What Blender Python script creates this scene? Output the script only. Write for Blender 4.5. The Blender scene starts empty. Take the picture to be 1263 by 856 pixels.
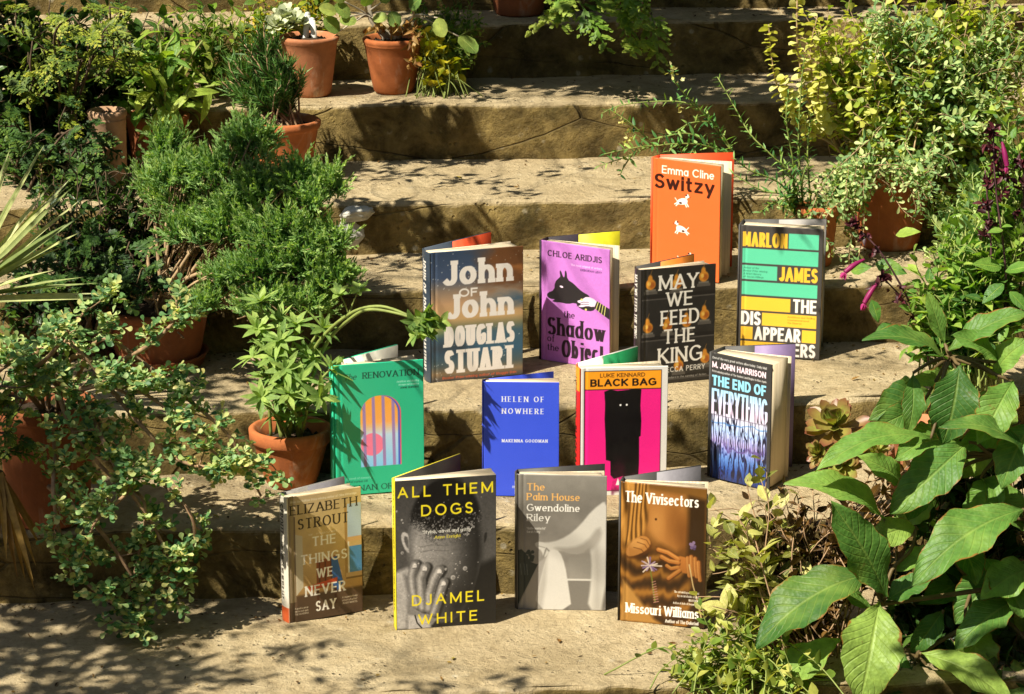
import bpy, math
import numpy as np
from mathutils import Vector, Matrix, noise as mnoise

SC = bpy.context.scene
COL = SC.collection
R_ = math.radians

# ------------------------------------------------------------ camera, sky, sun, exposure
IMG_W, IMG_H, FPX = 1263.0, 856.0, 3508.0
PITCH = R_(16.0)
cam_d = bpy.data.cameras.new('camera')
cam_d.sensor_width = 36.0
cam_d.lens = 36.0 * FPX / IMG_W
cam_d.clip_start, cam_d.clip_end = 0.05, 400.0
cam = bpy.data.objects.new('camera', cam_d)
CAM = np.array([0.0, -3.859, 1.525])
cam.location = CAM
cam.rotation_euler = (math.pi / 2 - PITCH, 0, 0)
COL.objects.link(cam)
SC.camera = cam

SUN_DIR = np.array([1.0, 0.85, -1.75])          # the way the light travels
SUN_DIR = SUN_DIR / np.linalg.norm(SUN_DIR)
sun_el = math.asin(-SUN_DIR[2])
sun_az = math.atan2(-SUN_DIR[0], -SUN_DIR[1])   # clockwise from +Y
world = bpy.data.worlds.new('World')
SC.world = world
world.use_nodes = True
wn = world.node_tree
sky = wn.nodes.new('ShaderNodeTexSky')
sky.sky_type = 'NISHITA'
sky.sun_disc = False
sky.sun_elevation = sun_el
sky.sun_rotation = sun_az
wn.nodes['Background'].inputs['Strength'].default_value = 0.05
wn.links.new(sky.outputs['Color'], wn.nodes['Background'].inputs['Color'])
sun_d = bpy.data.lights.new('sun', 'SUN')
sun_d.energy = 5.0
sun_d.angle = R_(0.5)
sun_d.color = (1.0, 0.93, 0.78)
sun = bpy.data.objects.new('sun', sun_d)
sun.rotation_euler = Vector(SUN_DIR).to_track_quat('-Z', 'Y').to_euler()
sun.location = (-3, -3, 6)
COL.objects.link(sun)
SC.view_settings.view_transform = 'Standard'
SC.view_settings.look = 'None'
SC.view_settings.gamma = 1.0
SC.view_settings.use_curve_mapping = False
SC.view_settings.exposure = 1.05
SC.cycles.max_bounces = 6
SC.cycles.transparent_max_bounces = 4

# ------------------------------------------------------------ measuring helpers
AX_F = np.array([0, math.cos(PITCH), -math.sin(PITCH)])
AX_U = np.array([0, math.sin(PITCH), math.cos(PITCH)])
AX_R = np.array([1.0, 0, 0])

def ray(px, py):
    return AX_F + AX_R * ((px - IMG_W / 2) / FPX) + AX_U * ((IMG_H / 2 - py) / FPX)

def at(px, py, Y):
    d = ray(px, py)
    return CAM + d * ((Y - CAM[1]) / d[1])

def onz(px, py, z):
    d = ray(px, py)
    return CAM + d * ((z - CAM[2]) / d[2])

def scale_at(p):                                   # metres per photo pixel there
    return float(np.dot(np.asarray(p) - CAM, AX_F)) / FPX

# ------------------------------------------------------------ object helpers
def thing(name, label, cat, loc=(0, 0, 0), rotz=0.0, group=None):
    o = bpy.data.objects.new(name, None)
    o.empty_display_size = 0.02
    o.location = loc
    o.rotation_euler = (0, 0, rotz)
    COL.objects.link(o)
    return tag(o, label, cat, group)

def tag(o, label, cat, group=None):
    o['label'] = label
    o['category'] = cat
    if group:
        o['group'] = group
    return o

def link_mesh(name, me, mat, parent=None, smooth=False):
    o = bpy.data.objects.new(name, me)
    COL.objects.link(o)
    if mat is not None:
        me.materials.append(mat)
    if parent is not None:
        o.parent = parent
    if smooth:
        me.polygons.foreach_set('use_smooth', np.ones(len(me.polygons), dtype=bool))
    me.update()
    return o

def np_mesh(name, V, loops, starts, totals):
    me = bpy.data.meshes.new(name)
    me.vertices.add(len(V))
    me.vertices.foreach_set('co', np.asarray(V, dtype=np.float32).ravel())
    me.loops.add(len(loops))
    me.loops.foreach_set('vertex_index', np.asarray(loops, dtype=np.int32))
    me.polygons.add(len(starts))
    me.polygons.foreach_set('loop_start', np.asarray(starts, dtype=np.int32))
    me.polygons.foreach_set('loop_total', np.asarray(totals, dtype=np.int32))
    me.update(calc_edges=True)
    return me

class MB:
    """collects vertices and faces (any size) for one mesh"""
    def __init__(self):
        self.v, self.f, self.lf = [], [], []
        self.n = 0

    def add(self, V, F, lf=None):
        V = np.asarray(V, dtype=float)
        for q in F:
            self.f.append([i + self.n for i in q])
        self.v.append(V)
        self.lf.append(np.zeros((len(V), 3)) if lf is None else np.asarray(lf, dtype=float))
        self.n += len(V)

    def tube(self, pts, rad, sides=6, lf=(0, 0, .5), cap=True):
        P = np.asarray(pts, dtype=float)
        n = len(P)
        r = np.full(n, rad) if np.isscalar(rad) else np.interp(np.linspace(0, 1, n), np.linspace(0, 1, len(rad)), rad)
        T = np.gradient(P, axis=0)
        T /= np.linalg.norm(T, axis=1)[:, None] + 1e-12
        ref = np.array([0.31, 0.2, 0.93]) if abs(T[0][2]) < .9 else np.array([1, 0.1, 0])
        V = []
        for i in range(n):
            a = np.cross(T[i], ref); a /= np.linalg.norm(a) + 1e-12
            b = np.cross(T[i], a)
            ang = np.arange(sides) / sides * 2 * math.pi
            V.append(P[i] + r[i] * (np.cos(ang)[:, None] * a + np.sin(ang)[:, None] * b))
        F = []
        for i in range(n - 1):
            for k in range(sides):
                k2 = (k + 1) % sides
                F.append([i * sides + k, i * sides + k2, (i + 1) * sides + k2, (i + 1) * sides + k])
        if cap:
            F.append([k for k in range(sides)][::-1])
            F.append([(n - 1) * sides + k for k in range(sides)])
        V = np.concatenate(V)
        self.add(V, F, np.tile(np.asarray(lf, float), (len(V), 1)))

    def box(self, lo, hi, lf=None):
        x0, y0, z0 = lo; x1, y1, z1 = hi
        V = [(x0, y0, z0), (x1, y0, z0), (x1, y1, z0), (x0, y1, z0), (x0, y0, z1), (x1, y0, z1), (x1, y1, z1), (x0, y1, z1)]
        self.add(V, [[0, 3, 2, 1], [4, 5, 6, 7], [0, 1, 5, 4], [1, 2, 6, 5], [2, 3, 7, 6], [3, 0, 4, 7]], lf)

    def prism(self, poly, z0, z1):
        n = len(poly)
        V = [(x, y, z0) for x, y in poly] + [(x, y, z1) for x, y in poly]
        F = [list(range(n))[::-1], [n + i for i in range(n)]]
        for i in range(n):
            j = (i + 1) % n
            F.append([i, j, n + j, n + i])
        self.add(V, F)

    def lathe(self, prof, seg=48, wob=0.0, seed=0):
        """prof: (radius, z) pairs, closed by nothing: open surface of revolution"""
        rng = np.random.default_rng(seed)
        n = len(prof)
        ang = np.arange(seg) / seg * 2 * math.pi
        w = 1 + wob * (np.sin(ang * 2 + rng.uniform(0, 6)) * .6 + np.sin(ang * 3 + rng.uniform(0, 6)) * .4)
        V = []
        for r, z in prof:
            V.append(np.stack([np.cos(ang) * r * w, np.sin(ang) * r * w, np.full(seg, z)], 1))
        F = []
        for i in range(n - 1):
            for k in range(seg):
                k2 = (k + 1) % seg
                F.append([i * seg + k, i * seg + k2, (i + 1) * seg + k2, (i + 1) * seg + k])
        self.add(np.concatenate(V), F)

    def build(self, name, mat, parent=None, smooth=False, attr=False):
        V = np.concatenate(self.v) if self.v else np.zeros((0, 3))
        tot = np.array([len(q) for q in self.f], dtype=np.int32)
        loops = np.array([i for q in self.f for i in q], dtype=np.int32)
        starts = np.concatenate([[0], np.cumsum(tot)[:-1]]).astype(np.int32)
        me = np_mesh(name, V, loops, starts, tot)
        if attr:
            a = me.attributes.new('lf', 'FLOAT_VECTOR', 'POINT')
            a.data.foreach_set('vector', np.concatenate(self.lf).astype(np.float32).ravel())
        return link_mesh(name, me, mat, parent, smooth)

# ------------------------------------------------------------ node helpers
def srgb(h):
    if isinstance(h, str):
        h = h.lstrip('#')
        h = [int(h[i:i + 2], 16) / 255 for i in (0, 2, 4)]
    return np.array(h, dtype=float)

def lin(c):
    c = np.clip(np.asarray(c, dtype=float), 0, 1)
    return np.where(c <= 0.04045, c / 12.92, ((c + 0.055) / 1.055) ** 2.4)

def new_mat(name):
    m = bpy.data.materials.new(name)
    m.use_nodes = True
    nt = m.node_tree
    bs = nt.nodes['Principled BSDF']
    return m, nt, bs

def nd(nt, typ, inputs=None, **kw):
    n = nt.nodes.new(typ)
    for k, v in kw.items():
        setattr(n, k, v)
    for k, v in (inputs or {}).items():
        if isinstance(v, bpy.types.NodeSocket):
            nt.links.new(v, n.inputs[k])
        else:
            n.inputs[k].default_value = v
    return n

def noise_n(nt, vec, scale, detail=6, rough=.6, dist=0.0):
    return nd(nt, 'ShaderNodeTexNoise', {'Vector': vec, 'Scale': scale, 'Detail': detail, 'Roughness': rough, 'Distortion': dist}).outputs['Fac']

def ramp(nt, fac, stops):
    n = nt.nodes.new('ShaderNodeValToRGB')
    el = n.color_ramp.elements
    while len(el) < len(stops):
        el.new(0.5)
    for e, (p, c) in zip(el, stops):
        e.position = p
        e.color = (c, c, c, 1) if np.isscalar(c) else (*c[:3], 1)
    nt.links.new(fac, n.inputs['Fac'])
    return n.outputs['Color']

def mixc(nt, fac, a, b, mode='MIX'):
    n = nt.nodes.new('ShaderNodeMix')
    n.data_type = 'RGBA'
    n.blend_type = mode
    for sock, v in ((n.inputs[0], fac), (n.inputs[6], a), (n.inputs[7], b)):
        if isinstance(v, bpy.types.NodeSocket):
            nt.links.new(v, sock)
        elif np.isscalar(v):
            sock.default_value = v
        else:
            sock.default_value = (*v[:3], 1)
    return n.outputs[2]

def mth(nt, op, a, b=0.0, clamp=False):
    n = nt.nodes.new('ShaderNodeMath')
    n.operation = op
    n.use_clamp = clamp
    for i, v in enumerate((a, b)):
        if isinstance(v, bpy.types.NodeSocket):
            nt.links.new(v, n.inputs[i])
        else:
            n.inputs[i].default_value = v
    return n.outputs[0]

def obj_co(nt):
    return nt.nodes.new('ShaderNodeTexCoord').outputs['Object']

def bump(nt, bs, h, strength=.5, dist=.004):
    b = nd(nt, 'ShaderNodeBump', {'Height': h, 'Strength': strength, 'Distance': dist})
    nt.links.new(b.outputs['Normal'], bs.inputs['Normal'])

# ------------------------------------------------------------ materials
def mat_stone():
    m, nt, bs = new_mat('sandstone')
    co = obj_co(nt)
    big = noise_n(nt, co, 3.0, 5, .6)
    mid = noise_n(nt, co, 14.0, 8, .68, .4)
    fine = noise_n(nt, co, 120.0, 6, .7)
    pale = mixc(nt, ramp(nt, mid, [(.3, 0), (.7, 1)]), (.40, .305, .165), (.66, .54, .335))
    pale = mixc(nt, ramp(nt, big, [(.35, 0), (.65, .55)]), pale, (.40, .31, .18))
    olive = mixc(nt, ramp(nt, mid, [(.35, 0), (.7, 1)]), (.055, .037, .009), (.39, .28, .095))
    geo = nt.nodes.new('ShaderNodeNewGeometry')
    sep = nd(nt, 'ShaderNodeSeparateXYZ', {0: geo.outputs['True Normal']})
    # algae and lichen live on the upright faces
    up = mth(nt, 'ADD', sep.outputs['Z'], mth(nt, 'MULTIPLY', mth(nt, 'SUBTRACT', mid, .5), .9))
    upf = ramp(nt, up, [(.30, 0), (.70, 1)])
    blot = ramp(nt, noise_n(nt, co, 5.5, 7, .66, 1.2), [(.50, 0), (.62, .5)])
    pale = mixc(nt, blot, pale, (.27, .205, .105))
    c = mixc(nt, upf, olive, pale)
    moss = ramp(nt, noise_n(nt, co, 7.0, 7, .7, .8), [(.50, 0), (.66, .85)])
    c = mixc(nt, mth(nt, 'MULTIPLY', moss, mth(nt, 'SUBTRACT', 1.0, upf)), c, (.045, .037, .009))
    spots = ramp(nt, noise_n(nt, co, 26.0, 5, .75, .3), [(.60, 0), (.70, .55)])
    c = mixc(nt, spots, c, (.13, .092, .04))
    cells = nd(nt, 'ShaderNodeTexVoronoi', {'Vector': co, 'Scale': 34.0, 'Randomness': 1.0})
    lich = mth(nt, 'MULTIPLY', ramp(nt, cells.outputs['Distance'], [(.12, 1), (.22, 0)]), ramp(nt, mid, [(.5, 0), (.62, .7)]))
    c = mixc(nt, lich, c, (.56, .50, .36))
    c = mixc(nt, ramp(nt, fine, [(.25, .35), (.6, 0)]), c, (.20, .145, .07))
    nt.links.new(c, bs.inputs['Base Color'])
    bs.inputs['Roughness'].default_value = .92
    bs.inputs['Specular IOR Level'].default_value = .2
    # wandering cracks and bedding lines
    wv = nd(nt, 'ShaderNodeMapping', {'Vector': co, 'Scale': (2.6, 3.2, 11.0)})
    wn_ = nd(nt, 'ShaderNodeTexNoise', {'Vector': co, 'Scale': 5.0, 'Detail': 5.0})
    wm = mixc(nt, .16, wv.outputs[0], wn_.outputs['Color'], 'ADD')
    vor = nd(nt, 'ShaderNodeTexVoronoi', {'Vector': wm, 'Scale': 1.0}, feature='DISTANCE_TO_EDGE')
    crack = mth(nt, 'MULTIPLY', ramp(nt, vor.outputs['Distance'], [(.002, 1), (.012, 0)]), ramp(nt, big, [(.45, 0), (.6, 1)]))
    crack = mth(nt, 'MULTIPLY', crack, mth(nt, 'SUBTRACT', 1.0, upf))
    pits = ramp(nt, nd(nt, 'ShaderNodeTexVoronoi', {'Vector': co, 'Scale': 75.0, 'Randomness': 1.0}).outputs['Distance'], [(.10, 1), (.24, 0)])
    pits = mth(nt, 'MULTIPLY', pits, ramp(nt, mid, [(.54, 0), (.66, 1)]))
    c = mixc(nt, mth(nt, 'MULTIPLY', pits, .3), c, (.10, .075, .035))
    c = mixc(nt, mth(nt, 'MULTIPLY', crack, .5), c, (.06, .045, .02))
    med = noise_n(nt, co, 45.0, 8, .75, .2)
    c = mixc(nt, ramp(nt, med, [(.30, .40), (.46, 0)]), c, (.14, .105, .045))
    nt.links.new(c, bs.inputs['Base Color'])
    h = mth(nt, 'ADD', mth(nt, 'MULTIPLY', mid, .7), mth(nt, 'ADD', mth(nt, 'MULTIPLY', fine, .25), mth(nt, 'SUBTRACT', mth(nt, 'MULTIPLY', med, .8), mth(nt, 'MAXIMUM', crack, pits))))
    bump(nt, bs, h, 1.0, .016)
    return m

def mat_terracotta(name, base=(.47, .15, .045), dark=(.30, .085, .026), bloom=.42):
    m, nt, bs = new_mat(name)
    co = obj_co(nt)
    n1 = noise_n(nt, co, 9.0, 6, .6, .5)
    n2 = noise_n(nt, co, 60.0, 6, .7)
    c = mixc(nt, ramp(nt, n1, [(.3, 0), (.7, 1)]), dark, base)
    st = nd(nt, 'ShaderNodeMapping', {'Vector': co, 'Scale': (1, 1, .25)})
    n3 = noise_n(nt, st.outputs[0], 16.0, 6, .65, .6)
    c = mixc(nt, mth(nt, 'MULTIPLY', ramp(nt, n3, [(.58, 0), (.70, 1)]), bloom), c, (.60, .50, .38))
    c = mixc(nt, ramp(nt, n2, [(.3, .35), (.6, 0)]), c, (.15, .055, .022))
    nt.links.new(c, bs.inputs['Base Color'])
    # damp and algae towards the foot, salt bloom in patches, soil splashes
    sepz = nd(nt, 'ShaderNodeSeparateXYZ', {0: co})
    dampz = mth(nt, 'ADD', sepz.outputs['Z'], mth(nt, 'MULTIPLY', mth(nt, 'SUBTRACT', n3, .5), .09))
    c = mixc(nt, ramp(nt, dampz, [(.0, .75), (.035, 0)]), c, (.085, .06, .022))
    splash = nd(nt, 'ShaderNodeTexVoronoi', {'Vector': co, 'Scale': 130.0})
    c = mixc(nt, mth(nt, 'MULTIPLY', ramp(nt, splash.outputs['Distance'], [(.10, 1), (.2, 0)]), ramp(nt, n1, [(.45, 0), (.6, .8)])), c, (.12, .075, .035))
    bs.inputs['Roughness'].default_value = .85
    bs.inputs['Specular IOR Level'].default_value = .25
    bump(nt, bs, mth(nt, 'ADD', n2, n1), .35, .003)
    return m

def mat_plain(name, col, rough=.7, var=.25, scale=40.0, bmp=.3):
    m, nt, bs = new_mat(name)
    co = obj_co(nt)
    n = noise_n(nt, co, scale, 6, .65)
    c = mixc(nt, ramp(nt, n, [(.3, 0), (.7, 1)]), tuple(np.array(col) * (1 - var)), tuple(np.clip(np.array(col) * (1 + var), 0, 1)))
    nt.links.new(c, bs.inputs['Base Color'])
    bs.inputs['Roughness'].default_value = rough
    bs.inputs['Specular IOR Level'].default_value = .3
    if bmp:
        bump(nt, bs, n, bmp, .002)
    return m

def mat_leaf(name, cols, transl=.35, rough=.5, veins=0.0, rim=None, vein_col=None, freq=14.0, tip=None):
    """cols: linear colours over the per-leaf random value; attribute lf = (across, along, random)"""
    m, nt, bs = new_mat(name)
    a = nt.nodes.new('ShaderNodeAttribute')
    a.attribute_name = 'lf'
    sep = nd(nt, 'ShaderNodeSeparateXYZ', {0: a.outputs['Vector']})
    s, t, rnd = sep.outputs['X'], sep.outputs['Y'], sep.outputs['Z']
    k = len(cols)
    c = ramp(nt, rnd, [(i / (k - 1), cols[i]) for i in range(k)])
    n = noise_n(nt, obj_co(nt), 90.0, 4, .6)
    c = mixc(nt, ramp(nt, n, [(.3, .45), (.65, 0)]), c, tuple(np.array(cols[0]) * .6))
    sa = mth(nt, 'ABSOLUTE', s)
    if veins:
        vc = vein_col or tuple(np.clip(np.array(cols[-1]) * 1.5, 0, 1))
        mid = ramp(nt, sa, [(.02, 1), (.09, 0)])
        ph = mth(nt, 'SUBTRACT', mth(nt, 'MULTIPLY', t, freq), mth(nt, 'MULTIPLY', sa, 2.6))
        fr = mth(nt, 'ABSOLUTE', mth(nt, 'SUBTRACT', mth(nt, 'FRACT', ph), .5))
        side = ramp(nt, fr, [(.02, 1), (.14, 0)])
        vein = mth(nt, 'MAXIMUM', mid, mth(nt, 'MULTIPLY', side, .55))
        c = mixc(nt, mth(nt, 'MULTIPLY', vein, veins), c, vc)
        net = nd(nt, 'ShaderNodeTexVoronoi', {'Vector': obj_co(nt), 'Scale': 190.0})
        h = mth(nt, 'ADD', mth(nt, 'MULTIPLY', vein, -1.0), mth(nt, 'MULTIPLY', net.outputs['Distance'], .5))
        bump(nt, bs, h, .55, .0022)
    if tip:
        c = mixc(nt, ramp(nt, t, [(.6, 0), (1, .75)]), c, tip)
    if rim:
        e = mth(nt, 'ADD', sa, mth(nt, 'MULTIPLY', mth(nt, 'SUBTRACT', noise_n(nt, obj_co(nt), 45.0, 4, .6), .5), .5))
        c = mixc(nt, ramp(nt, e, [(.96, 0), (1.03, .9)]), c, rim)
    if veins:
        bl = noise_n(nt, obj_co(nt), 34.0, 5, .7, .4)
        c = mixc(nt, ramp(nt, bl, [(.66, 0), (.70, .7)]), c, (.16, .10, .03))
        pale_ = noise_n(nt, obj_co(nt), 11.0, 3, .6)
        c = mixc(nt, ramp(nt, pale_, [(.5, 0), (.75, .4)]), c, tuple(np.clip(np.array(cols[-1]) * 1.15, 0, 1)))
    nt.links.new(c, bs.inputs['Base Color'])
    bs.inputs['Roughness'].default_value = rough
    bs.inputs['Specular IOR Level'].default_value = .35
    tr = nt.nodes.new('ShaderNodeBsdfTranslucent')
    nt.links.new(mixc(nt, 1.0, c, (1.25, 1.35, .45), 'MULTIPLY'), tr.inputs['Color'])
    mx = nt.nodes.new('ShaderNodeMixShader')
    mx.inputs[0].default_value = transl
    nt.links.new(bs.outputs[0], mx.inputs[1])
    nt.links.new(tr.outputs[0], mx.inputs[2])
    nt.links.new(mx.outputs[0], nt.nodes['Material Output'].inputs['Surface'])
    return m

M_STONE = mat_stone()
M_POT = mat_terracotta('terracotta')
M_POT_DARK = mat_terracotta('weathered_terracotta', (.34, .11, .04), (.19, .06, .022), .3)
M_POT_LIME = mat_terracotta('lime_streaked_terracotta', (.46, .30, .19), (.30, .17, .09), .95)
M_POT_PALE = mat_terracotta('bleached_terracotta', (.50, .21, .10), (.36, .13, .055), .8)
M_SOIL = mat_plain('potting_soil', (.035, .022, .012), .95, .5, 60, .8)
M_TWIG = mat_plain('brown_twig', (.30, .19, .105), .8, .4, 80)
M_TWIG_DRY = mat_plain('dry_twig', (.32, .22, .12), .85, .35, 90)
M_GREENSTEM = mat_plain('green_stem', (.19, .23, .055), .6, .25, 60)
M_BARK = mat_plain('bark', (.09, .06, .035), .9, .5, 30)
# ------------------------------------------------------------ the ground and the garden steps
YAW = R_(4.0)
DU = np.array([math.cos(YAW), math.sin(YAW), 0])       # along a step
DV = np.array([-math.sin(YAW), math.cos(YAW), 0])      # into the slope
PX_FRONT = [852, 645, 500, 356, 248, 128, 27]          # photo rows of each tread's front edge, mid picture
PX_BACK = [731, 578, 430, 311, 197, 95, 12]            # ... and of the foot of the riser behind it

def on_riser(px, py, n):
    d = ray(px, py)
    t = (n - float(np.dot(CAM, DV))) / float(np.dot(d, DV))
    return CAM + d * t

TREAD_Z, FRONT_N, BACK_N = [], [], []
z = 0.0
for k in range(7):
    if k > 0:
        z = float(on_riser(631, PX_FRONT[k], BACK_N[k - 1])[2])
    TREAD_Z.append(z)
    FRONT_N.append(float(np.dot(onz(631, PX_FRONT[k], z), DV)) if k == 0 else BACK_N[k - 1])
    BACK_N.append(float(np.dot(onz(631, PX_BACK[k], z), DV)))
for k in range(7, 11):
    FRONT_N.append(BACK_N[-1]); BACK_N.append(BACK_N[-1] + .33); TREAD_Z.append(TREAD_Z[-1] + .115)
print('treads', [(round(a, 3), round(b - c, 3)) for a, b, c in zip(TREAD_Z, BACK_N, FRONT_N)])

def put(px, py, k):
    """photo pixel -> point on tread k"""
    return onz(px, py, TREAD_Z[k])

def stair_hit(px, py):
    """first point of the stairs a photo pixel sees"""
    d = ray(px, py)
    for k in range(len(TREAD_Z)):
        p = onz(px, py, TREAD_Z[k])
        n = float(np.dot(p, DV))
        if n < FRONT_N[k]:
            q = on_riser(px, py, FRONT_N[k])
            return q
        if n <= BACK_N[k]:
            return p
    return p

stairs = thing('stone_staircase', 'broad weathered sandstone garden steps that the books and pots stand on', 'steps')

def make_step(k, half=2.6, nx=420):
    z1 = TREAD_Z[k]
    z0 = TREAD_Z[k - 1] - .03 if k > 0 else z1 - .16
    h = z1 - z0
    n0, n1 = FRONT_N[k], BACK_N[k] + .06
    xs = np.linspace(-half, half, nx)
    r = .011
    prof = [(0.0, z0)] + [(0.0, z0 + h * f) for f in (.14, .28, .42, .56, .68, .78)]
    prof += [(r - r * math.cos(a), z1 - r + r * math.sin(a)) for a in np.linspace(0, math.pi / 2, 6)]
    dep = n1 - n0
    prof += [(r + (dep - r) * f, z1) for f in np.linspace(.06, 1, 16)]
    prof += [(dep, z0)]
    m = len(prof)
    V = np.zeros((nx, m, 3))
    for i, s in enumerate(xs):
        chip = mnoise.noise(Vector((s * 5.5, k * 7.3, 1.2))) * .010 + mnoise.noise(Vector((s * 1.3, k * 3.1, 4.2))) * .016
        chip += max(0.0, mnoise.noise(Vector((s * 11, k * 5.1, 9.2))) - .25) * .035
        for j, (pn, pz) in enumerate(prof):
            p = Vector((s * 9, pn * 9 + k * 4, pz * 9))
            d1 = mnoise.fractal(p, 1.0, 2.0, 4) if j < m - 1 else 0
            edge = math.exp(-((pn) / .028) ** 2)
            on_top = 1.0 if pz >= z1 - 1e-6 else 0.0
            n_off = chip * edge + (d1 * .011 * (1 - on_top) if pn < .02 else 0)
            z_off = on_top * (d1 * .0022 - edge * abs(chip) * .35)
            V[i, j] = DU * s + DV * (n0 + pn + n_off) + np.array([0, 0, pz + z_off])
    V = V.reshape(-1, 3)
    F = []
    for i in range(nx - 1):
        for j in range(m - 1):
            a = i * m + j
            F.append([a, a + m, a + m + 1, a + 1])
        F.append([i * m + m - 1, (i + 1) * m + m - 1, (i + 1) * m, i * m])
    F.append([j for j in range(m)])
    F.append([(nx - 1) * m + j for j in range(m)][::-1])
    b = MB(); b.add(V, F)
    return b.build('step', M_STONE, stairs, smooth=True)

for k in range(len(TREAD_Z)):
    make_step(k)

# ground: one sheet to the horizon that rises under the steps
g = MB()
rows = [(-150, -.165), (FRONT_N[0] - .5, -.165), (FRONT_N[0] + .3, -.165), (BACK_N[-1], TREAD_Z[-1] - .14), (BACK_N[-1] + .6, TREAD_Z[-1] + .02), (200, TREAD_Z[-1] + 3.0)]
V, F = [], []
for n_, z_ in rows:
    for s_ in (-150, 150):
        V.append(DU * s_ + DV * n_ + np.array([0, 0, z_]))
for i in range(len(rows) - 1):
    F.append([2 * i, 2 * i + 1, 2 * i + 3, 2 * i + 2])
g.add(V, F)
gm = mat_plain('garden_earth', (.06, .04, .02), .95, .5, 8, .6)
go = g.build('ground', gm)
go['kind'] = 'structure'
# ------------------------------------------------------------ lettering: a stroke alphabet drawn onto the covers
GL = {
 'A': (.74, "0,0 .5,1 1,0|.2,.34 .8,.34"), 'B': (.58, "0,0 0,1|0,1 .5,1 @.5,.76,.42,.24,90,-90 0,.52|0,.52 .5,.52 @.55,.26,.45,.26,90,-90 0,0"),
 'C': (.72, "@.54,.5,.54,.5,48,312"), 'D': (.70, "0,0 0,1|0,1 .4,1 @.4,.5,.6,.5,90,-90 0,0"),
 'E': (.50, "0,0 0,1|0,1 1,1|0,.52 .88,.52|0,0 1,0"), 'F': (.48, "0,0 0,1|0,1 1,1|0,.5 .85,.5"),
 'G': (.76, "@.52,.5,.52,.5,48,300 1,.14 1,.46 .62,.46"), 'H': (.66, "0,0 0,1|1,0 1,1|0,.52 1,.52"),
 'I': (.001, "0,0 0,1"), 'J': (.36, "1,1 1,.28 @.45,.28,.55,.28,0,-140"),
 'K': (.62, "0,0 0,1|1,1 0,.40|.27,.57 1,0"), 'L': (.46, "0,1 0,0|0,0 1,0"),
 'M': (.84, "0,0 0,1|0,1 .5,.1 1,1|1,1 1,0"), 'N': (.68, "0,0 0,1|0,1 1,0|1,0 1,1"),
 'O': (.80, "@.5,.5,.5,.5,90,450"), 'P': (.54, "0,0 0,1|0,1 .5,1 @.5,.74,.5,.26,90,-90 0,.48"),
 'Q': (.80, "@.5,.5,.5,.5,90,450|.6,.3 1,-.1"), 'R': (.58, "0,0 0,1|0,1 .5,1 @.5,.75,.45,.25,90,-90 0,.5|.42,.5 1,0"),
 'S': (.50, "@.5,.75,.46,.25,32,270 @.5,.25,.5,.25,90,-148"), 'T': (.60, "0,1 1,1|.5,0 .5,1"),
 'U': (.66, "0,1 0,.32 @.5,.32,.5,.32,180,360 1,1"), 'V': (.70, "0,1 .5,0 1,1"),
 'W': (1.05, "0,1 .26,0 .5,.92 .74,0 1,1"), 'X': (.64, "0,0 1,1|0,1 1,0"), 'Y': (.66, "0,1 .5,.46 1,1|.5,.46 .5,0"), 'Z': (.58, "0,1 1,1 0,0 1,0"),
 'a': (.44, "1,.68 1,0|@.5,.34,.5,.34,90,450"), 'b': (.46, "0,0 0,1.04|@.5,.34,.5,.34,90,450"), 'c': (.42, "@.54,.34,.54,.34,48,312"),
 'd': (.46, "1,0 1,1.04|@.5,.34,.5,.34,90,450"), 'e': (.46, "0,.36 1,.36 @.5,.34,.5,.34,6,312"), 'f': (.28, "1,.98 @.72,.8,.34,.24,60,180 .38,0|0,.66 .95,.66"),
 'g': (.46, "@.5,.34,.5,.34,90,450|1,.68 1,-.08 @.5,-.08,.5,.22,0,-140"), 'h': (.44, "0,0 0,1.04|0,.36 @.5,.36,.5,.32,180,0 1,0"),
 'i': (.001, "0,0 0,.68|0,.90 0,.98"), 'j': (.2, "1,.68 1,-.08 @.3,-.08,.7,.2,0,-110|1,.90 1,.98"), 'k': (.42, "0,0 0,1.04|1,.68 0,.26|.3,.42 1,0"),
 'l': (.001, "0,0 0,1.04"), 'm': (.78, "0,0 0,.68|0,.4 @.25,.4,.25,.28,180,0 .5,0|.5,.4 @.75,.4,.25,.28,180,0 1,0"),
 'n': (.44, "0,0 0,.68|0,.36 @.5,.36,.5,.32,180,0 1,0"), 'o': (.48, "@.5,.34,.5,.34,90,450"), 'p': (.46, "0,-.32 0,.68|@.5,.34,.5,.34,90,450"),
 'q': (.46, "1,-.32 1,.68|@.5,.34,.5,.34,90,450"), 'r': (.28, "0,0 0,.68|0,.36 @.65,.36,.65,.32,180,65"),
 's': (.36, "@.5,.51,.46,.17,32,270 @.5,.17,.5,.17,90,-148"), 't': (.28, ".38,.95 .38,.2 @.75,.2,.37,.2,180,290|0,.66 .95,.66"),
 'u': (.44, "0,.68 0,.32 @.5,.32,.5,.32,180,360 1,.68|1,.68 1,0"), 'v': (.46, "0,.68 .5,0 1,.68"), 'w': (.70, "0,.68 .26,0 .5,.64 .74,0 1,.68"),
 'x': (.44, "0,0 1,.68|0,.68 1,0"), 'y': (.46, "0,.68 .5,.02|1,.68 .32,-.32"), 'z': (.40, "0,.68 1,.68 0,0 1,0"),
 '.': (.001, "0,0 0,.08"), ',': (.08, "1,.08 0,-.16"), "'": (.001, "0,.78 0,1.0"), '-': (.3, "0,.36 1,.36"), '&': (.7, "1,0 .2,.75 @.45,.8,.25,.2,180,0 0,.3 @.4,.25,.4,.25,180,330 1,.4"),
}

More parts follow.
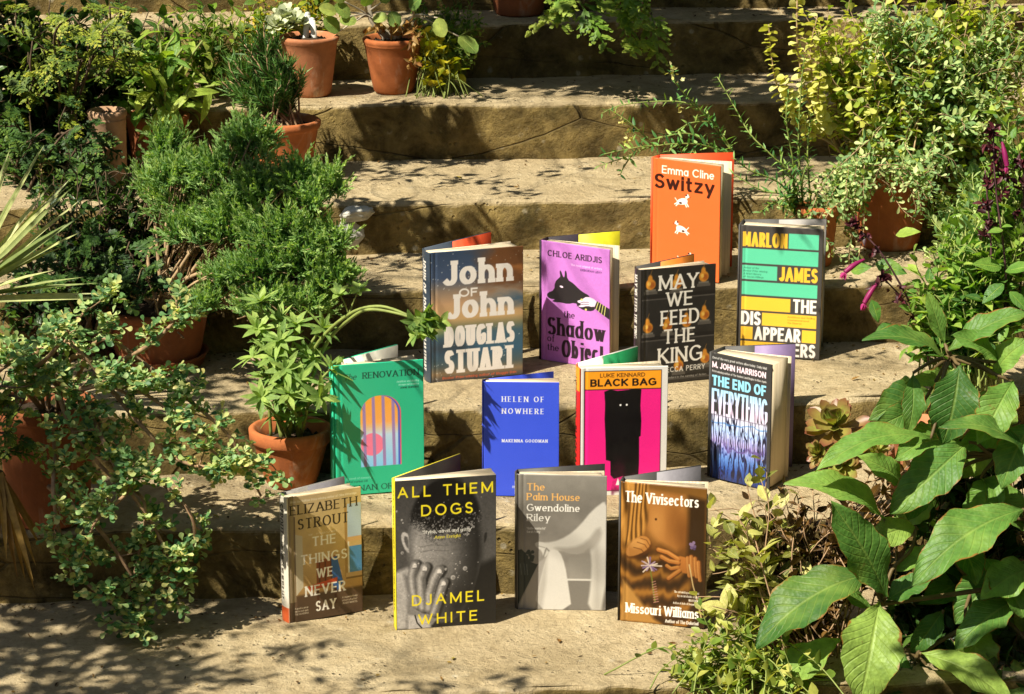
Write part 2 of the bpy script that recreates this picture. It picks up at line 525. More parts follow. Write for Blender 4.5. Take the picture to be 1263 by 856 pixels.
def glyph_lines(ch):
    w, s = GL[ch]
    out = []
    for st in s.split('|'):
        pts = []
        for tok in st.split():
            if tok[0] == '@':
                cx, cy, rx, ry, a0, a1 = [float(q) for q in tok[1:].split(',')]
                n = max(4, int(abs(a1 - a0) / 14))
                for a in np.radians(np.linspace(a0, a1, n + 1)):
                    pts.append((cx + rx * math.cos(a), cy + ry * math.sin(a)))
            else:
                pts.append(tuple(float(q) for q in tok.split(',')))
        pp = [pts[0]]
        for q in pts[1:]:
            if abs(q[0] - pp[-1][0]) + abs(q[1] - pp[-1][1]) > 1e-4:
                pp.append(q)
        out.append(pp)
    return w, out

def vnoise(X, Y, seed):
    """smooth value noise, 0..1"""
    rng = np.random.default_rng(seed)
    T = rng.random((64, 64))
    xi, yi = np.floor(X).astype(int), np.floor(Y).astype(int)
    fx, fy = X - xi, Y - yi
    fx, fy = fx * fx * (3 - 2 * fx), fy * fy * (3 - 2 * fy)
    g = lambda a, b: T[a % 64, b % 64]
    return (g(xi, yi) * (1 - fx) + g(xi + 1, yi) * fx) * (1 - fy) + (g(xi, yi + 1) * (1 - fx) + g(xi + 1, yi + 1) * fx) * fy

def fbm(X, Y, seed, oct=4):
    s, a, t = 0, .5, 0
    for o in range(oct):
        s = s + a * vnoise(X * 2 ** o, Y * 2 ** o, seed + o); t += a; a *= .55
    return s / t

class Canvas:
    """a cover, W x H metres; drawing units: per cent of width / of height, (0,0) = top left"""
    def __init__(self, W, H, bg, nx=190):
        self.W, self.H = W * 1000, H * 1000            # in mm
        self.nx = nx
        self.ny = max(8, int(round(nx * H / W)))
        self.x = np.linspace(0, self.W, self.nx)
        self.y = np.linspace(0, self.H, self.ny)        # mm from the bottom
        self.X, self.Y = np.meshgrid(self.x, self.y)
        self.px = self.x[1] - self.x[0]
        self.rgb = np.ones((self.ny, self.nx, 3)) * srgb(bg)
        self.U, self.V = self.X / self.W * 100, (1 - self.Y / self.H) * 100

    def blend(self, m, col):
        col = srgb(col) if not (isinstance(col, np.ndarray) and col.ndim == 3) else col
        m = np.clip(m, 0, 1)[..., None]
        self.rgb = self.rgb * (1 - m) + col * m

    def sdf_fill(self, d, col, soft=0.0, a=1.0):
        s = max(self.px, soft)
        self.blend(np.clip(.5 - d / s, 0, 1) * a, col)

    def rect(self, x0, y0, x1, y1, col, soft=0, a=1.0):
        cx, cy = (x0 + x1) / 200 * self.W, (1 - (y0 + y1) / 200) * self.H
        hx, hy = (x1 - x0) / 200 * self.W, (y1 - y0) / 200 * self.H
        self.sdf_fill(np.maximum(abs(self.X - cx) - hx, abs(self.Y - cy) - hy), col, soft, a)

    def ell(self, cx, cy, rx, ry, col, soft=0, a=1.0, rot=0):
        dx, dy = (self.U - cx) * self.W / 100, -(self.V - cy) * self.H / 100
        c, s = math.cos(R_(rot)), math.sin(R_(rot))
        dx, dy = dx * c + dy * s, -dx * s + dy * c
        rx, ry = rx * self.W / 100, ry * self.H / 100
        q = np.sqrt((dx / rx) ** 2 + (dy / ry) ** 2)
        self.sdf_fill((q - 1) * min(rx, ry), col, soft, a)

    def poly(self, pts, col, soft=0, a=1.0, smooth=0):
        P = np.array(pts, float)
        for _ in range(smooth):                         # rounding by corner cutting
            Q = np.roll(P, -1, 0)
            P = np.stack([P * .75 + Q * .25, P * .25 + Q * .75], 1).reshape(-1, 2)
        P = np.stack([P[:, 0] / 100 * self.W, (1 - P[:, 1] / 100) * self.H], 1)
        d = np.full(self.X.shape, 1e9); ins = np.zeros(self.X.shape, bool)
        for (ax, ay), (bx, by) in zip(P, np.roll(P, -1, 0)):
            ex, ey = bx - ax, by - ay
            t = np.clip(((self.X - ax) * ex + (self.Y - ay) * ey) / (ex * ex + ey * ey + 1e-9), 0, 1)
            d = np.minimum(d, np.hypot(self.X - ax - t * ex, self.Y - ay - t * ey))
            cr = ((ay > self.Y) != (by > self.Y)) & (self.X < ex * (self.Y - ay) / (ey + 1e-12) + ax)
            ins ^= cr
        self.sdf_fill(np.where(ins, -d, d), col, soft, a)

    def line(self, pts, w, col, soft=0, a=1.0):
        P = np.array(pts, float)
        P = np.stack([P[:, 0] / 100 * self.W, (1 - P[:, 1] / 100) * self.H], 1)
        d = np.full(self.X.shape, 1e9)
        for (ax, ay), (bx, by) in zip(P[:-1], P[1:]):
            ex, ey = bx - ax, by - ay
            t = np.clip(((self.X - ax) * ex + (self.Y - ay) * ey) / (ex * ex + ey * ey + 1e-9), 0, 1)
            d = np.minimum(d, np.hypot(self.X - ax - t * ex, self.Y - ay - t * ey))
        self.sdf_fill(d - w / 200 * self.W, col, soft, a)

    def text(self, s, x0, base, x1, cap, col, wt=.13, thin=None, serif=0.0, nib=0.0, track=.12, slant=0.0, grow=0.0, a=1.0):
        """cap: capital height in % of H; fitted between x0 and x1 (% of W); wt, thin: stroke widths as shares of cap"""
        H = cap / 100 * self.H
        th = wt * H
        tn = (thin if thin is not None else wt) * H
        tot = sum(GL[c][0] for c in s if c != ' ') + .32 * s.count(' ')
        fixed = sum(th for c in s if c != ' ')
        gaps = (len(s) - 1) * track
        avail = (x1 - x0) / 100 * self.W
        k = max(.05, (avail - fixed) / (H * (tot + gaps)))
        X, Y = self.X, self.Y
        cx = x0 / 100 * self.W
        yb = (1 - base / 100) * self.H
        if s == '': return
        for c in s:
            if c == ' ':
                cx += (.32 + track) * H * k; continue
            w, lines = glyph_lines(c)
            wmm = w * H * k
            lo, hi = cx - H * .4, cx + wmm + th + H * .4
            i0, i1 = np.searchsorted(self.x, [lo, hi])
            j0, j1 = np.searchsorted(self.y, [yb - H * .5, yb + H * 1.3])
            if i1 - i0 < 1 or j1 - j0 < 1:
                cx += wmm + th + track * H * k; continue
            gx, gy = X[j0:j1, i0:i1] - cx, Y[j0:j1, i0:i1] - yb
            gx = gx - gy * slant
            d = np.full(gx.shape, 1e9)
            for pts in lines:
                Q = [(th / 2 + p[0] * wmm, tn / 2 + p[1] * (H - tn)) for p in pts]
                closed = math.hypot(Q[0][0] - Q[-1][0], Q[0][1] - Q[-1][1]) < 1e-3 * H
                nq = len(Q)
                for i in range(nq - 1):
                    (ax, ay), (bx, by) = Q[i], Q[i + 1]
                    ex, ey = bx - ax, by - ay
                    L = math.hypot(ex, ey) + 1e-9
                    ex, ey = ex / L, ey / L
                    ang = math.atan2(ey, ex)
                    hw = .5 * (tn + (th - tn) * abs(math.sin(ang - R_(nib))))
                    u, v = (gx - ax) * ex + (gy - ay) * ey, abs(-(gx - ax) * ey + (gy - ay) * ex)
                    e0 = tn / 2 if (i == 0 and not closed) else 0
                    e1 = tn / 2 if (i == nq - 2 and not closed) else 0
                    d = np.minimum(d, np.maximum(v - hw, np.maximum(-u - e0, u - L - e1)))
                    if i < nq - 2 or closed:
                        d = np.minimum(d, np.hypot(gx - bx, gy - by) - hw)
                if serif and not closed:
                    for (px_, py_), (qx, qy), (rx_, ry_) in ((Q[0], Q[1], pts[0]), (Q[-1], Q[-2], pts[-1])):
                        if abs(py_ - qy) > .7 * math.hypot(px_ - qx, py_ - qy) and min(abs(ry_ - q) for q in (0, 1, .68, 1.04, -.32)) < .01:
                            sl = serif * H * 1.6 + th * .5
                            d = np.minimum(d, np.maximum(abs(gx - px_) - sl, abs(gy - py_) - max(tn, .055 * H) * .5))
            top = max(p[1] for l in lines for p in l); bot = min(p[1] for l in lines for p in l)
            clip = np.maximum(gy - (tn + top * (H - tn)), -(gy - bot * (H - tn)))
            d = np.maximum(d, clip) - grow * H
            cov = np.clip(.5 - d / self.px, 0, 1) * a
            # very thin strokes keep their coverage instead of vanishing between samples
            sub = self.rgb[j0:j1, i0:i1]
            cc = srgb(col) if not (isinstance(col, np.ndarray) and col.ndim == 3) else col[j0:j1, i0:i1]
            self.rgb[j0:j1, i0:i1] = sub * (1 - cov[..., None]) + cc * cov[..., None]
            cx += wmm + th + track * H * k

    def tiny(self, s, x0, base, x1, cap, col, a=.8):
        self.text(s, x0, base, x1, cap, col, wt=.17, track=.1, a=a)

    def vgrad(self, stops):
        ys = [p for p, _ in stops]; cs = np.array([srgb(c) for _, c in stops])
        return np.stack([np.interp(self.V, ys, cs[:, i]) for i in range(3)], -1)

    def tint(self, amount, scale, seed):
        self.rgb *= (1 + amount * (fbm(self.X / scale, self.Y / scale, seed) - .5))[..., None]

# ------------------------------------------------------------ the covers
def cov_john(W, H):
    c = Canvas(W, H, '#3a4657')
    f = fbm(c.U / 30, c.V / 10, 3)
    c.rgb = c.vgrad([(0, '#33435a'), (20, '#41506a'), (30, '#8d7a68'), (40, '#c39a72'), (52, '#c6a06c'), (58, '#7d7a5a'), (64, '#43606c'), (78, '#355a72'), (88, '#4d5a5c'), (94, '#8a7356'), (100, '#3f3f42')])
    right = np.clip((c.U - 42 + (f - .5) * 40) / 30, 0, 1)
    c.blend(right * np.clip((34 - c.V + (f - .5) * 26) / 10, 0, 1), '#6e4526')
    c.blend(right * np.clip(1 - abs(c.V - 17 - (f - .5) * 20) / 5, 0, 1) * .7, '#b0703a')
    c.blend(right * np.clip(1 - abs(c.V - 40 - (f - .5) * 14) / 8, 0, 1) * .9, '#3c5a72')
    c.blend(np.clip((30 - c.U) / 20, 0, 1) * np.clip(1 - abs(c.V - 60 - (f - .5) * 10) / 7, 0, 1) * .7, '#9aa04a')
    c.blend(np.clip((45 - c.U + (f - .5) * 40) / 20, 0, 1) * np.clip(1 - abs(c.V - 74) / 12, 0, 1) * .8, '#3a3f46')
    rng = np.random.default_rng(5)
    for _ in range(110):
        c.ell(rng.uniform(0, 100), rng.choice([rng.uniform(0, 30), rng.uniform(60, 100)]), .55, .4, '#cfd0cc', a=rng.uniform(.3, .9))
    k = '#ece3da'
    c.text('John', 14, 26, 89, 19, k, wt=.25, thin=.17, nib=10, serif=.02, track=.08)
    c.text('OF', 31, 35.5, 51, 6.6, k, wt=.2, track=.12)
    c.text('John', 17, 52, 90, 19, k, wt=.25, thin=.17, nib=10, serif=.02, track=.08)
    c.text('DOUGLAS', 15, 73.5, 91, 16, k, wt=.24, thin=.14, serif=.035, track=.1)
    c.text('STUART', 15, 94, 91, 18, k, wt=.23, thin=.14, serif=.045, track=.1)
    c.tiny('Booker Prize-winning author of Shuggie Bain', 13, 98.2, 93, 1.9, '#e0603a', 1)
    return c

def cov_shadow(W, H):
    c = Canvas(W, H, '#c278c8')
    d = '#2a1c26'
    c.text('CHLOE ARIDJIS', 10, 12, 89, 5, d, wt=.2, thin=.11, nib=15, serif=.02, track=.14)
    c.tiny('The most original of writers', 44, 17.5, 89, 1.6, '#f4dcf6', .8)
    c.text('DEBORAH LEVY', 58, 20.8, 89, 1.8, '#4a2a55', wt=.2)
    dog = [(9, 46), (10, 43), (20, 40), (21, 33), (27, 29), (29, 28), (27.5, 23.5), (29.5, 22.5), (33, 28), (35, 28), (35.5, 22), (38, 23), (39, 29.5), (48, 32), (56, 36), (63, 38.5), (70, 40), (72, 42), (67, 46), (58, 50), (50, 48), (40, 50), (30, 49.5), (22, 50), (16, 49.5), (22, 47.5), (14, 47.8)]
    c.poly(dog, '#2b2728', smooth=1)
    c.ell(30.5, 36.2, 2.6, .8, '#f0dcf0', rot=-12)
    for p in ([(50, 45), (60, 47), (72, 46), (80, 50), (76, 53), (64, 53.5), (54, 51)],):
        c.poly(p, '#2b2728', smooth=1)
    c.poly([(52, 46.5), (60, 44.5), (68, 41), (80, 43), (84, 47), (76, 49.5), (68, 49), (60, 51), (54, 50.5), (60, 48.5)], '#e9d3e6', smooth=1)
    for a, b in ((46.5, 49), (48.2, 50.5)):
        c.line([(53, b), (62, a), (70, a - .6)], .8, '#3b3036')
    c.ell(60, 44.6, 1.8, .9, '#d6c86a'); c.ell(66, 52.4, 1.6, .9, '#d6c86a')
    c.poly([(82, 44), (100, 49), (100, 58), (91, 55), (78, 50)], '#2b2728')
    for k in range(4):
        c.line([(84 + k * 3.4, 44.8 + k * .9), (80.5 + k * 4, 51 + k * 1.4)], 1.1, '#d9d27a')
    c.text('the', 34, 61.5, 50, 5.4, d, wt=.17, thin=.07, nib=5, serif=.03, track=.1)
    c.text('Shadow', 10, 77.5, 94, 14.5, d, wt=.20, thin=.06, nib=8, serif=.025, track=.08)
    c.text('of', 10, 83.5, 21, 5.4, d, wt=.17, thin=.07, nib=5, serif=.03, track=.1)
    c.text('the', 10, 91, 27, 5.4, d, wt=.17, thin=.07, nib=5, serif=.03, track=.1)
    c.text('Object', 31, 95, 93, 14.5, d, wt=.20, thin=.06, nib=8, serif=.025, track=.08)
    c.tint(.06, 4, 4)
    return c

def small_dog(c, x, y, flip=1, up=0):
    wh, br = '#fbf3ea', '#4a2316'
    k, q = 1.7 * flip, 1.25
    body = [(-4.6, -1.2), (-2, -2.4), (2, -1.6), (4.8, .2), (5, 2), (2.6, 2.6), (-1.5, 2.2), (-4.2, 1.2)]
    c.poly([(x + a * k, y + b * q) for a, b in body], wh, smooth=1)
    head = [(-4.2, -1.8), (-5.6, -4.2), (-4.6, -5.4), (-2.9, -4.6), (-2.4, -2.4)]
    c.poly([(x + a * k, y + b * q) for a, b in head], wh, smooth=1)
    c.poly([(x + a * k, y + b * q) for a, b in ((-5.4, -4.0), (-6.6, -3.4), (-6.2, -2.8), (-4.8, -3.0))], wh)
    c.ell(x - 6.4 * k, y - 3.2 * q, .9, .6, br); c.ell(x - 3.3 * k, y - 4.4 * q, 1.5, .8, br)
    for a0, b0, a1, b1 in ((-3.6, 1, -5.2, 3.2), (-2.4, 1.6, -3.6, 3.6), (3.4, 1.8, 5.4, 3.6), (4.4, 1.4, 6.6, 2.6)):
        c.line([(x + a0 * k, y + b0 * q), (x + a1 * k, y + b1 * q)], 1.5, wh)
    c.line([(x + 4.6 * k, y + .2 * q), (x + 6.4 * k, y - 1.6 * q)], 1.0, wh)
    c.ell(x + 1.6 * k, y + 1.4 * q, 2.4, .9, br)

def cov_switzy(W, H):
    c = Canvas(W, H, '#e46a32')
    c.text('Emma Cline', 14, 12.2, 91, 6.8, '#fdeee0', wt=.16, thin=.13, track=.1)
    c.text('Switzy', 3, 25.5, 92, 12.6, '#33140c', wt=.215, thin=.16, nib=10, track=.1)
    small_dog(c, 45, 34, -1, 25); small_dog(c, 44, 58, 1, 10); small_dog(c, 50, 84, -1, 0)
    return c

def cov_king(W, H):
    c = Canvas(W, H, '#2b2825')
    c.tint(.25, 12, 2)
    for y in (25.5, 61, 96):
        c.rect(0, y, 100, y + 1.3, '#4a4540'); c.rect(0, y - 3.2, 100, y, '#221f1d')
    def pear(x, y, h):
        c.rect(x - 9, y + 6, x + 9, y + 8.5, '#565049'); c.rect(x - 7, y + 4.2, x + 7, y + 6, '#6c665c')
        c.ell(x, y, 6.5, 4.6, '#c9842f', soft=2); c.ell(x - .6, y - 4.6, 3.0, 3.6, '#c9842f', soft=2)
        c.ell(x + 2, y + .6, 3.6, 2.6, '#9a4f1e', soft=3, a=.8); c.ell(x - 2, y - .6, 2.2, 1.8, '#e0b052', soft=2)
        c.line([(x - .5, y - 8), (x + 1.6, y - 12)], .8, '#7a5a30')
    for x, y in ((13, 13), (84, 10), (48, 14), (10, 50), (86, 43), (36, 50), (62, 48), (52, 85), (88, 81)):
        pear(x, y, 8)
    k = '#eee7da'
    c.text('MAY', 24, 19, 77, 13, k, wt=.16, thin=.10, nib=20, serif=.03, track=.1)
    c.text('WE', 34, 33.5, 70, 12.5, k, wt=.16, thin=.10, nib=20, serif=.03, track=.12)
    c.text('FEED', 27, 49.5, 79, 13, k, wt=.16, thin=.10, nib=20, serif=.03, track=.14)
    c.text('THE', 31, 65.5, 74, 12.5, k, wt=.16, thin=.10, nib=20, serif=.03, track=.18)
    c.text('KING', 24, 82.5, 84, 13.5, k, wt=.16, thin=.10, nib=20, serif=.03, track=.14)
    c.text('REBECCA PERRY', 20, 90.5, 88, 4.6, k, wt=.13, track=.22)
    c.tiny('A new standard in the cunning of fiction', 22, 96, 90, 1.7, '#cfc8bc', .8)
    return c

def cov_disappear(W, H):
    c = Canvas(W, H, '#46423f')
    mint, yel, wh, dk = '#5cc79d', '#f1bd3c', '#efe9df', '#5a5238'
    c.rect(59, 4.5, 95, 16, mint); c.rect(3.5, 17.5, 95, 28.7, mint); c.rect(3.5, 30.3, 46, 41.2, mint); c.rect(3.5, 42.8, 95, 53, mint)
    for i, s in enumerate(('Author of the', 'Booker Prize winning', 'A Brief History', 'of Seven Killings')):
        c.tiny(s, 5, 33 + i * 2.3, 5 + len(s) * 1.45, 1.3, '#2d6a54', .9)
    c.rect(3.5, 54.6, 63, 64.8, yel); c.rect(29, 66.3, 95, 76.2, yel); c.rect(3.5, 77.8, 18, 87.5, yel); c.rect(78, 77.8, 95, 87.5, yel); c.rect(3.5, 89, 66, 98.5, yel)
    for i, s in enumerate(("Ambitious and thrilling", 'a monumental novel', 'The Observer')):
        c.tiny(s, 60, 69 + i * 2.3, 60 + len(s) * 1.45, 1.3, '#8a6a20', .9)
    b = dict(wt=.20, thin=.165, track=.08, serif=.0)
    c.text('MARLON', 3.5, 16, 57.5, 11.2, yel, **b)
    c.text('JAMES', 48.5, 41.2, 95, 11, yel, **b)
    c.text('THE', 66, 64.8, 95, 10.4, wh, **b)
    c.text('DIS', 3.5, 76.4, 27.5, 10.6, wh, **b)
    c.text('APPEAR', 20, 87.7, 76.5, 10.4, wh, **b)
    c.text('ERS', 67.5, 99, 95, 10.4, wh, **b)
    return c

def cov_end(W, H):
    c = Canvas(W, H, '#3a3837', nx=210)
    f = fbm(c.U / 9, c.V / 34, 8, 3)
    f2 = fbm(c.U / 16, c.V / 9, 15, 3)
    grad = c.vgrad([(0, '#8fd0ee'), (24, '#8fd0ee'), (34, '#b8cff0'), (44, '#e3cbe6'), (52, '#cfd6f0'), (60, '#a9c2ec'), (70, '#b3a5dc'), (82, '#5f86c8'), (92, '#2f4f96'), (100, '#22305c')])
    low = np.clip((c.V - 47) / 3, 0, 1) * np.clip((95 - c.U) / .6, 0, 1) * np.clip((c.U - 3) / .6, 0, 1)
    c.blend(low, grad)
    w = c.U + (f - .5) * 34
    stripe = np.clip((np.sin(w * .62) - .45 + (c.V - 70) * .012) * 3, 0, 1)
    c.blend(low * stripe, '#232235')
    st2 = np.clip((np.sin(w * 1.7 + 1) - .62 + (c.V - 75) * .012) * 3, 0, 1)
    c.blend(low * st2 * .85, '#2f3a76')
    c.blend(low * np.clip(1 - abs(c.V - 71 - (f2 - .5) * 16) / 2.2, 0, 1) * np.clip((f2 - .35) * 5, 0, 1), '#5b4a86')
    c.blend(low * np.clip(1 - abs(c.V - 54 - (f2 - .5) * 6) / .8, 0, 1) * .8, '#3f77b8')
    c.tiny('One of the very great writers alive today  Daily Mail', 3, 4.6, 92, 1.9, '#d9d6d2', .9)
    c.text('M. JOHN HARRISON', 3, 11.6, 91, 4.9, '#f0d7e2', wt=.2, track=.1)
    c.tiny('Prize-winning author of The Sunken Land Begins to Rise Again', 3, 15.2, 92, 1.7, '#d9d6d2', .9)
    c.text('THE END OF', 3, 25.8, 92, 8.4, '#8fd3ee', wt=.22, thin=.19, track=.09)
    c.text('EVERYTHING', 3, 48.5, 95, 20.5, grad, wt=.105, thin=.10, track=.03)
    for x in (8, 15, 21, 28, 36, 43, 52, 58, 66, 74, 82, 89):
        yy = np.arange(34, 76, 2.0)
        ph = x * 1.3
        c.line([(x + math.sin(y * .12 + ph) * 1.2, y) for y in yy], 1.2, '#2c2b38', a=.9)
    return c

def cov_bag(W, H):
    c = Canvas(W, H, '#d9d4cd')
    c.rect(5, 2.4, 93, 96.5, '#231f20'); c.rect(6, 3, 92.2, 16.6, '#f09a22'); c.rect(6, 17.3, 92.2, 96, '#e5207f')
    c.text('LUKE KENNARD', 23, 7.6, 74, 3.1, '#2a1a10', wt=.16, track=.12)
    c.text('BLACK BAG', 12, 14.6, 87, 5.8, '#1a1210', wt=.25, thin=.19, track=.08)
    c.poly([(28, 18.5), (35, 17), (43, 18.2), (55, 17.6), (64, 16.8), (70, 17.5), (69.2, 30), (70.5, 42), (70, 54), (68.2, 54.5), (68.5, 74), (68, 84), (60, 86), (50, 85), (40, 87), (36, 84), (35.6, 73), (30.5, 72), (30, 58), (28.6, 40), (29, 28)], '#0e0b0c')
    c.blend(np.clip((c.V - 66) / 26, 0, 1) * np.clip(8 - abs(c.U - 52) / 2, 0, 1) * np.clip(fbm(c.U / 12, c.V / 8, 9) * 3 - 1.1, 0, 1) * .7, '#5c1030')
    c.ell(46.5, 29.3, 1.1, .75, '#f4f0ea'); c.ell(53.6, 29.2, 1.1, .75, '#f4f0ea')
    c.poly([(42, 92), (44.5, 86.5), (47, 92)], '#efe8e2')
    return c

def cov_helen(W, H):
    c = Canvas(W, H, '#3a53d4')
    k = '#f0ede6'
    kw = dict(wt=.16, thin=.07, nib=8, serif=.06, track=.42)
    c.text('HELEN OF', 24, 17.2, 80, 4.7, k, **kw)
    c.text('NOWHERE', 24, 27.6, 80, 4.7, k, **kw)
    c.text('MAKENNA GOODMAN', 24, 52.6, 85, 2.7, k, wt=.2, thin=.11, nib=8, serif=.05, track=.3)
    c.tiny('Fitzcarraldo Editions', 38, 93, 66, 2.0, k, .9)
    return c

def cov_renov(W, H):
    c = Canvas(W, H, '#2cb58a')
    d = '#123a32'
    c.text('The', 11, 11.6, 25, 4.4, d, wt=.14, thin=.06, nib=8, serif=.03, slant=.22, track=.08)
    c.text('RENOVATION', 32, 11.4, 95, 4.8, d, wt=.18, thin=.08, nib=6, serif=.05, track=.12)
    c.tiny('Ambitious and dazzling', 70, 16.2, 95, 1.5, '#c9efdf', .8); c.tiny('strange and inventive', 72, 18.6, 95, 1.5, '#c9efdf', .8)
    c.text('ANNE ENRIGHT', 74, 21, 95, 1.4, d, wt=.18)
    x0, x1, yt, yb = 29, 71, 25, 79
    Wm, Hm = c.W / 100, c.H / 100
    def arch(x0, x1, yt):
        r = (x1 - x0) / 2 * Wm
        cx = (x0 + x1) / 2 * Wm
        ytop = (100 - yt) * Hm - r
        d_c = np.hypot(c.X - cx, c.Y - ytop) - r
        d_r = np.maximum(abs(c.X - cx) - r, np.maximum(c.Y - ytop, (100 - yb) * Hm - c.Y))
        return np.minimum(d_c, d_r) if False else np.where(c.Y > ytop, d_c, d_r)
    c.sdf_fill(arch(x0 + 3.5, x1 + 3.5, yt), '#e2566c')
    c.sdf_fill(arch(x0 + 2.2, x1 + 2.2, yt), '#4560c4')
    c.sdf_fill(arch(x0, x1, yt), c.vgrad([(25, '#f0a33e'), (45, '#f3a95a'), (55, '#bcd6ee'), (79, '#84c6f2')]))
    inside = np.clip(.5 - arch(x0, x1, yt) / c.px, 0, 1)
    c.blend(inside * np.clip(.5 - (np.hypot((c.U - 42) * Wm, (c.V - 62) * Hm) - 13 * Wm) / c.px, 0, 1), '#ee7a9c')
    for s in (33.5, 44, 55, 66):
        c.blend(inside * np.clip(.5 - (abs(c.U - s - (c.V - 52) * .02) - 1.7) * Wm / c.px, 0, 1), '#9a7fb4')
    c.tiny('A novel of memory', 12, 88, 40, 1.6, '#c9efdf', .6); c.tiny('and of a prison cell', 12, 90.5, 36, 1.6, d, .7)
    c.text('KENAN ORHAN', 14, 97.2, 86, 4.4, d, wt=.15, thin=.06, nib=6, serif=.05, track=.12)
    return c

def cov_strout(W, H):
    c = Canvas(W, H, '#b79a68')
    c.rgb = c.vgrad([(0, '#c6ae86'), (20, '#cdb27c'), (60, '#c7a46a'), (78, '#b38c54'), (80, '#5e4630'), (100, '#4b3a2c')])
    c.tint(.18, 22, 7)
    c.rect(0, 0, 9, 84, '#8f7c5e'); c.rect(9, 16, 10.5, 84, '#6e5c42')
    c.poly([(10.5, 30), (20, 32), (20, 73), (10.5, 79)], '#c9bda2')
    c.rect(77, 11, 80.5, 70, '#a3814e'); c.rect(81, 12, 100, 40, '#a9bdd2'); c.rect(81, 41, 83, 68, '#d7d2c4'); c.rect(83, 46, 100, 67, '#4c86b6')
    c.rect(81, 38.5, 100, 42, '#c9a06c'); c.rect(78, 67, 100, 70.5, '#c4a272'); c.rect(78, 70.5, 100, 72, '#7c5f3c')
    c.poly([(0, 86), (26, 80), (100, 80), (100, 100), (0, 100)], '#5a4432', a=.55)
    c.poly([(38, 54), (66, 51), (66, 75), (38, 76)], '#8a4a24'); c.rect(41, 55, 43, 75, '#5c2f18'); c.rect(49, 55, 51, 75, '#5c2f18'); c.rect(57, 54, 59, 74, '#5c2f18')
    c.poly([(58, 53), (66, 52), (74, 74), (66, 80), (60, 78)], '#2f5f9e'); c.poly([(26, 73), (66, 69), (66, 72.5), (28, 77)], '#c9502a')
    c.poly([(38, 76), (41, 76), (41, 92), (38, 92)], '#4b2a18'); c.poly([(62, 76), (65, 76), (65, 90), (62, 90)], '#4b2a18')
    d, k = '#2a2118', '#fcf8ec'
    c.tiny('From the Pulitzer Prize-winning author of Olive Kitteridge', 5, 5.0, 94, 1.7, '#f2ead6', .85)
    c.text('ELIZABETH', 4, 14.5, 95, 7.6, d, wt=.16, thin=.07, nib=10, serif=.05, track=.14)
    c.text('STROUT', 14, 26.5, 83, 8.2, d, wt=.16, thin=.07, nib=10, serif=.05, track=.2)
    c.tiny('a novel', 28, 32.5, 66, 1.6, k, .7)
    kw = dict(wt=.17, thin=.12, nib=15, serif=.025, track=.18)
    c.text('THE', 33, 41.5, 65, 7.6, k, **kw)
    c.text('THINGS', 17, 55, 80, 7.8, k, **kw)
    c.text('WE', 38, 67.5, 60, 7.8, k, **kw)
    c.text('NEVER', 22, 81, 77, 8.4, k, **kw)
    c.text('SAY', 36, 94, 64, 8.2, k, **kw)
    for i, s in enumerate(('A novel to savour', 'and to read again', 'THE GUARDIAN')):
        c.tiny(s, 8, 90 + i * 2.3, 26, 1.4, '#eadfc4', .8)
    for i, s in enumerate(('A superlatively', 'storyteller', 'HILARY MANTEL')):
        c.tiny(s, 72, 87 + i * 2.4, 93, 1.5, '#eadfc4', .8)
    return c

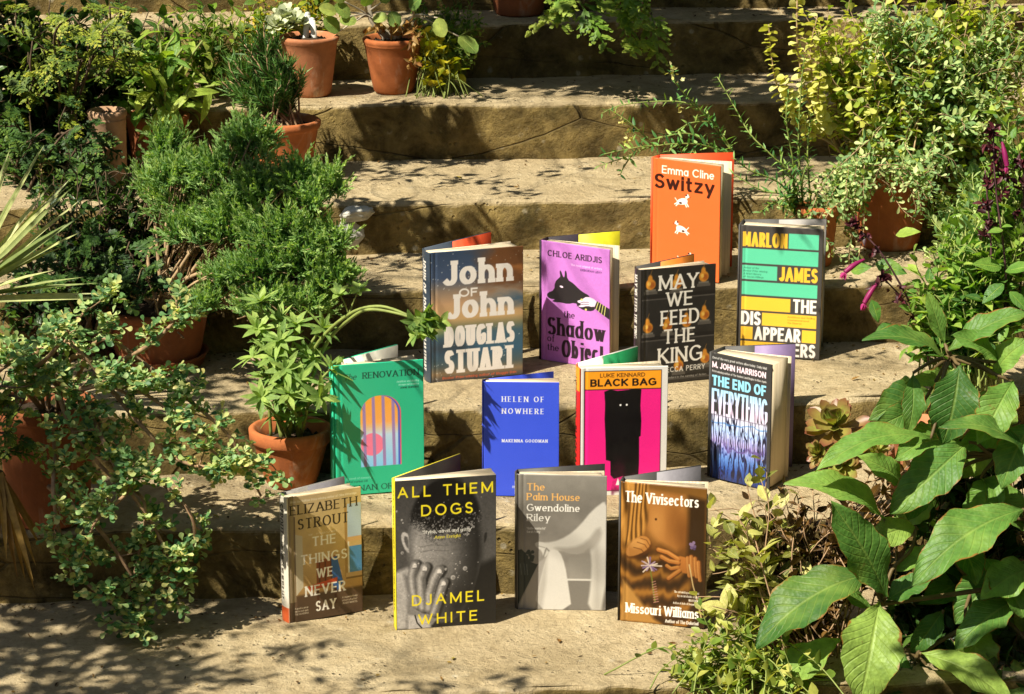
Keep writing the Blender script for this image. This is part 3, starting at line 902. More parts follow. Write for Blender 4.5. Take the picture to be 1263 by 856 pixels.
def cov_dogs(W, H):
    c = Canvas(W, H, '#4b4744', nx=240)
    g = lambda v: (v, v * .965, v * .93)
    c.rgb = c.vgrad([(0, g(.24)), (50, g(.34)), (100, g(.14))])
    c.blend(np.clip((c.U - 60) / 60, 0, 1) * .5, g(.30))
    # shoulders
    c.poly([(-5, 62), (12, 58), (22, 66), (24, 100), (-5, 100)], g(.70), soft=7); c.poly([(8, 62), (16, 66), (20, 82), (16, 100), (10, 100), (12, 80)], g(.36), soft=6, a=.7)
    c.poly([(82, 60), (105, 54), (105, 100), (66, 100)], g(.11), soft=9)
    # ears
    c.poly([(14, 36), (8, 33.5), (5.5, 37), (8, 44), (13, 49), (17, 47)], g(.74), soft=2, smooth=1); c.poly([(13, 38), (9.5, 36.5), (8.5, 39), (11, 44), (14, 46)], g(.34), soft=2, smooth=1)
    c.poly([(85, 37), (91, 34), (94, 38), (92, 45), (87, 50), (83, 47)], g(.30), soft=2, smooth=1); c.poly([(88, 39), (91, 37.5), (91, 42), (88, 46)], g(.14), soft=2, smooth=1)
    # head, lit from the left
    head = [(14, 20), (24, 5), (50, -2), (76, 5), (87, 20), (88, 42), (85, 60), (76, 80), (62, 96), (40, 98), (24, 84), (16, 62), (13, 42)]
    c.poly(head, g(.33), soft=2.5, smooth=1)
    lit = np.clip(1.15 - (c.U - 16) / 58 - abs(c.V - 50) / 70, 0, 1)
    inh = np.clip(1.25 - np.sqrt(((c.U - 50) / 38) ** 2 + ((c.V - 48) / 52) ** 2) * 1.2, 0, 1)
    c.blend(lit * np.clip(inh * 3, 0, 1) * .9, g(.66))
    c.blend(np.clip((c.U - 56) / 26, 0, 1) * np.clip(inh * 4, 0, 1) * .9, g(.10))
    c.blend(np.clip((c.V - 62) / 22, 0, 1) * np.clip((c.U - 40) / 20, 0, 1) * np.clip(inh * 4, 0, 1) * .8, g(.09))
    # cropped hair with a soft speckled hairline
    f = fbm(c.U / 1.7, c.V / 1.2, 5, 3)
    hl = 43 - .008 * (c.U - 52) ** 2 + 1.5 * np.sin(c.U / 5)
    hair = np.clip((hl - c.V) / 9 + (f - .5) * 2.4, 0, 1) * np.clip((1.0 - np.sqrt(((c.U - 50) / 38.5) ** 2 + ((c.V - 34) / 37) ** 2)) * 9, 0, 1)
    c.blend(hair, g(.075))
    c.blend(hair * np.clip((f - .58) * 7, 0, 1) * np.clip((c.V - 14) / 20, 0, 1), g(.55))
    # brow furrows
    for y, w in ((44, .6), (47.5, .7)):
        c.line([(24, y + 1), (36, y), (50, y + 1.2), (60, y + .6)], w, g(.36), soft=1.6, a=.8)
    c.poly([(46, 52), (52, 54), (56, 66), (48, 68)], g(.44), soft=3, a=.8)
    # palm and fingers pressed over the face
    c.poly([(12, 70), (22, 66), (40, 72), (48, 82), (44, 92), (34, 100), (16, 100), (12, 88)], g(.52), soft=3, smooth=1)
    fingers = [([(19.5, 56), (16.5, 64), (17.5, 73), (22, 84)], 8.6), ([(29.5, 58.5), (25, 66), (25.5, 76), (27, 86)], 9.2), ([(44, 61), (38.5, 67), (34, 76), (33, 87)], 9.0), ([(48, 69.5), (45, 75), (41.5, 83), (38, 90)], 8.0)]
    for pts, wd in fingers:
        c.line([(x + 2.4, y + .6) for x, y in pts], wd + 1.5, g(.10), soft=3, a=.85)
        c.line(pts, wd * 1.1, g(.40), soft=2.4)
        c.line([(x - 1.4, y) for x, y in pts], wd * .5, g(.72), soft=5)
        for q in ():
            i = q * (len(pts) - 1); j = int(i); x = pts[j][0] + (pts[j + 1][0] - pts[j][0]) * (i - j); y = pts[j][1] + (pts[j + 1][1] - pts[j][1]) * (i - j)
            c.line([(x - 3, y + .3), (x + 2.5, y - .3)], .55, g(.30), soft=.8, a=.85)
        c.ell(pts[0][0] - .4, pts[0][1] + 1.4, 2.2, 1.7, g(.93), soft=.8, a=.85); c.ell(pts[0][0] - .4, pts[0][1] + 2.9, 2.4, .5, g(.42), soft=.6, a=.8)
    c.poly([(12, 90), (30, 93), (36, 101), (12, 101)], g(.74), soft=4); c.line([(19, 91), (21, 96), (27, 101)], 1.4, g(.14))
    c.tint(.30, 2.2, 11)
    rng = np.random.default_rng(3)
    for _ in range(90):
        r = rng.uniform(.25, .8)
        c.ell(rng.uniform(12, 88), rng.uniform(14, 92), r, r * .65, g(.88), soft=.5, a=rng.uniform(.15, .7))
    for x, y, r in ((2, 20, 1), (7, 26, 1.1), (8, 28, .8), (7, 48, 1.6), (57, 67, 2.3), (69, 61.5, 2.2), (50, 61, 1.3), (60, 58, .8)):
        c.ell(x, y, r, r * .68, g(.82), soft=.8, a=.7); c.ell(x + .5, y + .3, r * .6, r * .4, g(.4), soft=.8, a=.6)
    k = '#f3de2a'
    c.text('ALL THEM', 3, 11.5, 97, 7.4, k, wt=.145, track=.36)
    c.text('DOGS', 26, 24.5, 77, 7.6, k, wt=.145, track=.32)
    c.text("'Stylish, adroit and gritty'", 27, 36.2, 76, 2.2, '#ece8dc', wt=.17, thin=.1, serif=.03, track=.08)
    c.text('Anne Enright', 39, 40, 65, 2.0, '#e8d640', wt=.18, thin=.1, serif=.03, track=.1)
    c.text('DJAMEL', 16, 84.5, 88, 7.4, k, wt=.145, track=.36)
    c.text('WHITE', 22, 97.6, 81, 7.2, k, wt=.145, track=.34)
    return c

def cov_palm(W, H):
    c = Canvas(W, H, '#8d8880')
    c.rgb = c.vgrad([(0, '#847f76'), (25, '#716c64'), (55, '#8d877e'), (100, '#6b665f')])
    c.tint(.16, 16, 3)
    c.rect(58, 60, 88, 77, '#8b867d', soft=6); c.rect(56, 76.5, 86, 78, '#c9c4ba', soft=1.5); c.rect(58, 78, 84, 100, '#746f67', soft=2)
    wht, mid, dk = '#c2bdb3', '#8f897f', '#544f48'
    c.poly([(100, 18), (100, 100), (79, 100), (83, 80), (84, 62), (80, 50), (82, 32), (92, 22)], wht, soft=4, smooth=1)
    c.poly([(100, 17), (84, 25), (70, 37), (56, 45), (40, 49.5), (22, 50), (22, 53), (34, 57), (48, 55), (64, 58.5), (78, 56), (88, 46), (100, 36)], wht, soft=3, smooth=1)
    c.poly([(40, 53), (62, 53.5), (78, 49), (92, 36), (96, 44), (84, 56), (64, 59), (48, 56)], mid, soft=6, a=.75, smooth=1)
    c.poly([(20, 50), (27, 49), (36, 52), (36, 58), (30, 61.5), (28, 56), (21, 52.8)], wht, soft=2, smooth=1)
    c.line([(30, 60), (33, 54), (36, 56)], 1.5, dk, soft=2, a=.7); c.line([(24, 52.4), (31, 53.5)], .8, dk, soft=1.5, a=.6)
    c.poly([(0, 100), (24, 65), (34, 60), (30, 80), (20, 100)], '#98928a', soft=3)
    c.poly([(19, 100), (28, 72), (35, 57), (40, 54.5), (48, 56), (54, 66), (58, 82), (62, 100)], '#c9c4bb', soft=2, smooth=1)
    c.poly([(19, 100), (28, 72), (34, 59), (33, 80), (28, 100)], '#9d978d', soft=6, a=.6); c.poly([(86, 100), (88, 70), (86, 50), (92, 45), (93, 80), (95, 100)], '#a39d93', soft=8, a=.6)
    tree = [(0, 56), (5, 55), (8, 57), (12, 60), (14, 64), (22, 66), (24, 65.5), (12, 82), (0, 98)]
    c.poly(tree, '#26302f'); rng = np.random.default_rng(4)
    for _ in range(40):
        c.ell(rng.uniform(0, 18), rng.uniform(56, 68), 2, 1.3, '#2a3433', a=.9)
    for x in (4, 8, 11):
        c.line([(x, 66), (x + 1, 74)], .6, '#8d948e', a=.6)
    c.text('The', 11, 11.4, 31, 5.2, '#e8ad5c', wt=.15, thin=.075, nib=15, serif=.04, track=.12)
    c.text('Palm House', 11, 18.6, 70, 5.2, '#e8ad5c', wt=.15, thin=.075, nib=15, serif=.04, track=.14)
    c.text('Gwendoline', 11, 26.6, 70, 5.2, '#efeae0', wt=.15, thin=.075, nib=15, serif=.04, track=.14)
    c.text('Riley', 11, 34, 37, 5.2, '#efeae0', wt=.15, thin=.075, nib=15, serif=.04, track=.14)
    c.tiny("'Quite masterful'", 11, 40.2, 32, 1.7, '#efeae0', .8); c.tiny('Sarah Perry', 11, 42.8, 26, 1.7, '#efeae0', .8)
    return c

def cov_vivi(W, H):
    c = Canvas(W, H, '#6b4a1e')
    c.rgb = c.vgrad([(0, '#7d5a26'), (30, '#9a6a30'), (55, '#5a3c18'), (80, '#4f3615'), (100, '#3c2a12')])
    sk = '#c08a4a'
    c.poly([(30, 4), (74, 6), (78, 40), (66, 46), (44, 40), (34, 32)], '#b58044', soft=8); c.ell(64, 26, 9, 16, '#8a5a28', soft=14, a=.7); c.ell(75, 34, 9, 12, '#7c4f22', soft=12, a=.8)
    c.ell(42, 28, 8, 10, '#c99656', soft=12, a=.8); c.ell(41.5, 24.5, 1.3, .9, '#4a2c12', soft=1)
    c.poly([(80, 6), (100, 8), (100, 100), (84, 100), (78, 60)], '#38260f', soft=8)
    f = fbm(c.U / 16 + c.V / 60, c.V / 60, 21, 3)
    dr = np.clip((34 - c.U - np.maximum(0, c.V - 26) * .5) / 4, 0, 1)
    fold = .5 + .5 * np.sin(c.U * .9 + f * 14)
    c.blend(dr, np.stack([np.interp(fold, [0, .5, 1], [.36, .66, .82]), np.interp(fold, [0, .5, 1], [.24, .48, .62]), np.interp(fold, [0, .5, 1], [.08, .22, .32])], -1))
    lowd = np.clip((c.V - 44 - (c.U - 30) * .10) / 6, 0, 1) * np.clip((88 - c.U) / 8, 0, 1)
    q = np.sqrt(((c.U - 34) / 1.0) ** 2 + ((c.V - 40) * 1.6) ** 2)
    fold2 = .5 + .5 * np.sin(q * .34 + f * 9)
    c.blend(lowd * .9, np.stack([np.interp(fold2, [0, .6, 1], [.22, .42, .66]), np.interp(fold2, [0, .6, 1], [.14, .28, .47]), np.interp(fold2, [0, .6, 1], [.05, .11, .2])], -1))
    c.poly([(4, 70), (14, 76), (40, 96), (50, 100), (0, 100)], '#b98f4c', soft=6)
    dkh = '#5a3412'
    c.poly([(6, 51), (12, 44), (22, 38), (30, 37), (36, 40), (38, 45), (32, 50), (20, 54), (8, 55)], dkh, soft=4, a=.7, smooth=1)
    c.poly([(6, 49), (12, 43), (22, 37.5), (30, 37), (35, 39.5), (36, 43), (30, 48), (18, 52), (8, 53)], sk, soft=2, smooth=1)
    c.ell(20, 43, 9, 3.5, '#d8a765', soft=5, a=.8, rot=25)
    for p in ([(24, 39), (31, 40), (35, 44)], [(20, 42), (29, 43.4), (33, 47)], [(16, 46), (25, 47), (29, 50)]):
        c.line(p, .8, dkh, soft=1.2, a=.85)
    c.poly([(42, 44), (52, 45), (64, 48.5), (70, 51), (70, 56), (62, 55), (50, 50)], dkh, soft=4, a=.7)
    c.poly([(68, 49), (78, 50), (86, 55), (84, 60), (76, 62), (68, 59), (64, 53)], '#bb7b3c', soft=2, smooth=1)
    for p, w in (([(68, 51.5), (56, 47.5), (45, 46)], 5.0), ([(68, 54), (58, 53.5), (49, 51)], 5.0), ([(68, 57.5), (60, 58.8), (55, 57)], 4.2), ([(70, 59.5), (63, 63), (57, 66)], 4.4)):
        c.line([(x, y + .9) for x, y in p], w + 1.0, dkh, soft=1.6, a=.8)
        c.line(p, w, '#bd7d3e', soft=1.2); c.line([(x, y - .5) for x, y in p], w * .4, '#d8a05c', soft=1.4, a=.8)
    c.poly([(77, 48), (84, 46.5), (92, 50), (96, 57), (93, 66), (86, 69), (79, 62)], dkh, soft=3, a=.6, smooth=1)
    for k_, (x, y) in enumerate(((79, 50), (83, 49), (87.5, 50), (91.5, 52.5))):
        p = [(x, y), (x + .6, y + 7), (x + 2.2, y + 13)]
        c.line([(q[0] + 1.2, q[1]) for q in p], 5.0, dkh, soft=1.4, a=.8)
        c.line(p, 4.2, '#ad733a', soft=1.2); c.line([(q[0] - .8, q[1]) for q in p], 1.5, '#d09a5a', soft=1.2, a=.8)
    c.line([(81, 55), (86, 70), (92, 82), (97, 95)], 1.5, '#d8c79a')
    rng = np.random.default_rng(8)
    for k in range(14):
        a = k / 14 * 6.28 + rng.uniform(-.2, .2)
        c.line([(35, 58), (35 + math.cos(a) * rng.uniform(7, 14), 58 + math.sin(a) * rng.uniform(3, 7))], 1.7, rng.choice(['#d9cfe8', '#b9a8dc', '#efeaf2', '#8f7cc4']))
    for k in range(8):
        c.ell(86 + rng.uniform(-5, 5), 42 + rng.uniform(-3.5, 3), 1.8, 1.2, rng.choice(['#6c5c94', '#4d4070', '#8b7ab4']))
    c.line([(36, 62), (38, 68), (39, 74), (42, 84)], 1.4, '#7a8a3a')
    for k in range(9):
        c.line([(38 + k * .3, 70 + k * 1.8), (42 + k * .5, 69 + k * 1.8)], 1.0, '#b58a8a')
    c.rgb *= np.array([.86, .80, .70])
    wh = '#f3eee2'
    c.text('The Vivisectors', 5, 13.8, 91, 7.8, wh, wt=.16, thin=.09, nib=25, serif=.03, track=.07)
    c.text('Missouri Williams', 7, 93.6, 93, 7.2, wh, wt=.16, thin=.09, nib=25, serif=.03, track=.07)
    for i, s in enumerate(('The astonishing second novel', 'by an inimitable stylist', 'MEGAN NOLAN', 'Author of Acts of Desperation')):
        c.tiny(s, 92 - len(s) * 1.0, 76 + i * 2.7, 93, 1.6, wh, .9)
    c.text('Author of The Doloriad', 54, 98.2, 93, 2.4, wh, wt=.17, thin=.1, track=.07)
    return c

# ------------------------------------------------------------ building a book
def mat_paint(name, rough=.40):
    m, nt, bs = new_mat(name)
    a = nt.nodes.new('ShaderNodeAttribute')
    a.attribute_name = 'paint'
    n = noise_n(nt, obj_co(nt), 900.0, 2, .6)
    c = mixc(nt, ramp(nt, n, [(.25, .16), (.75, 0)]), a.outputs['Color'], (0, 0, 0))
    nt.links.new(c, bs.inputs['Base Color'])
    bs.inputs['Roughness'].default_value = rough
    bs.inputs['Specular IOR Level'].default_value = .35
    w = noise_n(nt, obj_co(nt), 14.0, 3, .5)
    bump(nt, bs, w, .2, .005)
    sm = noise_n(nt, obj_co(nt), 38.0, 5, .7)
    nt.links.new(mth(nt, 'ADD', mth(nt, 'MULTIPLY', sm, .35), .22), bs.inputs['Roughness'])
    bs.inputs['Coat Weight'].default_value = .12
    bs.inputs['Coat Roughness'].default_value = .25
    return m

M_PRINT = mat_paint('printed_jacket')

def mat_board(name, col):
    return mat_plain(name, tuple(lin(srgb(col))), .55, .08, 120, .1)

def mat_pages():
    m, nt, bs = new_mat('page_edges')
    co = obj_co(nt)
    sp = nd(nt, 'ShaderNodeMapping', {'Vector': co, 'Scale': (30, 1500, 2)})
    n = noise_n(nt, sp.outputs[0], 1.0, 4, .7)
    c = mixc(nt, ramp(nt, n, [(.3, 0), (.7, 1)]), (.50, .38, .22), (.82, .71, .53))
    nt.links.new(c, bs.inputs['Base Color'])
    bs.inputs['Roughness'].default_value = .9
    bump(nt, bs, n, .5, .0012)
    return m

M_PAGES = mat_pages()

def painted(name, cv, plane, thick, parent, bow=None):
    """grid with the printed picture on one side and a plain board behind: plane(x_mm, z_mm) -> outer point, inner point"""
    ny, nx = cv.ny, cv.nx
    Xm, Zm = cv.X.ravel() / 1000, cv.Y.ravel() / 1000
    V = plane(Xm, Zm, 0.0)
    back = plane(Xm, Zm, thick)
    idx = np.arange(ny * nx).reshape(ny, nx)
    q = np.stack([idx[:-1, :-1], idx[:-1, 1:], idx[1:, 1:], idx[1:, :-1]], -1).reshape(-1, 4)
    ring = np.concatenate([idx[0, :], idx[1:, -1], idx[-1, -2::-1], idx[-2:0:-1, 0]])
    nb = ny * nx
    rb = np.arange(len(ring)) + nb
    V = np.concatenate([V, back[ring]])
    side = np.stack([np.roll(ring, -1), ring, rb, np.roll(rb, -1)], -1)
    loops = np.concatenate([q.ravel(), side.ravel(), rb[::-1]])
    tot = np.concatenate([np.full(len(q), 4), np.full(len(side), 4), [len(rb)]])
    st = np.concatenate([[0], np.cumsum(tot)[:-1]])
    me = np_mesh(name, V, loops, st, tot)
    c = lin(cv.rgb.reshape(-1, 3))
    c = np.concatenate([c, c[ring]])
    at_ = me.color_attributes.new('paint', 'FLOAT_COLOR', 'POINT')
    at_.data.foreach_set('color', np.concatenate([c, np.ones((len(c), 1))], 1).astype(np.float32).ravel())
    return link_mesh(name, me, M_PRINT, parent)

BOOKS = {}

def make_book(name, label, k, BL, BR, TLy, BT, art, Ts, Tf, board, flap, spine_art=None, soft=False, nx=190, page_col=None, phi=None, lean=0.0, flap_from=.42):
    """BL, BR: photo pixels of the front cover's lower corners on tread k; TLy: row of its upper left corner; BT: pixel of the back cover's free top corner"""
    z = TREAD_Z[k]
    a, b = put(*BL, k), put(*BR, k)
    W = float(np.hypot(*(b - a)[:2]))
    yaw = math.atan2(b[1] - a[1], b[0] - a[0])
    H = float(at(BL[0], TLy, a[1])[2]) - z
    # back cover angle from its free corner
    tc = .0012 if soft else .0028
    c, s = math.cos(yaw), math.sin(yaw)
    if phi is None:
        p = onz(*BT, z + H) - a
        lx, ly = p[0] * c + p[1] * s, -p[0] * s + p[1] * c
        phi = math.atan2(ly - Ts, lx)
        ln = math.hypot(lx, ly - Ts)
    else:
        ln = W
    print('book %-28s W %.3f H %.3f yaw %.0f open %.0f backlen %.3f' % (label[:28], W, H, math.degrees(yaw), math.degrees(phi), ln))
    phi = max(R_(6), min(R_(60), phi))
    t = thing('book', label, 'book', (a[0], a[1], z + .0008), yaw, 'books standing open on the steps')
    if lean:
        t.rotation_euler = (-lean, 0, yaw)
    cv = art(W, H)
    rr = .004 if not soft else .0008
    def front(x, zz, th):
        y = np.full_like(x, th)
        # the jacket rolls back into the hinge at the spine edge
        e = np.clip((rr - x) / rr, 0, 1)
        y = y + (rr * .6) * e * e + (0 if soft else .0009) * np.exp(-((x - .0095) / .0022) ** 2) + .0016 * (x / W) ** 2 * np.cos(zz / H * 3.1) * bow
        return np.stack([x, y, zz], -1)
    bow = np.random.default_rng(len(BOOKS) + 40).uniform(-1, 1)
    painted('front_cover', cv, front, tc, t)
    # text block: a wedge of pages that fans from the spine
    ov = 0.0 if soft else .0032
    pb = MB()
    n = 9
    pf = [(.003, tc)] + [(W - ov, tc)] + [(W - ov - .0004, tc + Tf * .25), (W - ov - .0035 + (.002 if soft else 0), tc + Tf * .6), (W - ov - (.001 if soft else .006), tc + Tf)]
    for i in range(n):
        f = 1 - (i + 1) / n
        pf.append((.003 + (W - ov - .006) * f, tc + Ts * .92 + (Tf - Ts * .92) * f ** 1.5 + .0015 * math.sin(f * 3.1)))
    pb.prism(pf, ov, H - ov)
    pb.build('page_block', page_col or M_PAGES, t)
    # spine
    if spine_art:
        sw = Ts + 2 * tc
        sc_ = spine_art(sw, H)
        def sp(x, zz, th):
            u = x / sw
            bulge = (.0035 if not soft else .0) * np.sin(np.clip(u, 0, 1) * math.pi)
            return np.stack([-.0004 - bulge + th, sw - x, zz], -1)
        painted('spine', sc_, sp, .002, t)
    else:
        sb = MB(); sb.box((-.0028, .0006, 0), (0, Ts + 2 * tc, H)); sb.build('spine', board, t)
    # back cover, opened
    bb = MB()
    L = W
    y0 = Ts + tc
    ca, sa = math.cos(phi), math.sin(phi)
    def rot(x, y): return (x * ca - y * sa, y0 + x * sa + y * ca)
    bb.prism([rot(0, 0), rot(L, 0), rot(L, tc), rot(0, tc)], 0, H)
    bb.build('back_cover', board, t)
    if flap is not None:
        fb = MB()
        fb.prism([rot(L * flap_from, -.0012), rot(L * .995, -.0012), rot(L * .995, -.0004), rot(L * flap_from, -.0004)], .0004, H - .0004)
        fb.build('jacket_flap', flap, t)
    # endpaper and loose leaves between block and back cover
    for j, fr in enumerate((.35, .7)):
        if soft: break
        ang = math.atan2(Tf - Ts, W) + (phi - math.atan2(Tf - Ts, W)) * fr * .5
        lf = MB()
        x1, y1 = (W - .008) * math.cos(ang), (W - .008) * math.sin(ang)
        st = tc + Ts * (.94 + .02 * j)
        lf.prism([(.004, st), (.004 + x1 * .5, st + y1 * .5 - .002), (.004 + x1, st + y1), (.004 + x1, st + y1 + .00025), (.004 + x1 * .5, st + y1 * .5 - .00175), (.004, st + .00025)], ov, H - ov)
        if fr < .6 or flap is None:
            lf.build('loose_page', M_PAGES, t)
    BOOKS[name] = (t, W, H)
    return t

def spine_plain(bg, parts, fg, band=None):
    """lettering that runs down the spine: list of (text, from %, to %, cap % of spine width)"""
    def f(w, h):
        lay = Canvas(h, w, bg, nx=int(min(330, h / .0008)))
        if band:
            for x0, x1, col in band: lay.rect(x0, 0, x1, 100, col)
        for s, x0, x1, cap, kw in parts:
            lay.text(s, x0, 50 + cap / 2, x1, cap, fg, **kw)
        cv = Canvas(w, h, bg, nx=lay.ny)
        cv.ny = lay.nx
        cv.x = np.linspace(0, cv.W, cv.nx); cv.y = np.linspace(0, cv.H, cv.ny)
        cv.X, cv.Y = np.meshgrid(cv.x, cv.y)
        # lay x (0..h from the head) -> spine y downwards; lay top -> right of the spine seen from outside
        r = lay.rgb                                     # [row = from bottom of text, col = along]
        cv.rgb = r[:, ::-1].transpose(1, 0, 2)
        return cv
    return f

bd = mat_board
B_DARK, B_NAVY, B_YEL, B_BLUE = bd('charcoal_board', '#3a3836'), bd('navy_board', '#39424e'), bd('yellow_board', '#e8d43c'), bd('blue_board', '#3347b8')
B_ORANGE, B_GREY, B_WHITE, B_GREEN = bd('red_orange_board', '#e2502a'), bd('grey_board', '#8f8b86'), bd('white_board', '#cfcac2'), bd('teal_board', '#2cae85')
F_RED, F_YEL, F_GRN, F_LIL, F_GREY = bd('red_flap', '#d2512e'), bd('yellow_flap', '#d8d02e'), bd('green_flap', '#1e7a48'), bd('lilac_flap', '#7d6a90'), bd('silver_flap', '#77747a')  # lilac flap toned darker to take in the shadow on it
B_PURPLE = bd('purple_board', '#2e2430')
P_WHITE = None
sans = dict(wt=.2, track=.14)
seri = dict(wt=.17, thin=.09, nib=8, serif=.04, track=.14)

make_book('john', 'dusky landscape hardback titled John of John with big cream lettering', 2, (531, 473), (645, 462.5), 313, (593, 290), cov_john, .030, .036, B_NAVY, F_RED,
          spine_plain('#39434f', [('JOHN OF JOHN', 6, 50, 42, sans), ('DOUGLAS STUART', 56, 92, 36, sans)], '#e9e2d8'))
make_book('shadow', 'purple hardback with a black shadow-puppet dog on its cover', 2, (666.5, 443.5), (751, 457), 297, (756.4, 286), cov_shadow, .022, .024, B_PURPLE, F_YEL)
make_book('switzy', 'orange hardback titled Switzy with little white dogs, highest book on the steps', 3, (803, 337), (886, 349.5), 195, (901, 189), cov_switzy, .022, .026, B_ORANGE, None,
          )
make_book('king', 'charcoal hardback titled May We Feed the King with pears on shelves', 2, (789, 477), (880, 467.5), 334, (841, 318), cov_king, .020, .028, B_DARK, bd('amber_flap', '#c8742c'),
          spine_plain('#332f2c', [('MAY WE FEED THE KING', 5, 60, 40, seri), ('PERRY', 80, 95, 36, seri)], '#e9e2d8'))
make_book('disappear', 'thick dark grey hardback titled The Disappearers in mint and yellow blocks', 2, (909.5, 437.5), (1010.5, 444.5), 278, (1021.7, 271), cov_disappear, .036, .034, B_DARK, B_GREY)
make_book('end', 'thick charcoal hardback titled The End of Everything with dripping blue letters', 1, (873.5, 588), (948, 606), 435, (979, 425), cov_end, .036, .056, B_DARK, F_LIL)
make_book('bag', 'pink and orange hardback titled Black Bag with two white eyes', 1, (714, 613), (821.5, 609.5), 455, (784, 429), cov_bag, .024, .024, B_WHITE, F_GRN,
          spine_plain('#cf2a2a', [('LUKE KENNARD', 8, 40, 36, sans), ('BLACK BAG', 46, 80, 46, sans)], '#1c1412', [(0, 18, '#f09a22')]))
make_book('helen', 'plain royal blue paperback titled Helen of Nowhere', 1, (597, 612), (689, 613), 471.5, (683, 459), cov_helen, .012, .022, B_BLUE, None, None, True)
make_book('renov', 'teal green book titled The Renovation with a striped arched window', 1, (414, 613), (523.5, 604), 452, (485.5, 427.6), cov_renov, .016, .028, B_GREEN, bd('cream_flap', '#e0dccb'), flap_from=.02)
make_book('strout', 'tan hardback painted with a seaside room, titled The Things We Never Say', 0, (357, 769.5), (447.4, 754), 615, (414.6, 592), cov_strout, .022, .026, B_GREY, F_GREY,
          spine_plain('#cfc8b8', [('STROUT', 6, 30, 46, seri), ('THE THINGS WE NEVER SAY', 36, 82, 32, seri)], '#3a342c', [(88, 100, '#c4582c')]))
make_book('dogs', 'black and white portrait book titled All Them Dogs with yellow lettering', 0, (488.5, 778), (612, 768.5), 594.5, (562.6, 562), cov_dogs, .014, .030, B_YEL, bd('dark_inside', '#37332f'),
          spine_plain('#ecd92e', [('ALL THEM DOGS', 6, 46, 40, sans), ('DJAMEL WHITE', 52, 88, 40, sans)], '#2a2a20'), True, flap_from=.02)
make_book('palm', 'grey hardback titled The Palm House with a pale sculpted leg', 0, (637.5, 752), (747, 754), 586, (0, 0), cov_palm, .020, .022, B_DARK, None,
          spine_plain('#4a4642', [('THE PALM HOUSE', 6, 50, 40, sans)], '#cfc8bc'), phi=R_(14))
make_book('vivi', 'golden brown drapery hardback titled The Vivisectors with hands holding flowers', 0, (763.8, 766), (868.6, 776), 595, (860.5, 576), cov_vivi, .020, .028, B_DARK, F_GREY)
# ------------------------------------------------------------ foliage kit
UPZ = np.array([0, 0, 1.0])

def unit(v):
    v = np.asarray(v, float)
    return v / (np.linalg.norm(v, axis=-1, keepdims=True) + 1e-12)

def tmpl(profile, cols=3):
    """profile: (along, half width) rows"""
    return np.array(profile, float), cols

T_OVATE = tmpl([(0, .10), (.18, .72), (.42, 1.0), (.70, .72), (.9, .28), (1, .03)])
T_ROUND = tmpl([(0, .12), (.2, .8), (.5, 1.0), (.8, .82), (.95, .4), (1, .12)])
T_OBOV = tmpl([(0, .10), (.3, .38), (.6, .9), (.8, 1.0), (.95, .6), (1, .2)])
T_LANCE = tmpl([(0, .15), (.2, .8), (.45, 1.0), (.75, .6), (1, .02)])
T_STRAP = tmpl([(0, .55), (.2, .95), (.5, 1.0), (.8, .75), (1, .03)])
T_BLADE = tmpl([(0, .7), (.3, 1.0), (.7, .7), (1, .04)])
T_TINY = tmpl([(0, .15), (.5, 1.0), (1, .1)], 2)
T_NEEDLE = tmpl([(0, .8), (.5, 1.0), (1, .1)], 2)

class Leaves:
    """many leaf faces gathered in one mesh; attribute lf = (across, along, random)"""
    def __init__(self):
        self.V, self.L, self.F, self.n = [], [], [], 0

    def add(self, T, P, D, N, L, W, tint, curl=.15, fold=.25):
        prof, cols = T
        P, D, N = np.atleast_2d(P), unit(np.atleast_2d(D)), np.atleast_2d(N)
        n = len(P)
        S = np.cross(D, N)
        bad = np.linalg.norm(S, axis=1) < 1e-4
        S[bad] = np.cross(D[bad], np.array([.3, .9, .2]))
        S = unit(S)
        M = np.cross(S, D)
        L = np.broadcast_to(np.asarray(L, float), (n,))[:, None, None, None]
        W = np.broadcast_to(np.asarray(W, float), (n,))[:, None, None, None] * .5
        tint = np.broadcast_to(np.asarray(tint, float), (n,))
        curl = np.broadcast_to(np.asarray(curl, float), (n,))[:, None, None, None]
        t = prof[:, 0][None, :, None, None]
        w = prof[:, 1][None, :, None, None]
        s = (np.array([-1, 1.0]) if cols == 2 else np.array([-1, 0, 1.0]))[None, None, :, None]
        V = (P[:, None, None, :] + D[:, None, None, :] * t * L + S[:, None, None, :] * s * w * W
             + M[:, None, None, :] * (fold * abs(s) * w * W - curl * t * t * L))
        r, c = prof.shape[0], cols
        lf = np.zeros((n, r, c, 3))
        lf[..., 0] = s[..., 0]; lf[..., 1] = t[..., 0]; lf[..., 2] = tint[:, None, None]
        base = np.arange(r * c).reshape(r, c)
        q = np.stack([base[:-1, :-1], base[:-1, 1:], base[1:, 1:], base[1:, :-1]], -1).reshape(-1, 4)
        F = (q[None] + (np.arange(n) * r * c)[:, None, None] + self.n).reshape(-1, 4)
        self.V.append(V.reshape(-1, 3)); self.L.append(lf.reshape(-1, 3)); self.F.append(F)
        self.n += n * r * c

    def build(self, name, mat, parent=None, smooth=True):
        V, F = np.concatenate(self.V), np.concatenate(self.F)
        me = np_mesh(name, V, F.ravel(), np.arange(len(F)) * 4, np.full(len(F), 4))
        a = me.attributes.new('lf', 'FLOAT_VECTOR', 'POINT')
        a.data.foreach_set('vector', np.concatenate(self.L).astype(np.float32).ravel())
        return link_mesh(name, me, mat, parent, smooth)

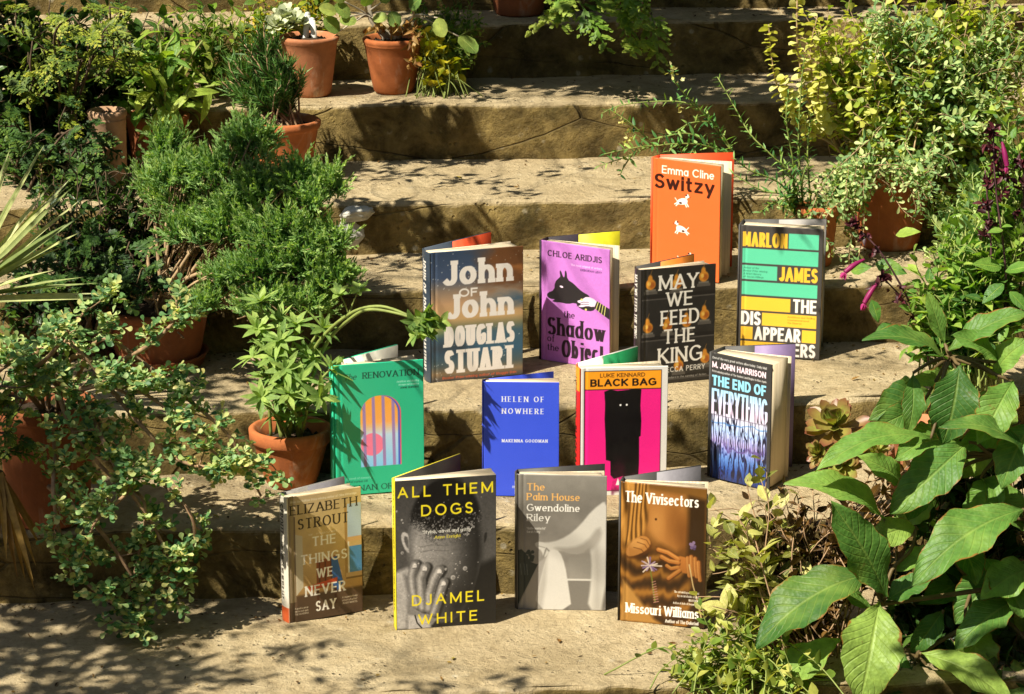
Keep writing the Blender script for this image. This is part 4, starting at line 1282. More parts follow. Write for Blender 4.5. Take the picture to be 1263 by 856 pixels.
def curve(pts, n=24):
    """smooth line through the points"""
    P = np.asarray(pts, float)
    if len(P) == 2:
        return P[0] + (P[1] - P[0]) * np.linspace(0, 1, n)[:, None]
    Q = np.vstack([2 * P[0] - P[1], P, 2 * P[-1] - P[-2]])
    out = []
    m = max(3, n // (len(P) - 1))
    for i in range(1, len(Q) - 2):
        p0, p1, p2, p3 = Q[i - 1], Q[i], Q[i + 1], Q[i + 2]
        for u in np.linspace(0, 1, m, endpoint=False):
            out.append(.5 * (2 * p1 + (p2 - p0) * u + (2 * p0 - 5 * p1 + 4 * p2 - p3) * u * u + (3 * p1 - p0 - 3 * p2 + p3) * u ** 3))
    out.append(Q[-2])
    return np.array(out)

def along(C, f):
    f = np.atleast_1d(f)
    d = np.concatenate([[0], np.cumsum(np.linalg.norm(np.diff(C, axis=0), axis=1))])
    x = f * d[-1]
    P = np.stack([np.interp(x, d, C[:, i]) for i in range(3)], -1)
    T = np.stack([np.interp(x, d, np.gradient(C, axis=0)[:, i]) for i in range(3)], -1)
    return P, unit(T), d[-1]

def perp(T, ang):
    a = unit(np.cross(T, np.where(abs(T[:, 2:3]) < .95, UPZ, np.array([1.0, 0, 0]))))
    b = np.cross(T, a)
    return a * np.cos(ang)[:, None] + b * np.sin(ang)[:, None]

def leaf_stem(LV, C, T, rng, spacing, L, W, angle=55, f0=.15, f1=1.0, curl=.2, fold=.25, up=.35, jit=.25, whorl=1, taper=.35, tints=(0, 1), petiole=0.0):
    """leaves spiralling along a stem"""
    ln = along(C, [1.0])[2]
    n = max(2, int(ln * (f1 - f0) / spacing))
    f = np.repeat(np.linspace(f0, f1, n), whorl)
    f = np.clip(f + rng.normal(0, .25 / n, len(f)), 0, 1)
    P, Tn, _ = along(C, f)
    m = len(f)
    ang = np.arange(m) * (2.39996 if whorl == 1 else 2 * math.pi / whorl) + np.repeat(np.arange(n), whorl) * (1.1 if whorl > 1 else 0) + rng.normal(0, .35, m)
    rad = perp(Tn, ang)
    a = np.radians(angle + rng.normal(0, 12, m))
    D = Tn * np.cos(a)[:, None] + rad * np.sin(a)[:, None] + UPZ * up * rng.uniform(.2, 1, m)[:, None]
    N = unit(Tn * .6 + UPZ * .8 + rng.normal(0, jit, (m, 3)))
    sz = (1 - taper * (f - f0) / (f1 - f0 + 1e-9)) * rng.uniform(.7, 1.2, m)
    LV.add(T, P + unit(D) * petiole, D, N, L * sz, W * sz, rng.uniform(*tints, m), curl * rng.uniform(.3, 1.7, m), fold)

def rosette(LV, P, axis, T, rng, n, L, W, spread=65, curl=.2, fold=.2, tints=(0, 1), turn=0):
    axis = unit(np.asarray(axis, float))[None].repeat(n, 0)
    ang = np.arange(n) * (2 * math.pi / n) + turn + rng.normal(0, .12, n)
    r = perp(axis, ang)
    a = np.radians(spread + rng.normal(0, 10, n))
    D = axis * np.cos(a)[:, None] + r * np.sin(a)[:, None]
    LV.add(T, np.repeat(np.atleast_2d(P), n, 0), D, axis + rng.normal(0, .15, (n, 3)), L * rng.uniform(.8, 1.15, n), W * rng.uniform(.85, 1.1, n), rng.uniform(*tints, n), curl, fold)

def in_blob(rng, blobs, n):
    """random points spread over a few ellipsoids given as (px, py, rx px, ry px, Y)"""
    wts = np.array([b[2] * b[3] for b in blobs], float); wts /= wts.sum()
    out = []
    for i in rng.choice(len(blobs), n, p=wts):
        px, py, rx, ry, Y = blobs[i]
        v = rng.normal(0, 1, 3); v /= np.linalg.norm(v)
        r = rng.uniform(.35, 1.0) ** .5
        c = at(px, py, Y); s = scale_at(c)
        out.append(c + AX_R * v[0] * rx * s * r + AX_U * v[1] * ry * s * r + AX_F * v[2] * .5 * (rx + ry) * .7 * s * r)
    return np.array(out)

def arch_to(a, b, rng, lift=.3, wob=.06):
    """bent line from a to b that rises first"""
    a, b = np.asarray(a, float), np.asarray(b, float)
    L = np.linalg.norm(b - a)
    m1 = a * .62 + b * .38 + UPZ * lift * L * .55 + rng.normal(0, wob * L, 3)
    m2 = a * .25 + b * .75 + UPZ * lift * L * .45 + rng.normal(0, wob * L, 3)
    return curve([a, m1, m2, b], 15)

def bush(name, label, cat, base, blobs, nshoot, leafT, L, W, mats, seed, spacing=.012, angle=55, stem_r=.0016, f0=.35, lift=.25, curl=.25, twigs=0, up=.3, whorl=1, tints=(0, 1), stem_name='stem', group=None, fold=.25, base_r=.03, petiole=0.0, clump=None):
    rng = np.random.default_rng(seed)
    t = thing(name, label, cat, tuple(base), 0, group)
    LV, ST = Leaves(), MB()
    b0 = np.asarray(base, float)
    for p in in_blob(rng, blobs, nshoot):
        a = b0 + np.array([*rng.normal(0, base_r, 2), 0])
        C = arch_to(a, p, rng, lift * rng.uniform(.5, 1.4))
        ST.tube(C - b0, [stem_r, stem_r * .45], 4)
        leaf_stem(LV, C - b0, leafT, rng, spacing, L, W, angle, f0, 1.0, curl, fold, up, whorl=whorl, tints=tints, petiole=petiole)
        if clump:
            rosette(LV, (C - b0)[-1], (C[-1] - C[-3]) + UPZ * .01, leafT, rng, clump, L * .9, W * .9, 50, tints=tints)
        for _ in range(twigs):
            f = rng.uniform(.45, .95)
            q, T, ln = along(C, [f])
            e = q[0] + unit(T[0] + rng.normal(0, .8, 3) + UPZ * .3) * ln * rng.uniform(.12, .3)
            C2 = arch_to(q[0], e, rng, .2)
            ST.tube(C2 - b0, [stem_r * .6, stem_r * .3], 3)
            leaf_stem(LV, C2 - b0, leafT, rng, spacing, L * .9, W * .9, angle, .2, 1.0, curl, fold, up, whorl=whorl, tints=tints, petiole=petiole)
    LV.build('foliage', mats[0], t)
    ST.build(stem_name, mats[1], t, smooth=True)
    return t

# ------------------------------------------------------------ pots
POTS = {}
def make_pot(key, name, label, cx, base_py, k, half_px, top_py, mat, foot=.68, rim=.17, lip=.09, saucer=False, seed=1, group='terracotta plant pots', cat='plant pot', soil_col=None):
    """cx: column of the pot's middle; base_py: row of its front foot on tread k; half_px: half its rim; top_py: row of the rim's front edge"""
    p = put(cx, base_py, k)
    s = scale_at(p)
    R = half_px * s
    d = unit(np.array([p[0] - CAM[0], p[1] - CAM[1], 0]))
    c = p + d * R * foot                                     # middle of the foot
    zt = float(at(cx, top_py, c[1] - R * .95)[2])
    h = zt - TREAD_Z[k]
    z0 = .012 if saucer else 0.0
    t = thing(name, label, cat, (c[0], c[1], TREAD_Z[k] + .001), 0, group)
    rb, rt = R * foot, R * (1 - lip)
    rh = h * rim
    b = MB()
    e = .0035
    prof = [(0.001, z0), (rb - .003, z0), (rb, z0 + .004)]
    for f in (.2, .4, .6, .8):
        prof.append((rb + (rt - rb) * f, z0 + (h - rh - z0) * f))
    prof += [(rt, h - rh), (rt + .001, h - rh + .001), (R - .002, h - rh + .002), (R, h - rh + .006), (R + .001, h - e), (R - .002, h - .001), (R - .005, h), (R - .009, h - .002), (rt - .012, h - rh), (rt - .016, h - rh - .02), (0.001, h - rh - .021)]
    b.lathe(prof, 56, .012, seed)
    b.build('pot_wall', mat, t, smooth=False)
    t.children[0].data.polygons.foreach_set('use_smooth', np.ones(len(t.children[0].data.polygons), bool))
    so = MB()
    rng = np.random.default_rng(seed)
    rs = rt - .011
    zs = h - rh * .75
    so.lathe([(.001, zs + .008), (rs * .35, zs + .007), (rs * .7, zs + .003), (rs, zs - .004), (rs, zs - .02)], 30, .02, seed)
    for _ in range(46):                                      # crumbs and grit
        a, r = rng.uniform(0, 6.28), rs * math.sqrt(rng.uniform(0, .9))
        q = rng.uniform(.002, .005)
        so.add(np.array([(1, 0, 0), (-1, 0, 0), (0, 1, 0), (0, -1, 0), (0, 0, 1), (0, 0, -1)]) * q * rng.uniform(.6, 1.4, 3) + np.array([math.cos(a) * r, math.sin(a) * r, zs + .007 * (1 - r / rs)]),
               [[0, 2, 4], [2, 1, 4], [1, 3, 4], [3, 0, 4], [2, 0, 5], [1, 2, 5], [3, 1, 5], [0, 3, 5]])
    so.build('soil', soil_col or M_SOIL, t)
    if saucer:
        q = MB()
        q.lathe([(.001, 0), (rb * 1.08, 0), (rb * 1.2, .018), (rb * 1.2 + .003, .021), (rb * 1.15, .021), (rb * 1.05, .008), (.001, .008)], 56, .01, seed + 3)
        q.build('saucer', mat, t, smooth=True)
    POTS[key] = (np.array([c[0], c[1], TREAD_Z[k] + zs]), R, h)
    return t

# leaf colours (linear)
def G(*hx): return [tuple(np.clip(lin(srgb(h)) * np.array([1.10, 1.08, .85]), 0, .75)) for h in hx]
# ------------------------------------------------------------ the pots
make_pot('lupin', 'terracotta_pot', 'bright clean terracotta pot with a thick rim, beside the teal green book', 360, 606, 1, 51, 541, M_POT, .62, .27, .10, seed=1)
make_pot('juniper', 'terracotta_pot', 'wide brown terracotta pot on a saucer under the bushy juniper', 196, 463, 2, 66, 392, M_POT_DARK, .78, .16, .05, True, seed=2)
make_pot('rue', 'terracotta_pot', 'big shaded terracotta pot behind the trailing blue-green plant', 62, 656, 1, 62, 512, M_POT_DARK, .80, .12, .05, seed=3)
make_pot('sage', 'terracotta_pot', 'orange terracotta pot with dried leaves, standing alone on an upper step', 486, 118, 5, 38, 52, M_POT, .66, .14, .05, seed=4)
make_pot('rosette', 'terracotta_pot', 'pale terracotta pot holding white plant labels at the top of the steps', 383, 122, 5, 37, 50, M_POT_PALE, .70, .12, .06, seed=5)
make_pot('pine', 'terracotta_pot', 'wide rolled-rim terracotta pot holding the needle-leaved shrub', 350, 226, 4, 47, 156, M_POT, .70, .17, .07, seed=6)
make_pot('lily', 'terracotta_pot', 'tall weathered terracotta pot streaked with white, among the left foliage', 138, 292, 3, 24, 140, M_POT_LIME, .86, .08, .04, seed=7)
make_pot('lily2', 'terracotta_pot', 'dark terracotta pot behind the broad drooping strap leaves', 196, 216, 4, 40, 148, M_POT_DARK, .76, .14, .05, seed=17)
make_pot('yellow', 'terracotta_pot', 'large terracotta pot under the yellow-green mass at the right', 1096, 312, 3, 54, 214, M_POT, .66, .14, .06, seed=8)
make_pot('slender', 'terracotta_pot', 'small orange terracotta pot half hidden behind the mint and yellow book', 1006, 332, 3, 27, 258, M_POT, .70, .2, .07, seed=9)
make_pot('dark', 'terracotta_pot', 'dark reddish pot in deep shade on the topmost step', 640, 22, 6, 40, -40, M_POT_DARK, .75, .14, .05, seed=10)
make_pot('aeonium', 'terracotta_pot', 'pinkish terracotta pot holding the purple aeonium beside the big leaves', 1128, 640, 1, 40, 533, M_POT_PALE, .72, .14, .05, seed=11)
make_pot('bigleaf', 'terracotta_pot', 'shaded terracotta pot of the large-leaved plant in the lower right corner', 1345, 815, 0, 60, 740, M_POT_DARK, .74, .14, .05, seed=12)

# ------------------------------------------------------------ juniper: plumes of scale-leaved twiglets
M_JUN = mat_leaf('juniper_scale', G('#47704a', '#6f9862', '#9ab87a', '#c6d49a'), .4, .6)
def plume(LV, P, D, rng, L, n, tw, t0):
    """one feathery spray: spikes all round a short axis"""
    f = np.linspace(.05, 1, n)
    D = unit(D)
    Pp = P + D * (f * L)[:, None]
    Tn = np.repeat(D[None], n, 0)
    r = perp(Tn, np.arange(n) * 2.4 + rng.uniform(0, 6))
    a = np.radians(34 - 18 * f + rng.normal(0, 8, n))
    Dd = Tn * np.cos(a)[:, None] + r * np.sin(a)[:, None]
    ln = tw * (1.25 - .55 * f) * rng.uniform(.75, 1.25, n)
    N = rng.normal(0, 1, (n, 3))
    tint = np.clip(t0 + .35 * (f - .5) + rng.normal(0, .12, n), 0, 1)
    LV.add(T_TINY, Pp, Dd, N, ln, .0027, tint, .05, .5)
    LV.add(T_TINY, Pp, Dd, np.cross(N, Dd), ln * .9, .0025, tint, .05, .5)

def juniper(name, label, base, blobs, nplume, seed, mat, L=.042, tw=.013, n=15, updir=.75, cat='shrub', bare=26):
    rng = np.random.default_rng(seed)
    t = thing(name, label, cat, tuple(base))
    LV, ST = Leaves(), MB()
    b0 = np.asarray(base, float)
    wts = np.array([b[2] * b[3] for b in blobs], float); wts /= wts.sum()
    for bi, (px, py, rx, ry, Y) in enumerate(blobs):
        c = at(px, py, Y); s = scale_at(c)
        C = arch_to(b0 + rng.normal(0, .01, 3) * np.array([1, 1, 0]), c, rng, .1, .05)
        ST.tube(C - b0, [.0040, .0015], 6)
        m = int(nplume * wts[bi])
        t_b = rng.uniform(.4, .55)
        for _ in range(m):
            v = rng.normal(0, 1, 3); v /= np.linalg.norm(v)
            if v[2] < -.35: v[2] *= -.6
            r = rng.uniform(.4, 1.3)
            p = c + AX_R * v[0] * rx * s * r + AX_U * v[2] * ry * s * r + AX_F * v[1] * .5 * (rx + ry) * .8 * s * r
            D = unit(v * np.array([.7, .7, .45]) + UPZ * updir * rng.uniform(.4, 1.3) + rng.normal(0, .34, 3))
            plume(LV, p - D * L * .6 - b0, D, rng, L * rng.uniform(.7, 1.3), n, tw, t_b + .25 * (r - .7))
            if rng.random() < .16:
                ST.tube(np.array([c * .7 + b0 * .3 + rng.normal(0, .012, 3), (c + p) / 2 + rng.normal(0, .008, 3), p - D * L * .5]) - b0, [.0016, .0007], 3)
    for _ in range(bare):                                  # bare grey-brown twigs low down
        a = b0 + np.array([*rng.normal(0, .02, 2), .0])
        e = a + np.array([rng.normal(0, .075), -abs(rng.normal(.02, .05)), rng.uniform(-.02, .11)])
        ST.tube(arch_to(a, e, rng, .3, .14) - b0, [.0019, .0006], 4)
    LV.build('foliage', mat, t, smooth=False)
    ST.build('stem', M_TWIG_DRY, t, smooth=True)
    return t

jb, jR, jh = POTS['juniper']
Yj = jb[1]
juniper('juniper', 'bushy bright green juniper with feathery upright sprays in a wide pot', jb,
        [(306, 178, 30, 34, Yj - .03), (270, 215, 36, 32, Yj - .02), (225, 225, 42, 36, Yj), (330, 235, 42, 36, Yj - .06), (368, 222, 24, 28, Yj - .08), (384, 250, 20, 28, Yj - .1), (350, 290, 48, 36, Yj - .1), (285, 285, 46, 36, Yj - .06), (238, 288, 34, 30, Yj - .03), (378, 312, 28, 30, Yj - .12), (320, 335, 42, 26, Yj - .12), (280, 345, 26, 22, Yj - .1), (405, 345, 20, 24, Yj - .12), (330, 375, 38, 24, Yj - .13), (205, 185, 24, 30, Yj + .05), (255, 250, 50, 40, Yj + .02), (310, 260, 60, 40, Yj - .03), (215, 255, 30, 34, Yj + .03), (365, 330, 46, 30, Yj - .1), (190, 230, 20, 30, Yj + .06), (408, 345, 28, 28, Yj - .13), (412, 300, 20, 24, Yj - .12), (250, 375, 26, 18, Yj - .11), (370, 375, 36, 22, Yj - .13), (408, 228, 16, 26, Yj - .09)],
        4400, 3, M_JUN, L=.036, tw=.0115)

# ------------------------------------------------------------ flat-sprayed conifers (thuja-like)
def fan_spray(LV, P, D, N, rng, L, t0, n=9, depth=2, w=.0045):
    """a flat fern-like spray, branching in one plane"""
    D, N = unit(D), unit(N)
    S = unit(np.cross(D, N))
    droop = lambda f: -UPZ * .22 * L * f * f
    ps, ds, ls, ts = [], [], [], []
    for i in range(n):
        f = (i + .5) / n
        q = P + D * L * f + droop(f)
        sgn = 1 if i % 2 else -1
        dd = unit(D * .75 + S * sgn * .75 + rng.normal(0, .08, 3))
        ll = L * .48 * (1.05 - f * .75) * rng.uniform(.8, 1.2)
        if depth > 1:
            fan_spray(LV, q, dd, N + rng.normal(0, .12, 3), rng, ll, t0 + .25 * f - .1, max(4, n - 3), depth - 1, w)
        ps.append(q); ds.append(dd); ls.append(ll); ts.append(t0 + .3 * f)
    ps.append(P); ds.append(D - UPZ * .12); ls.append(L * 1.05); ts.append(t0)
    LV.add(T_TINY, np.array(ps), np.array(ds), np.repeat(N[None], len(ps), 0), np.array(ls), w, np.clip(np.array(ts) + rng.normal(0, .08, len(ps)), 0, 1), .1, .3)

M_THUJA = mat_leaf('golden_conifer', G('#1f3518', '#3f5a22', '#7c8a2c', '#b9b548'), .25, .55)
M_THUJA_L = mat_leaf('bright_conifer', G('#3f6428', '#658838', '#92a84c', '#bac268'), .35, .5)
M_THUJA_D = mat_leaf('deep_conifer', G('#14260f', '#24401a', '#3f5f2a', '#6d8334'), .25, .55)

def conifer(name, label, base, targets, seed, mat, L=.07, n_per=7, spread=.05, stem_r=.004, cat='shrub', w=.0045, dirn=None, group=None):
    rng = np.random.default_rng(seed)
    t = thing(name, label, cat, tuple(base), 0, group)
    LV, ST = Leaves(), MB()
    b0 = np.asarray(base, float)
    for p in targets:
        C = arch_to(b0 + rng.normal(0, .012, 3), p, rng, .18, .05)
        ST.tube(C - b0, [stem_r, stem_r * .35], 5)
        for j in range(n_per):
            q, T, ln = along(C, [1 - .6 * j / n_per * rng.uniform(.5, 1)])
            d = unit(T[0] * .6 + rng.normal(0, .55, 3) + np.array([0, -.35, .1]) if dirn is None else np.asarray(dirn, float) + rng.normal(0, .35, 3))
            o = q[0] + rng.normal(0, spread * .35, 3)
            ST.tube(np.array([q[0], (q[0] + o) / 2 + rng.normal(0, .004, 3), o]) - b0, [stem_r * .35, stem_r * .2], 3)
            fan_spray(LV, o - b0, d, UPZ + np.array([rng.normal(0, .4), -.5, rng.normal(0, .3)]), rng, L * rng.uniform(.7, 1.25), rng.uniform(.2, .6), 9, 2, w)
    LV.build('foliage', mat, t, smooth=False)
    ST.build('stem', M_BARK, t, smooth=True)
    return t

def pix(lst): return [at(*q) for q in lst]

Y0 = POTS['lily'][0][1]
conifer('golden_conifer', 'yellow-tipped feathery conifer at the top left corner', at(60, 250, Y0 + .15),
        pix([(90, 20, Y0 - .1), (130, 35, Y0 - .12), (60, 15, Y0), (110, 60, Y0 - .05), (40, 50, Y0), (20, 20, Y0 + .1), (150, 15, Y0 + .05), (135, 8, Y0 - .05)]), 5, M_THUJA, .062, 8)
conifer('dark_conifer', 'dark green conifer sprays drooping behind the spiky blades at left', at(10, 330, Y0),
        pix([(15, 145, Y0 - .1), (55, 160, Y0 - .12), (100, 155, Y0 - .1), (110, 175, Y0 - .14), (30, 200, Y0 - .05), (70, 215, Y0 - .05), (120, 235, Y0 - .12), (150, 250, Y0 - .1)]), 6, M_THUJA_D, .055, 7)
conifer('low_conifer', 'mid green spreading conifer sprays over the brown pot of the juniper', at(120, 420, jb[1] - .02),
        pix([(95, 330, Yj - .12), (130, 345, Yj - .13), (160, 335, Yj - .12), (185, 350, Yj - .13), (120, 310, Yj - .1), (150, 300, Yj - .05), (60, 345, Yj - .14), (180, 320, Yj - .08), (85, 300, Yj - .1), (30, 350, Yj - .14)]), 7, M_THUJA_D, .05, 8)
conifer('low_conifer', 'bright yellow-green conifer tips hanging at the lower left edge', at(-60, 560, POTS['rue'][0][1] - .12),
        pix([(x_, y_, POTS['rue'][0][1] - .17) for x_, y_ in ((22, 478), (10, 500), (30, 492), (8, 535), (20, 560))]), 8, M_THUJA, .045, 4)
Yt = float(FRONT_N[6])
conifer('overhanging_conifer', 'bright conifer branch hanging into the top of the picture over the shaded riser', at(770, -150, Yt - .2),
        pix([(690, 5, Yt - .22), (720, 8, Yt - .22), (745, 15, Yt - .22), (770, 28, Yt - .22), (785, 45, Yt - .22), (740, 0, Yt - .2), (800, 20, Yt - .2), (765, 5, Yt - .25), (680, 0, Yt - .2)]), 9, M_THUJA_L, .080, 2, .02, dirn=(.25, -.3, -.25), w=.0105)

# ------------------------------------------------------------ the euphorbia in the bright pot
M_EUPH = mat_leaf('palmate_leaf', G('#3c6236', '#5d8347', '#7f9d58', '#a9bf70'), .35, .5, .25)
lb, lR, lh = POTS['lupin']
def euphorbia():
    rng = np.random.default_rng(21)
    t = thing('potted_euphorbia', 'grey-green euphorbia with whorled narrow leaves in the bright pot', 'plant', tuple(lb))
    LV, ST = Leaves(), MB()
    Y = lb[1]
    tops = [(322, 372, Y - .02), (318, 405, Y - .03), (345, 420, Y - .05), (365, 400, Y - .02), (398, 405, Y - .03), (408, 455, Y - .06), (352, 455, Y - .08), (335, 440, Y - .06), (372, 468, Y - .08), (322, 490, Y - .09), (395, 490, Y - .09), (345, 395, Y + .01), (380, 440, Y - .03), (312, 440, Y - .03), (355, 485, Y - .1), (330, 465, Y + .02)]
    for q in tops:
        p = at(*q)
        C = arch_to(lb + np.array([*rng.normal(0, .012, 2), 0]), p, rng, .08, .04)
        ST.tube(C - lb, [.0030, .0018], 6)
        leaf_stem(LV, C - lb, T_LANCE, rng, .0055, .034, .0100, 78, .35, .97, .15, .15, .25, tints=(.1, .8))
        ax = unit(C[-1] - C[-4]) + UPZ * .35 + np.array([0, -.25, 0])
        rosette(LV, C[-1] - lb, ax, T_LANCE, rng, 8, .036, .0105, 72, .12, .15, (.45, 1))
        rosette(LV, C[-1] - lb, ax, T_LANCE, rng, 5, .024, .008, 40, .1, .15, (.6, 1), 1)
    for pts in ([(365, 500, Y), (388, 430, Y - .03), (430, 388, Y - .07), (470, 378, Y - .09), (510, 392, Y - .11), (522, 398, Y - .12)],
                [(372, 500, Y), (402, 425, Y - .03), (430, 395, Y - .07), (455, 382, Y - .09), (495, 388, Y - .11), (530, 402, Y - .12)]):
        C = curve([at(*q) for q in pts], 30)
        C = np.vstack([lb[None], C])
        ST.tube(C - lb, [.0032, .0020], 6)
        e = C[-1] - lb
        for _ in range(9):
            rosette(LV, e + rng.normal(0, .011, 3), unit(rng.normal(0, 1, 3) + np.array([.3, -.5, .6])), T_OVATE, rng, 5, .021, .012, 62, .15, .2, (.35, 1))
    for (px, py) in ((418, 362), (442, 358)):
        e = at(px, py, Y - .07)
        ST.tube(curve([at(430, 388, Y - .07), at((px + 430) / 2, 372, Y - .07), e], 8) - lb, [.0014, .0009], 4)
        rosette(LV, e - lb, (0, -.4, 1), T_OVATE, rng, 7, .019, .011, 68, .1, .2, (.4, 1))
    LV.build('foliage', M_EUPH, t)
    ST.build('stem', M_GREENSTEM, t, smooth=True)
euphorbia()

# ------------------------------------------------------------ the trailing blue-green plant
M_RUE = mat_leaf('bluegreen_leaflet', G('#3a6243', '#5f8a5c', '#8aab78', '#b6c58c', '#cfc488'), .35, .5)
rb_, rR, rh_ = POTS['rue']
def trailing():
    rng = np.random.default_rng(31)
    t = thing('trailing_shrub', 'sprawling shrub with small rounded blue-green leaves trailing over the left steps', 'shrub', tuple(rb_))
    LV, ST = Leaves(), MB()
    Y = rb_[1]
    ya, yb, yc, yd = Y - .06, Y - .13, Y - .19, Y - .24
    stems = [
        [(60, 520, Y), (62, 455, ya), (84, 520, yb), (112, 560, yb), (140, 590, yb), (178, 620, yc), (170, 690, yc), (150, 760, yc)],
        [(70, 520, Y), (75, 470, ya), (110, 510, yb), (150, 590, yc), (190, 650, yc), (210, 700, yc), (205, 745, yc)],
        [(65, 520, Y), (68, 560, yb), (66, 610, yc), (80, 680, yc), (110, 722, yd), (140, 745, yd)],
        [(70, 515, Y), (90, 440, ya), (150, 470, yb), (200, 500, yb), (248, 545, yc), (280, 570, yc)],
        [(80, 510, Y), (120, 420, ya), (180, 450, ya), (235, 495, yb), (280, 535, yb), (300, 570, yb), (322, 612, yb)],
        [(75, 510, Y), (120, 470, ya), (170, 520, yb), (210, 560, yb), (245, 575, yc), (285, 572, yc), (312, 578, yc)],
        [(55, 515, Y), (30, 440, ya), (10, 450, yb), (-15, 470, yb)],
        [(55, 515, Y), (45, 440, ya), (60, 415, ya), (95, 430, yb), (120, 460, yb)],
        [(60, 515, Y), (20, 470, ya), (20, 500, yb), (5, 545, yb)],
        [(60, 600, yb), (110, 640, yc), (150, 690, yc), (175, 740, yc), (165, 785, yd)],
        [(140, 450, ya), (185, 425, yb), (215, 395, yb), (218, 370, yb)],
        [(90, 500, ya), (140, 540, yb), (160, 600, yc), (120, 640, yd), (100, 690, yd)],
        [(100, 500, ya), (160, 560, yb), (225, 620, yc), (240, 660, yc), (225, 710, yc)],
        [(70, 470, ya), (100, 480, yb), (130, 475, yb), (165, 490, yb)],
        [(20, 470, ya), (60, 440, yb), (90, 400, yb), (110, 380, yb)],
    ]
    def leafy(C, sp=.006):
        ln = along(C, [1.])[2]
        n = max(2, int(ln / sp))
        for f in np.linspace(.1, 1, n):
            q, T, _ = along(C, [f])
            d = unit(T[0] * .5 + rng.normal(0, .7, 3) + np.array([0, -.3, .35]))
            # a compound leaf: pairs of rounded leaflets and a tip
            pl = rng.uniform(.016, .028)
            k = 3
            for j in range(k):
                b = q[0] + d * pl * (.35 + .65 * j / k)
                s = unit(np.cross(d, UPZ + rng.normal(0, .3, 3)))
                nn = unit(UPZ + np.array([0, -.5, 0]) + rng.normal(0, .35, 3))
                for sg in (-1, 1):
                    LV.add(T_OBOV, b - rb_, d * .55 + s * sg, nn, rng.uniform(.009, .014), rng.uniform(.0065, .0095), rng.uniform(0, 1), .1, .3)
            LV.add(T_OBOV, q[0] + d * pl - rb_, d, unit(UPZ + np.array([0, -.5, 0]) + rng.normal(0, .3, 3)), rng.uniform(.009, .013), rng.uniform(.007, .010), rng.uniform(.2, 1), .1, .3)
    for si, pts in enumerate(stems):
        C = curve([at(*q) for q in pts], 40)
        ST.tube(C - rb_, [.0042, .0018], 6)
        ln = along(C, [1.])[2]
        for _ in range(int(ln / (.046 if si not in (3, 4, 5) else .056))):
            f = rng.uniform(.16, 1.0) ** .8
            q, T, _ = along(C, [f])
            e = q[0] + unit(T[0] * .5 + rng.normal(0, .8, 3) + np.array([0, -.2, .15])) * rng.uniform(.02, .06)
            C2 = arch_to(q[0], e, rng, .15, .1)
            ST.tube(C2 - rb_, [.0013, .0007], 4)
            leafy(C2)
        leafy(C[len(C) * 3 // 4:], .008)
    LV.build('foliage', M_RUE, t)
    ST.build('stem', M_TWIG, t, smooth=True)
trailing()

# ------------------------------------------------------------ spiky blades at the left edge
M_BLADE = mat_leaf('pale_blade', G('#66764c', '#8a9568', '#aab083', '#c6c8a2'), .2, .5)
M_DRYBLADE = mat_leaf('dry_blade', G('#5a3f1c', '#7d5c2a', '#9c7a3c', '#b5935a'), .2, .6)
def fan_palm(name, label, c, tips, w, mat, seed, matr=M_BARK, dz=0.03):
    rng = np.random.default_rng(seed)
    t = thing(name, label, 'plant', tuple(c))
    LV = Leaves()
    for p in tips:
        d = p - c
        L = np.linalg.norm(d)
        LV.add(T_BLADE, c * 0 + rng.normal(0, .004, 3), d + UPZ * dz * L, np.array([0, -.6, .8]) + rng.normal(0, .3, 3), L, w * rng.uniform(.8, 1.2), rng.uniform(0, 1), .06, .55)
    LV.build('foliage', mat, t)
    ST = MB()
    ST.tube([(0, 0, .0), (-.05, .04, -.06), (-.10, .08, -.2)], [.009, .012, .014], 7)
    ST.build('stem', matr, t, smooth=True)
    return t
Yp = Yj - .30
pc = at(-45, 370, Yp)
fan_palm('spiky_palm', 'stiff pale green fan of narrow pointed blades at the left edge', pc,
         pix([(52, 183, Yp - .05), (20, 195, Yp), (38, 185, Yp), (70, 215, Yp - .1), (88, 240, Yp - .05), (92, 252, Yp - .1), (95, 262, Yp), (92, 268, Yp - .1), (90, 290, Yp - .1), (75, 305, Yp - .08), (12, 180, Yp + .05), (0, 190, Yp), (85, 215, Yp + .05), (60, 225, Yp), (100, 335, Yp - .1), (118, 345, Yp - .12), (125, 365, Yp - .1), (60, 330, Yp - .1), (-40, 160, Yp), (30, 205, Yp - .1), (75, 235, Yp - .15), (128, 362, Yp - .05)]), .011, M_BLADE, 41)
Yp = rb_[1] - .16
pc2 = at(0, 585, Yp)
fan_palm('dry_palm_leaf', 'dead brown fan-shaped palm leaf drooping at the left edge', pc2,
         pix([(8, 690, Yp - .05), (22, 705, Yp - .05), (40, 718, Yp - .05), (50, 700, Yp), (58, 680, Yp), (-10, 700, Yp), (30, 720, Yp), (44, 728, Yp - .03), (15, 715, Yp), (-25, 690, Yp), (52, 665, Yp + .02), (35, 700, Yp + .02)]), .009, M_DRYBLADE, 42, dz=0)

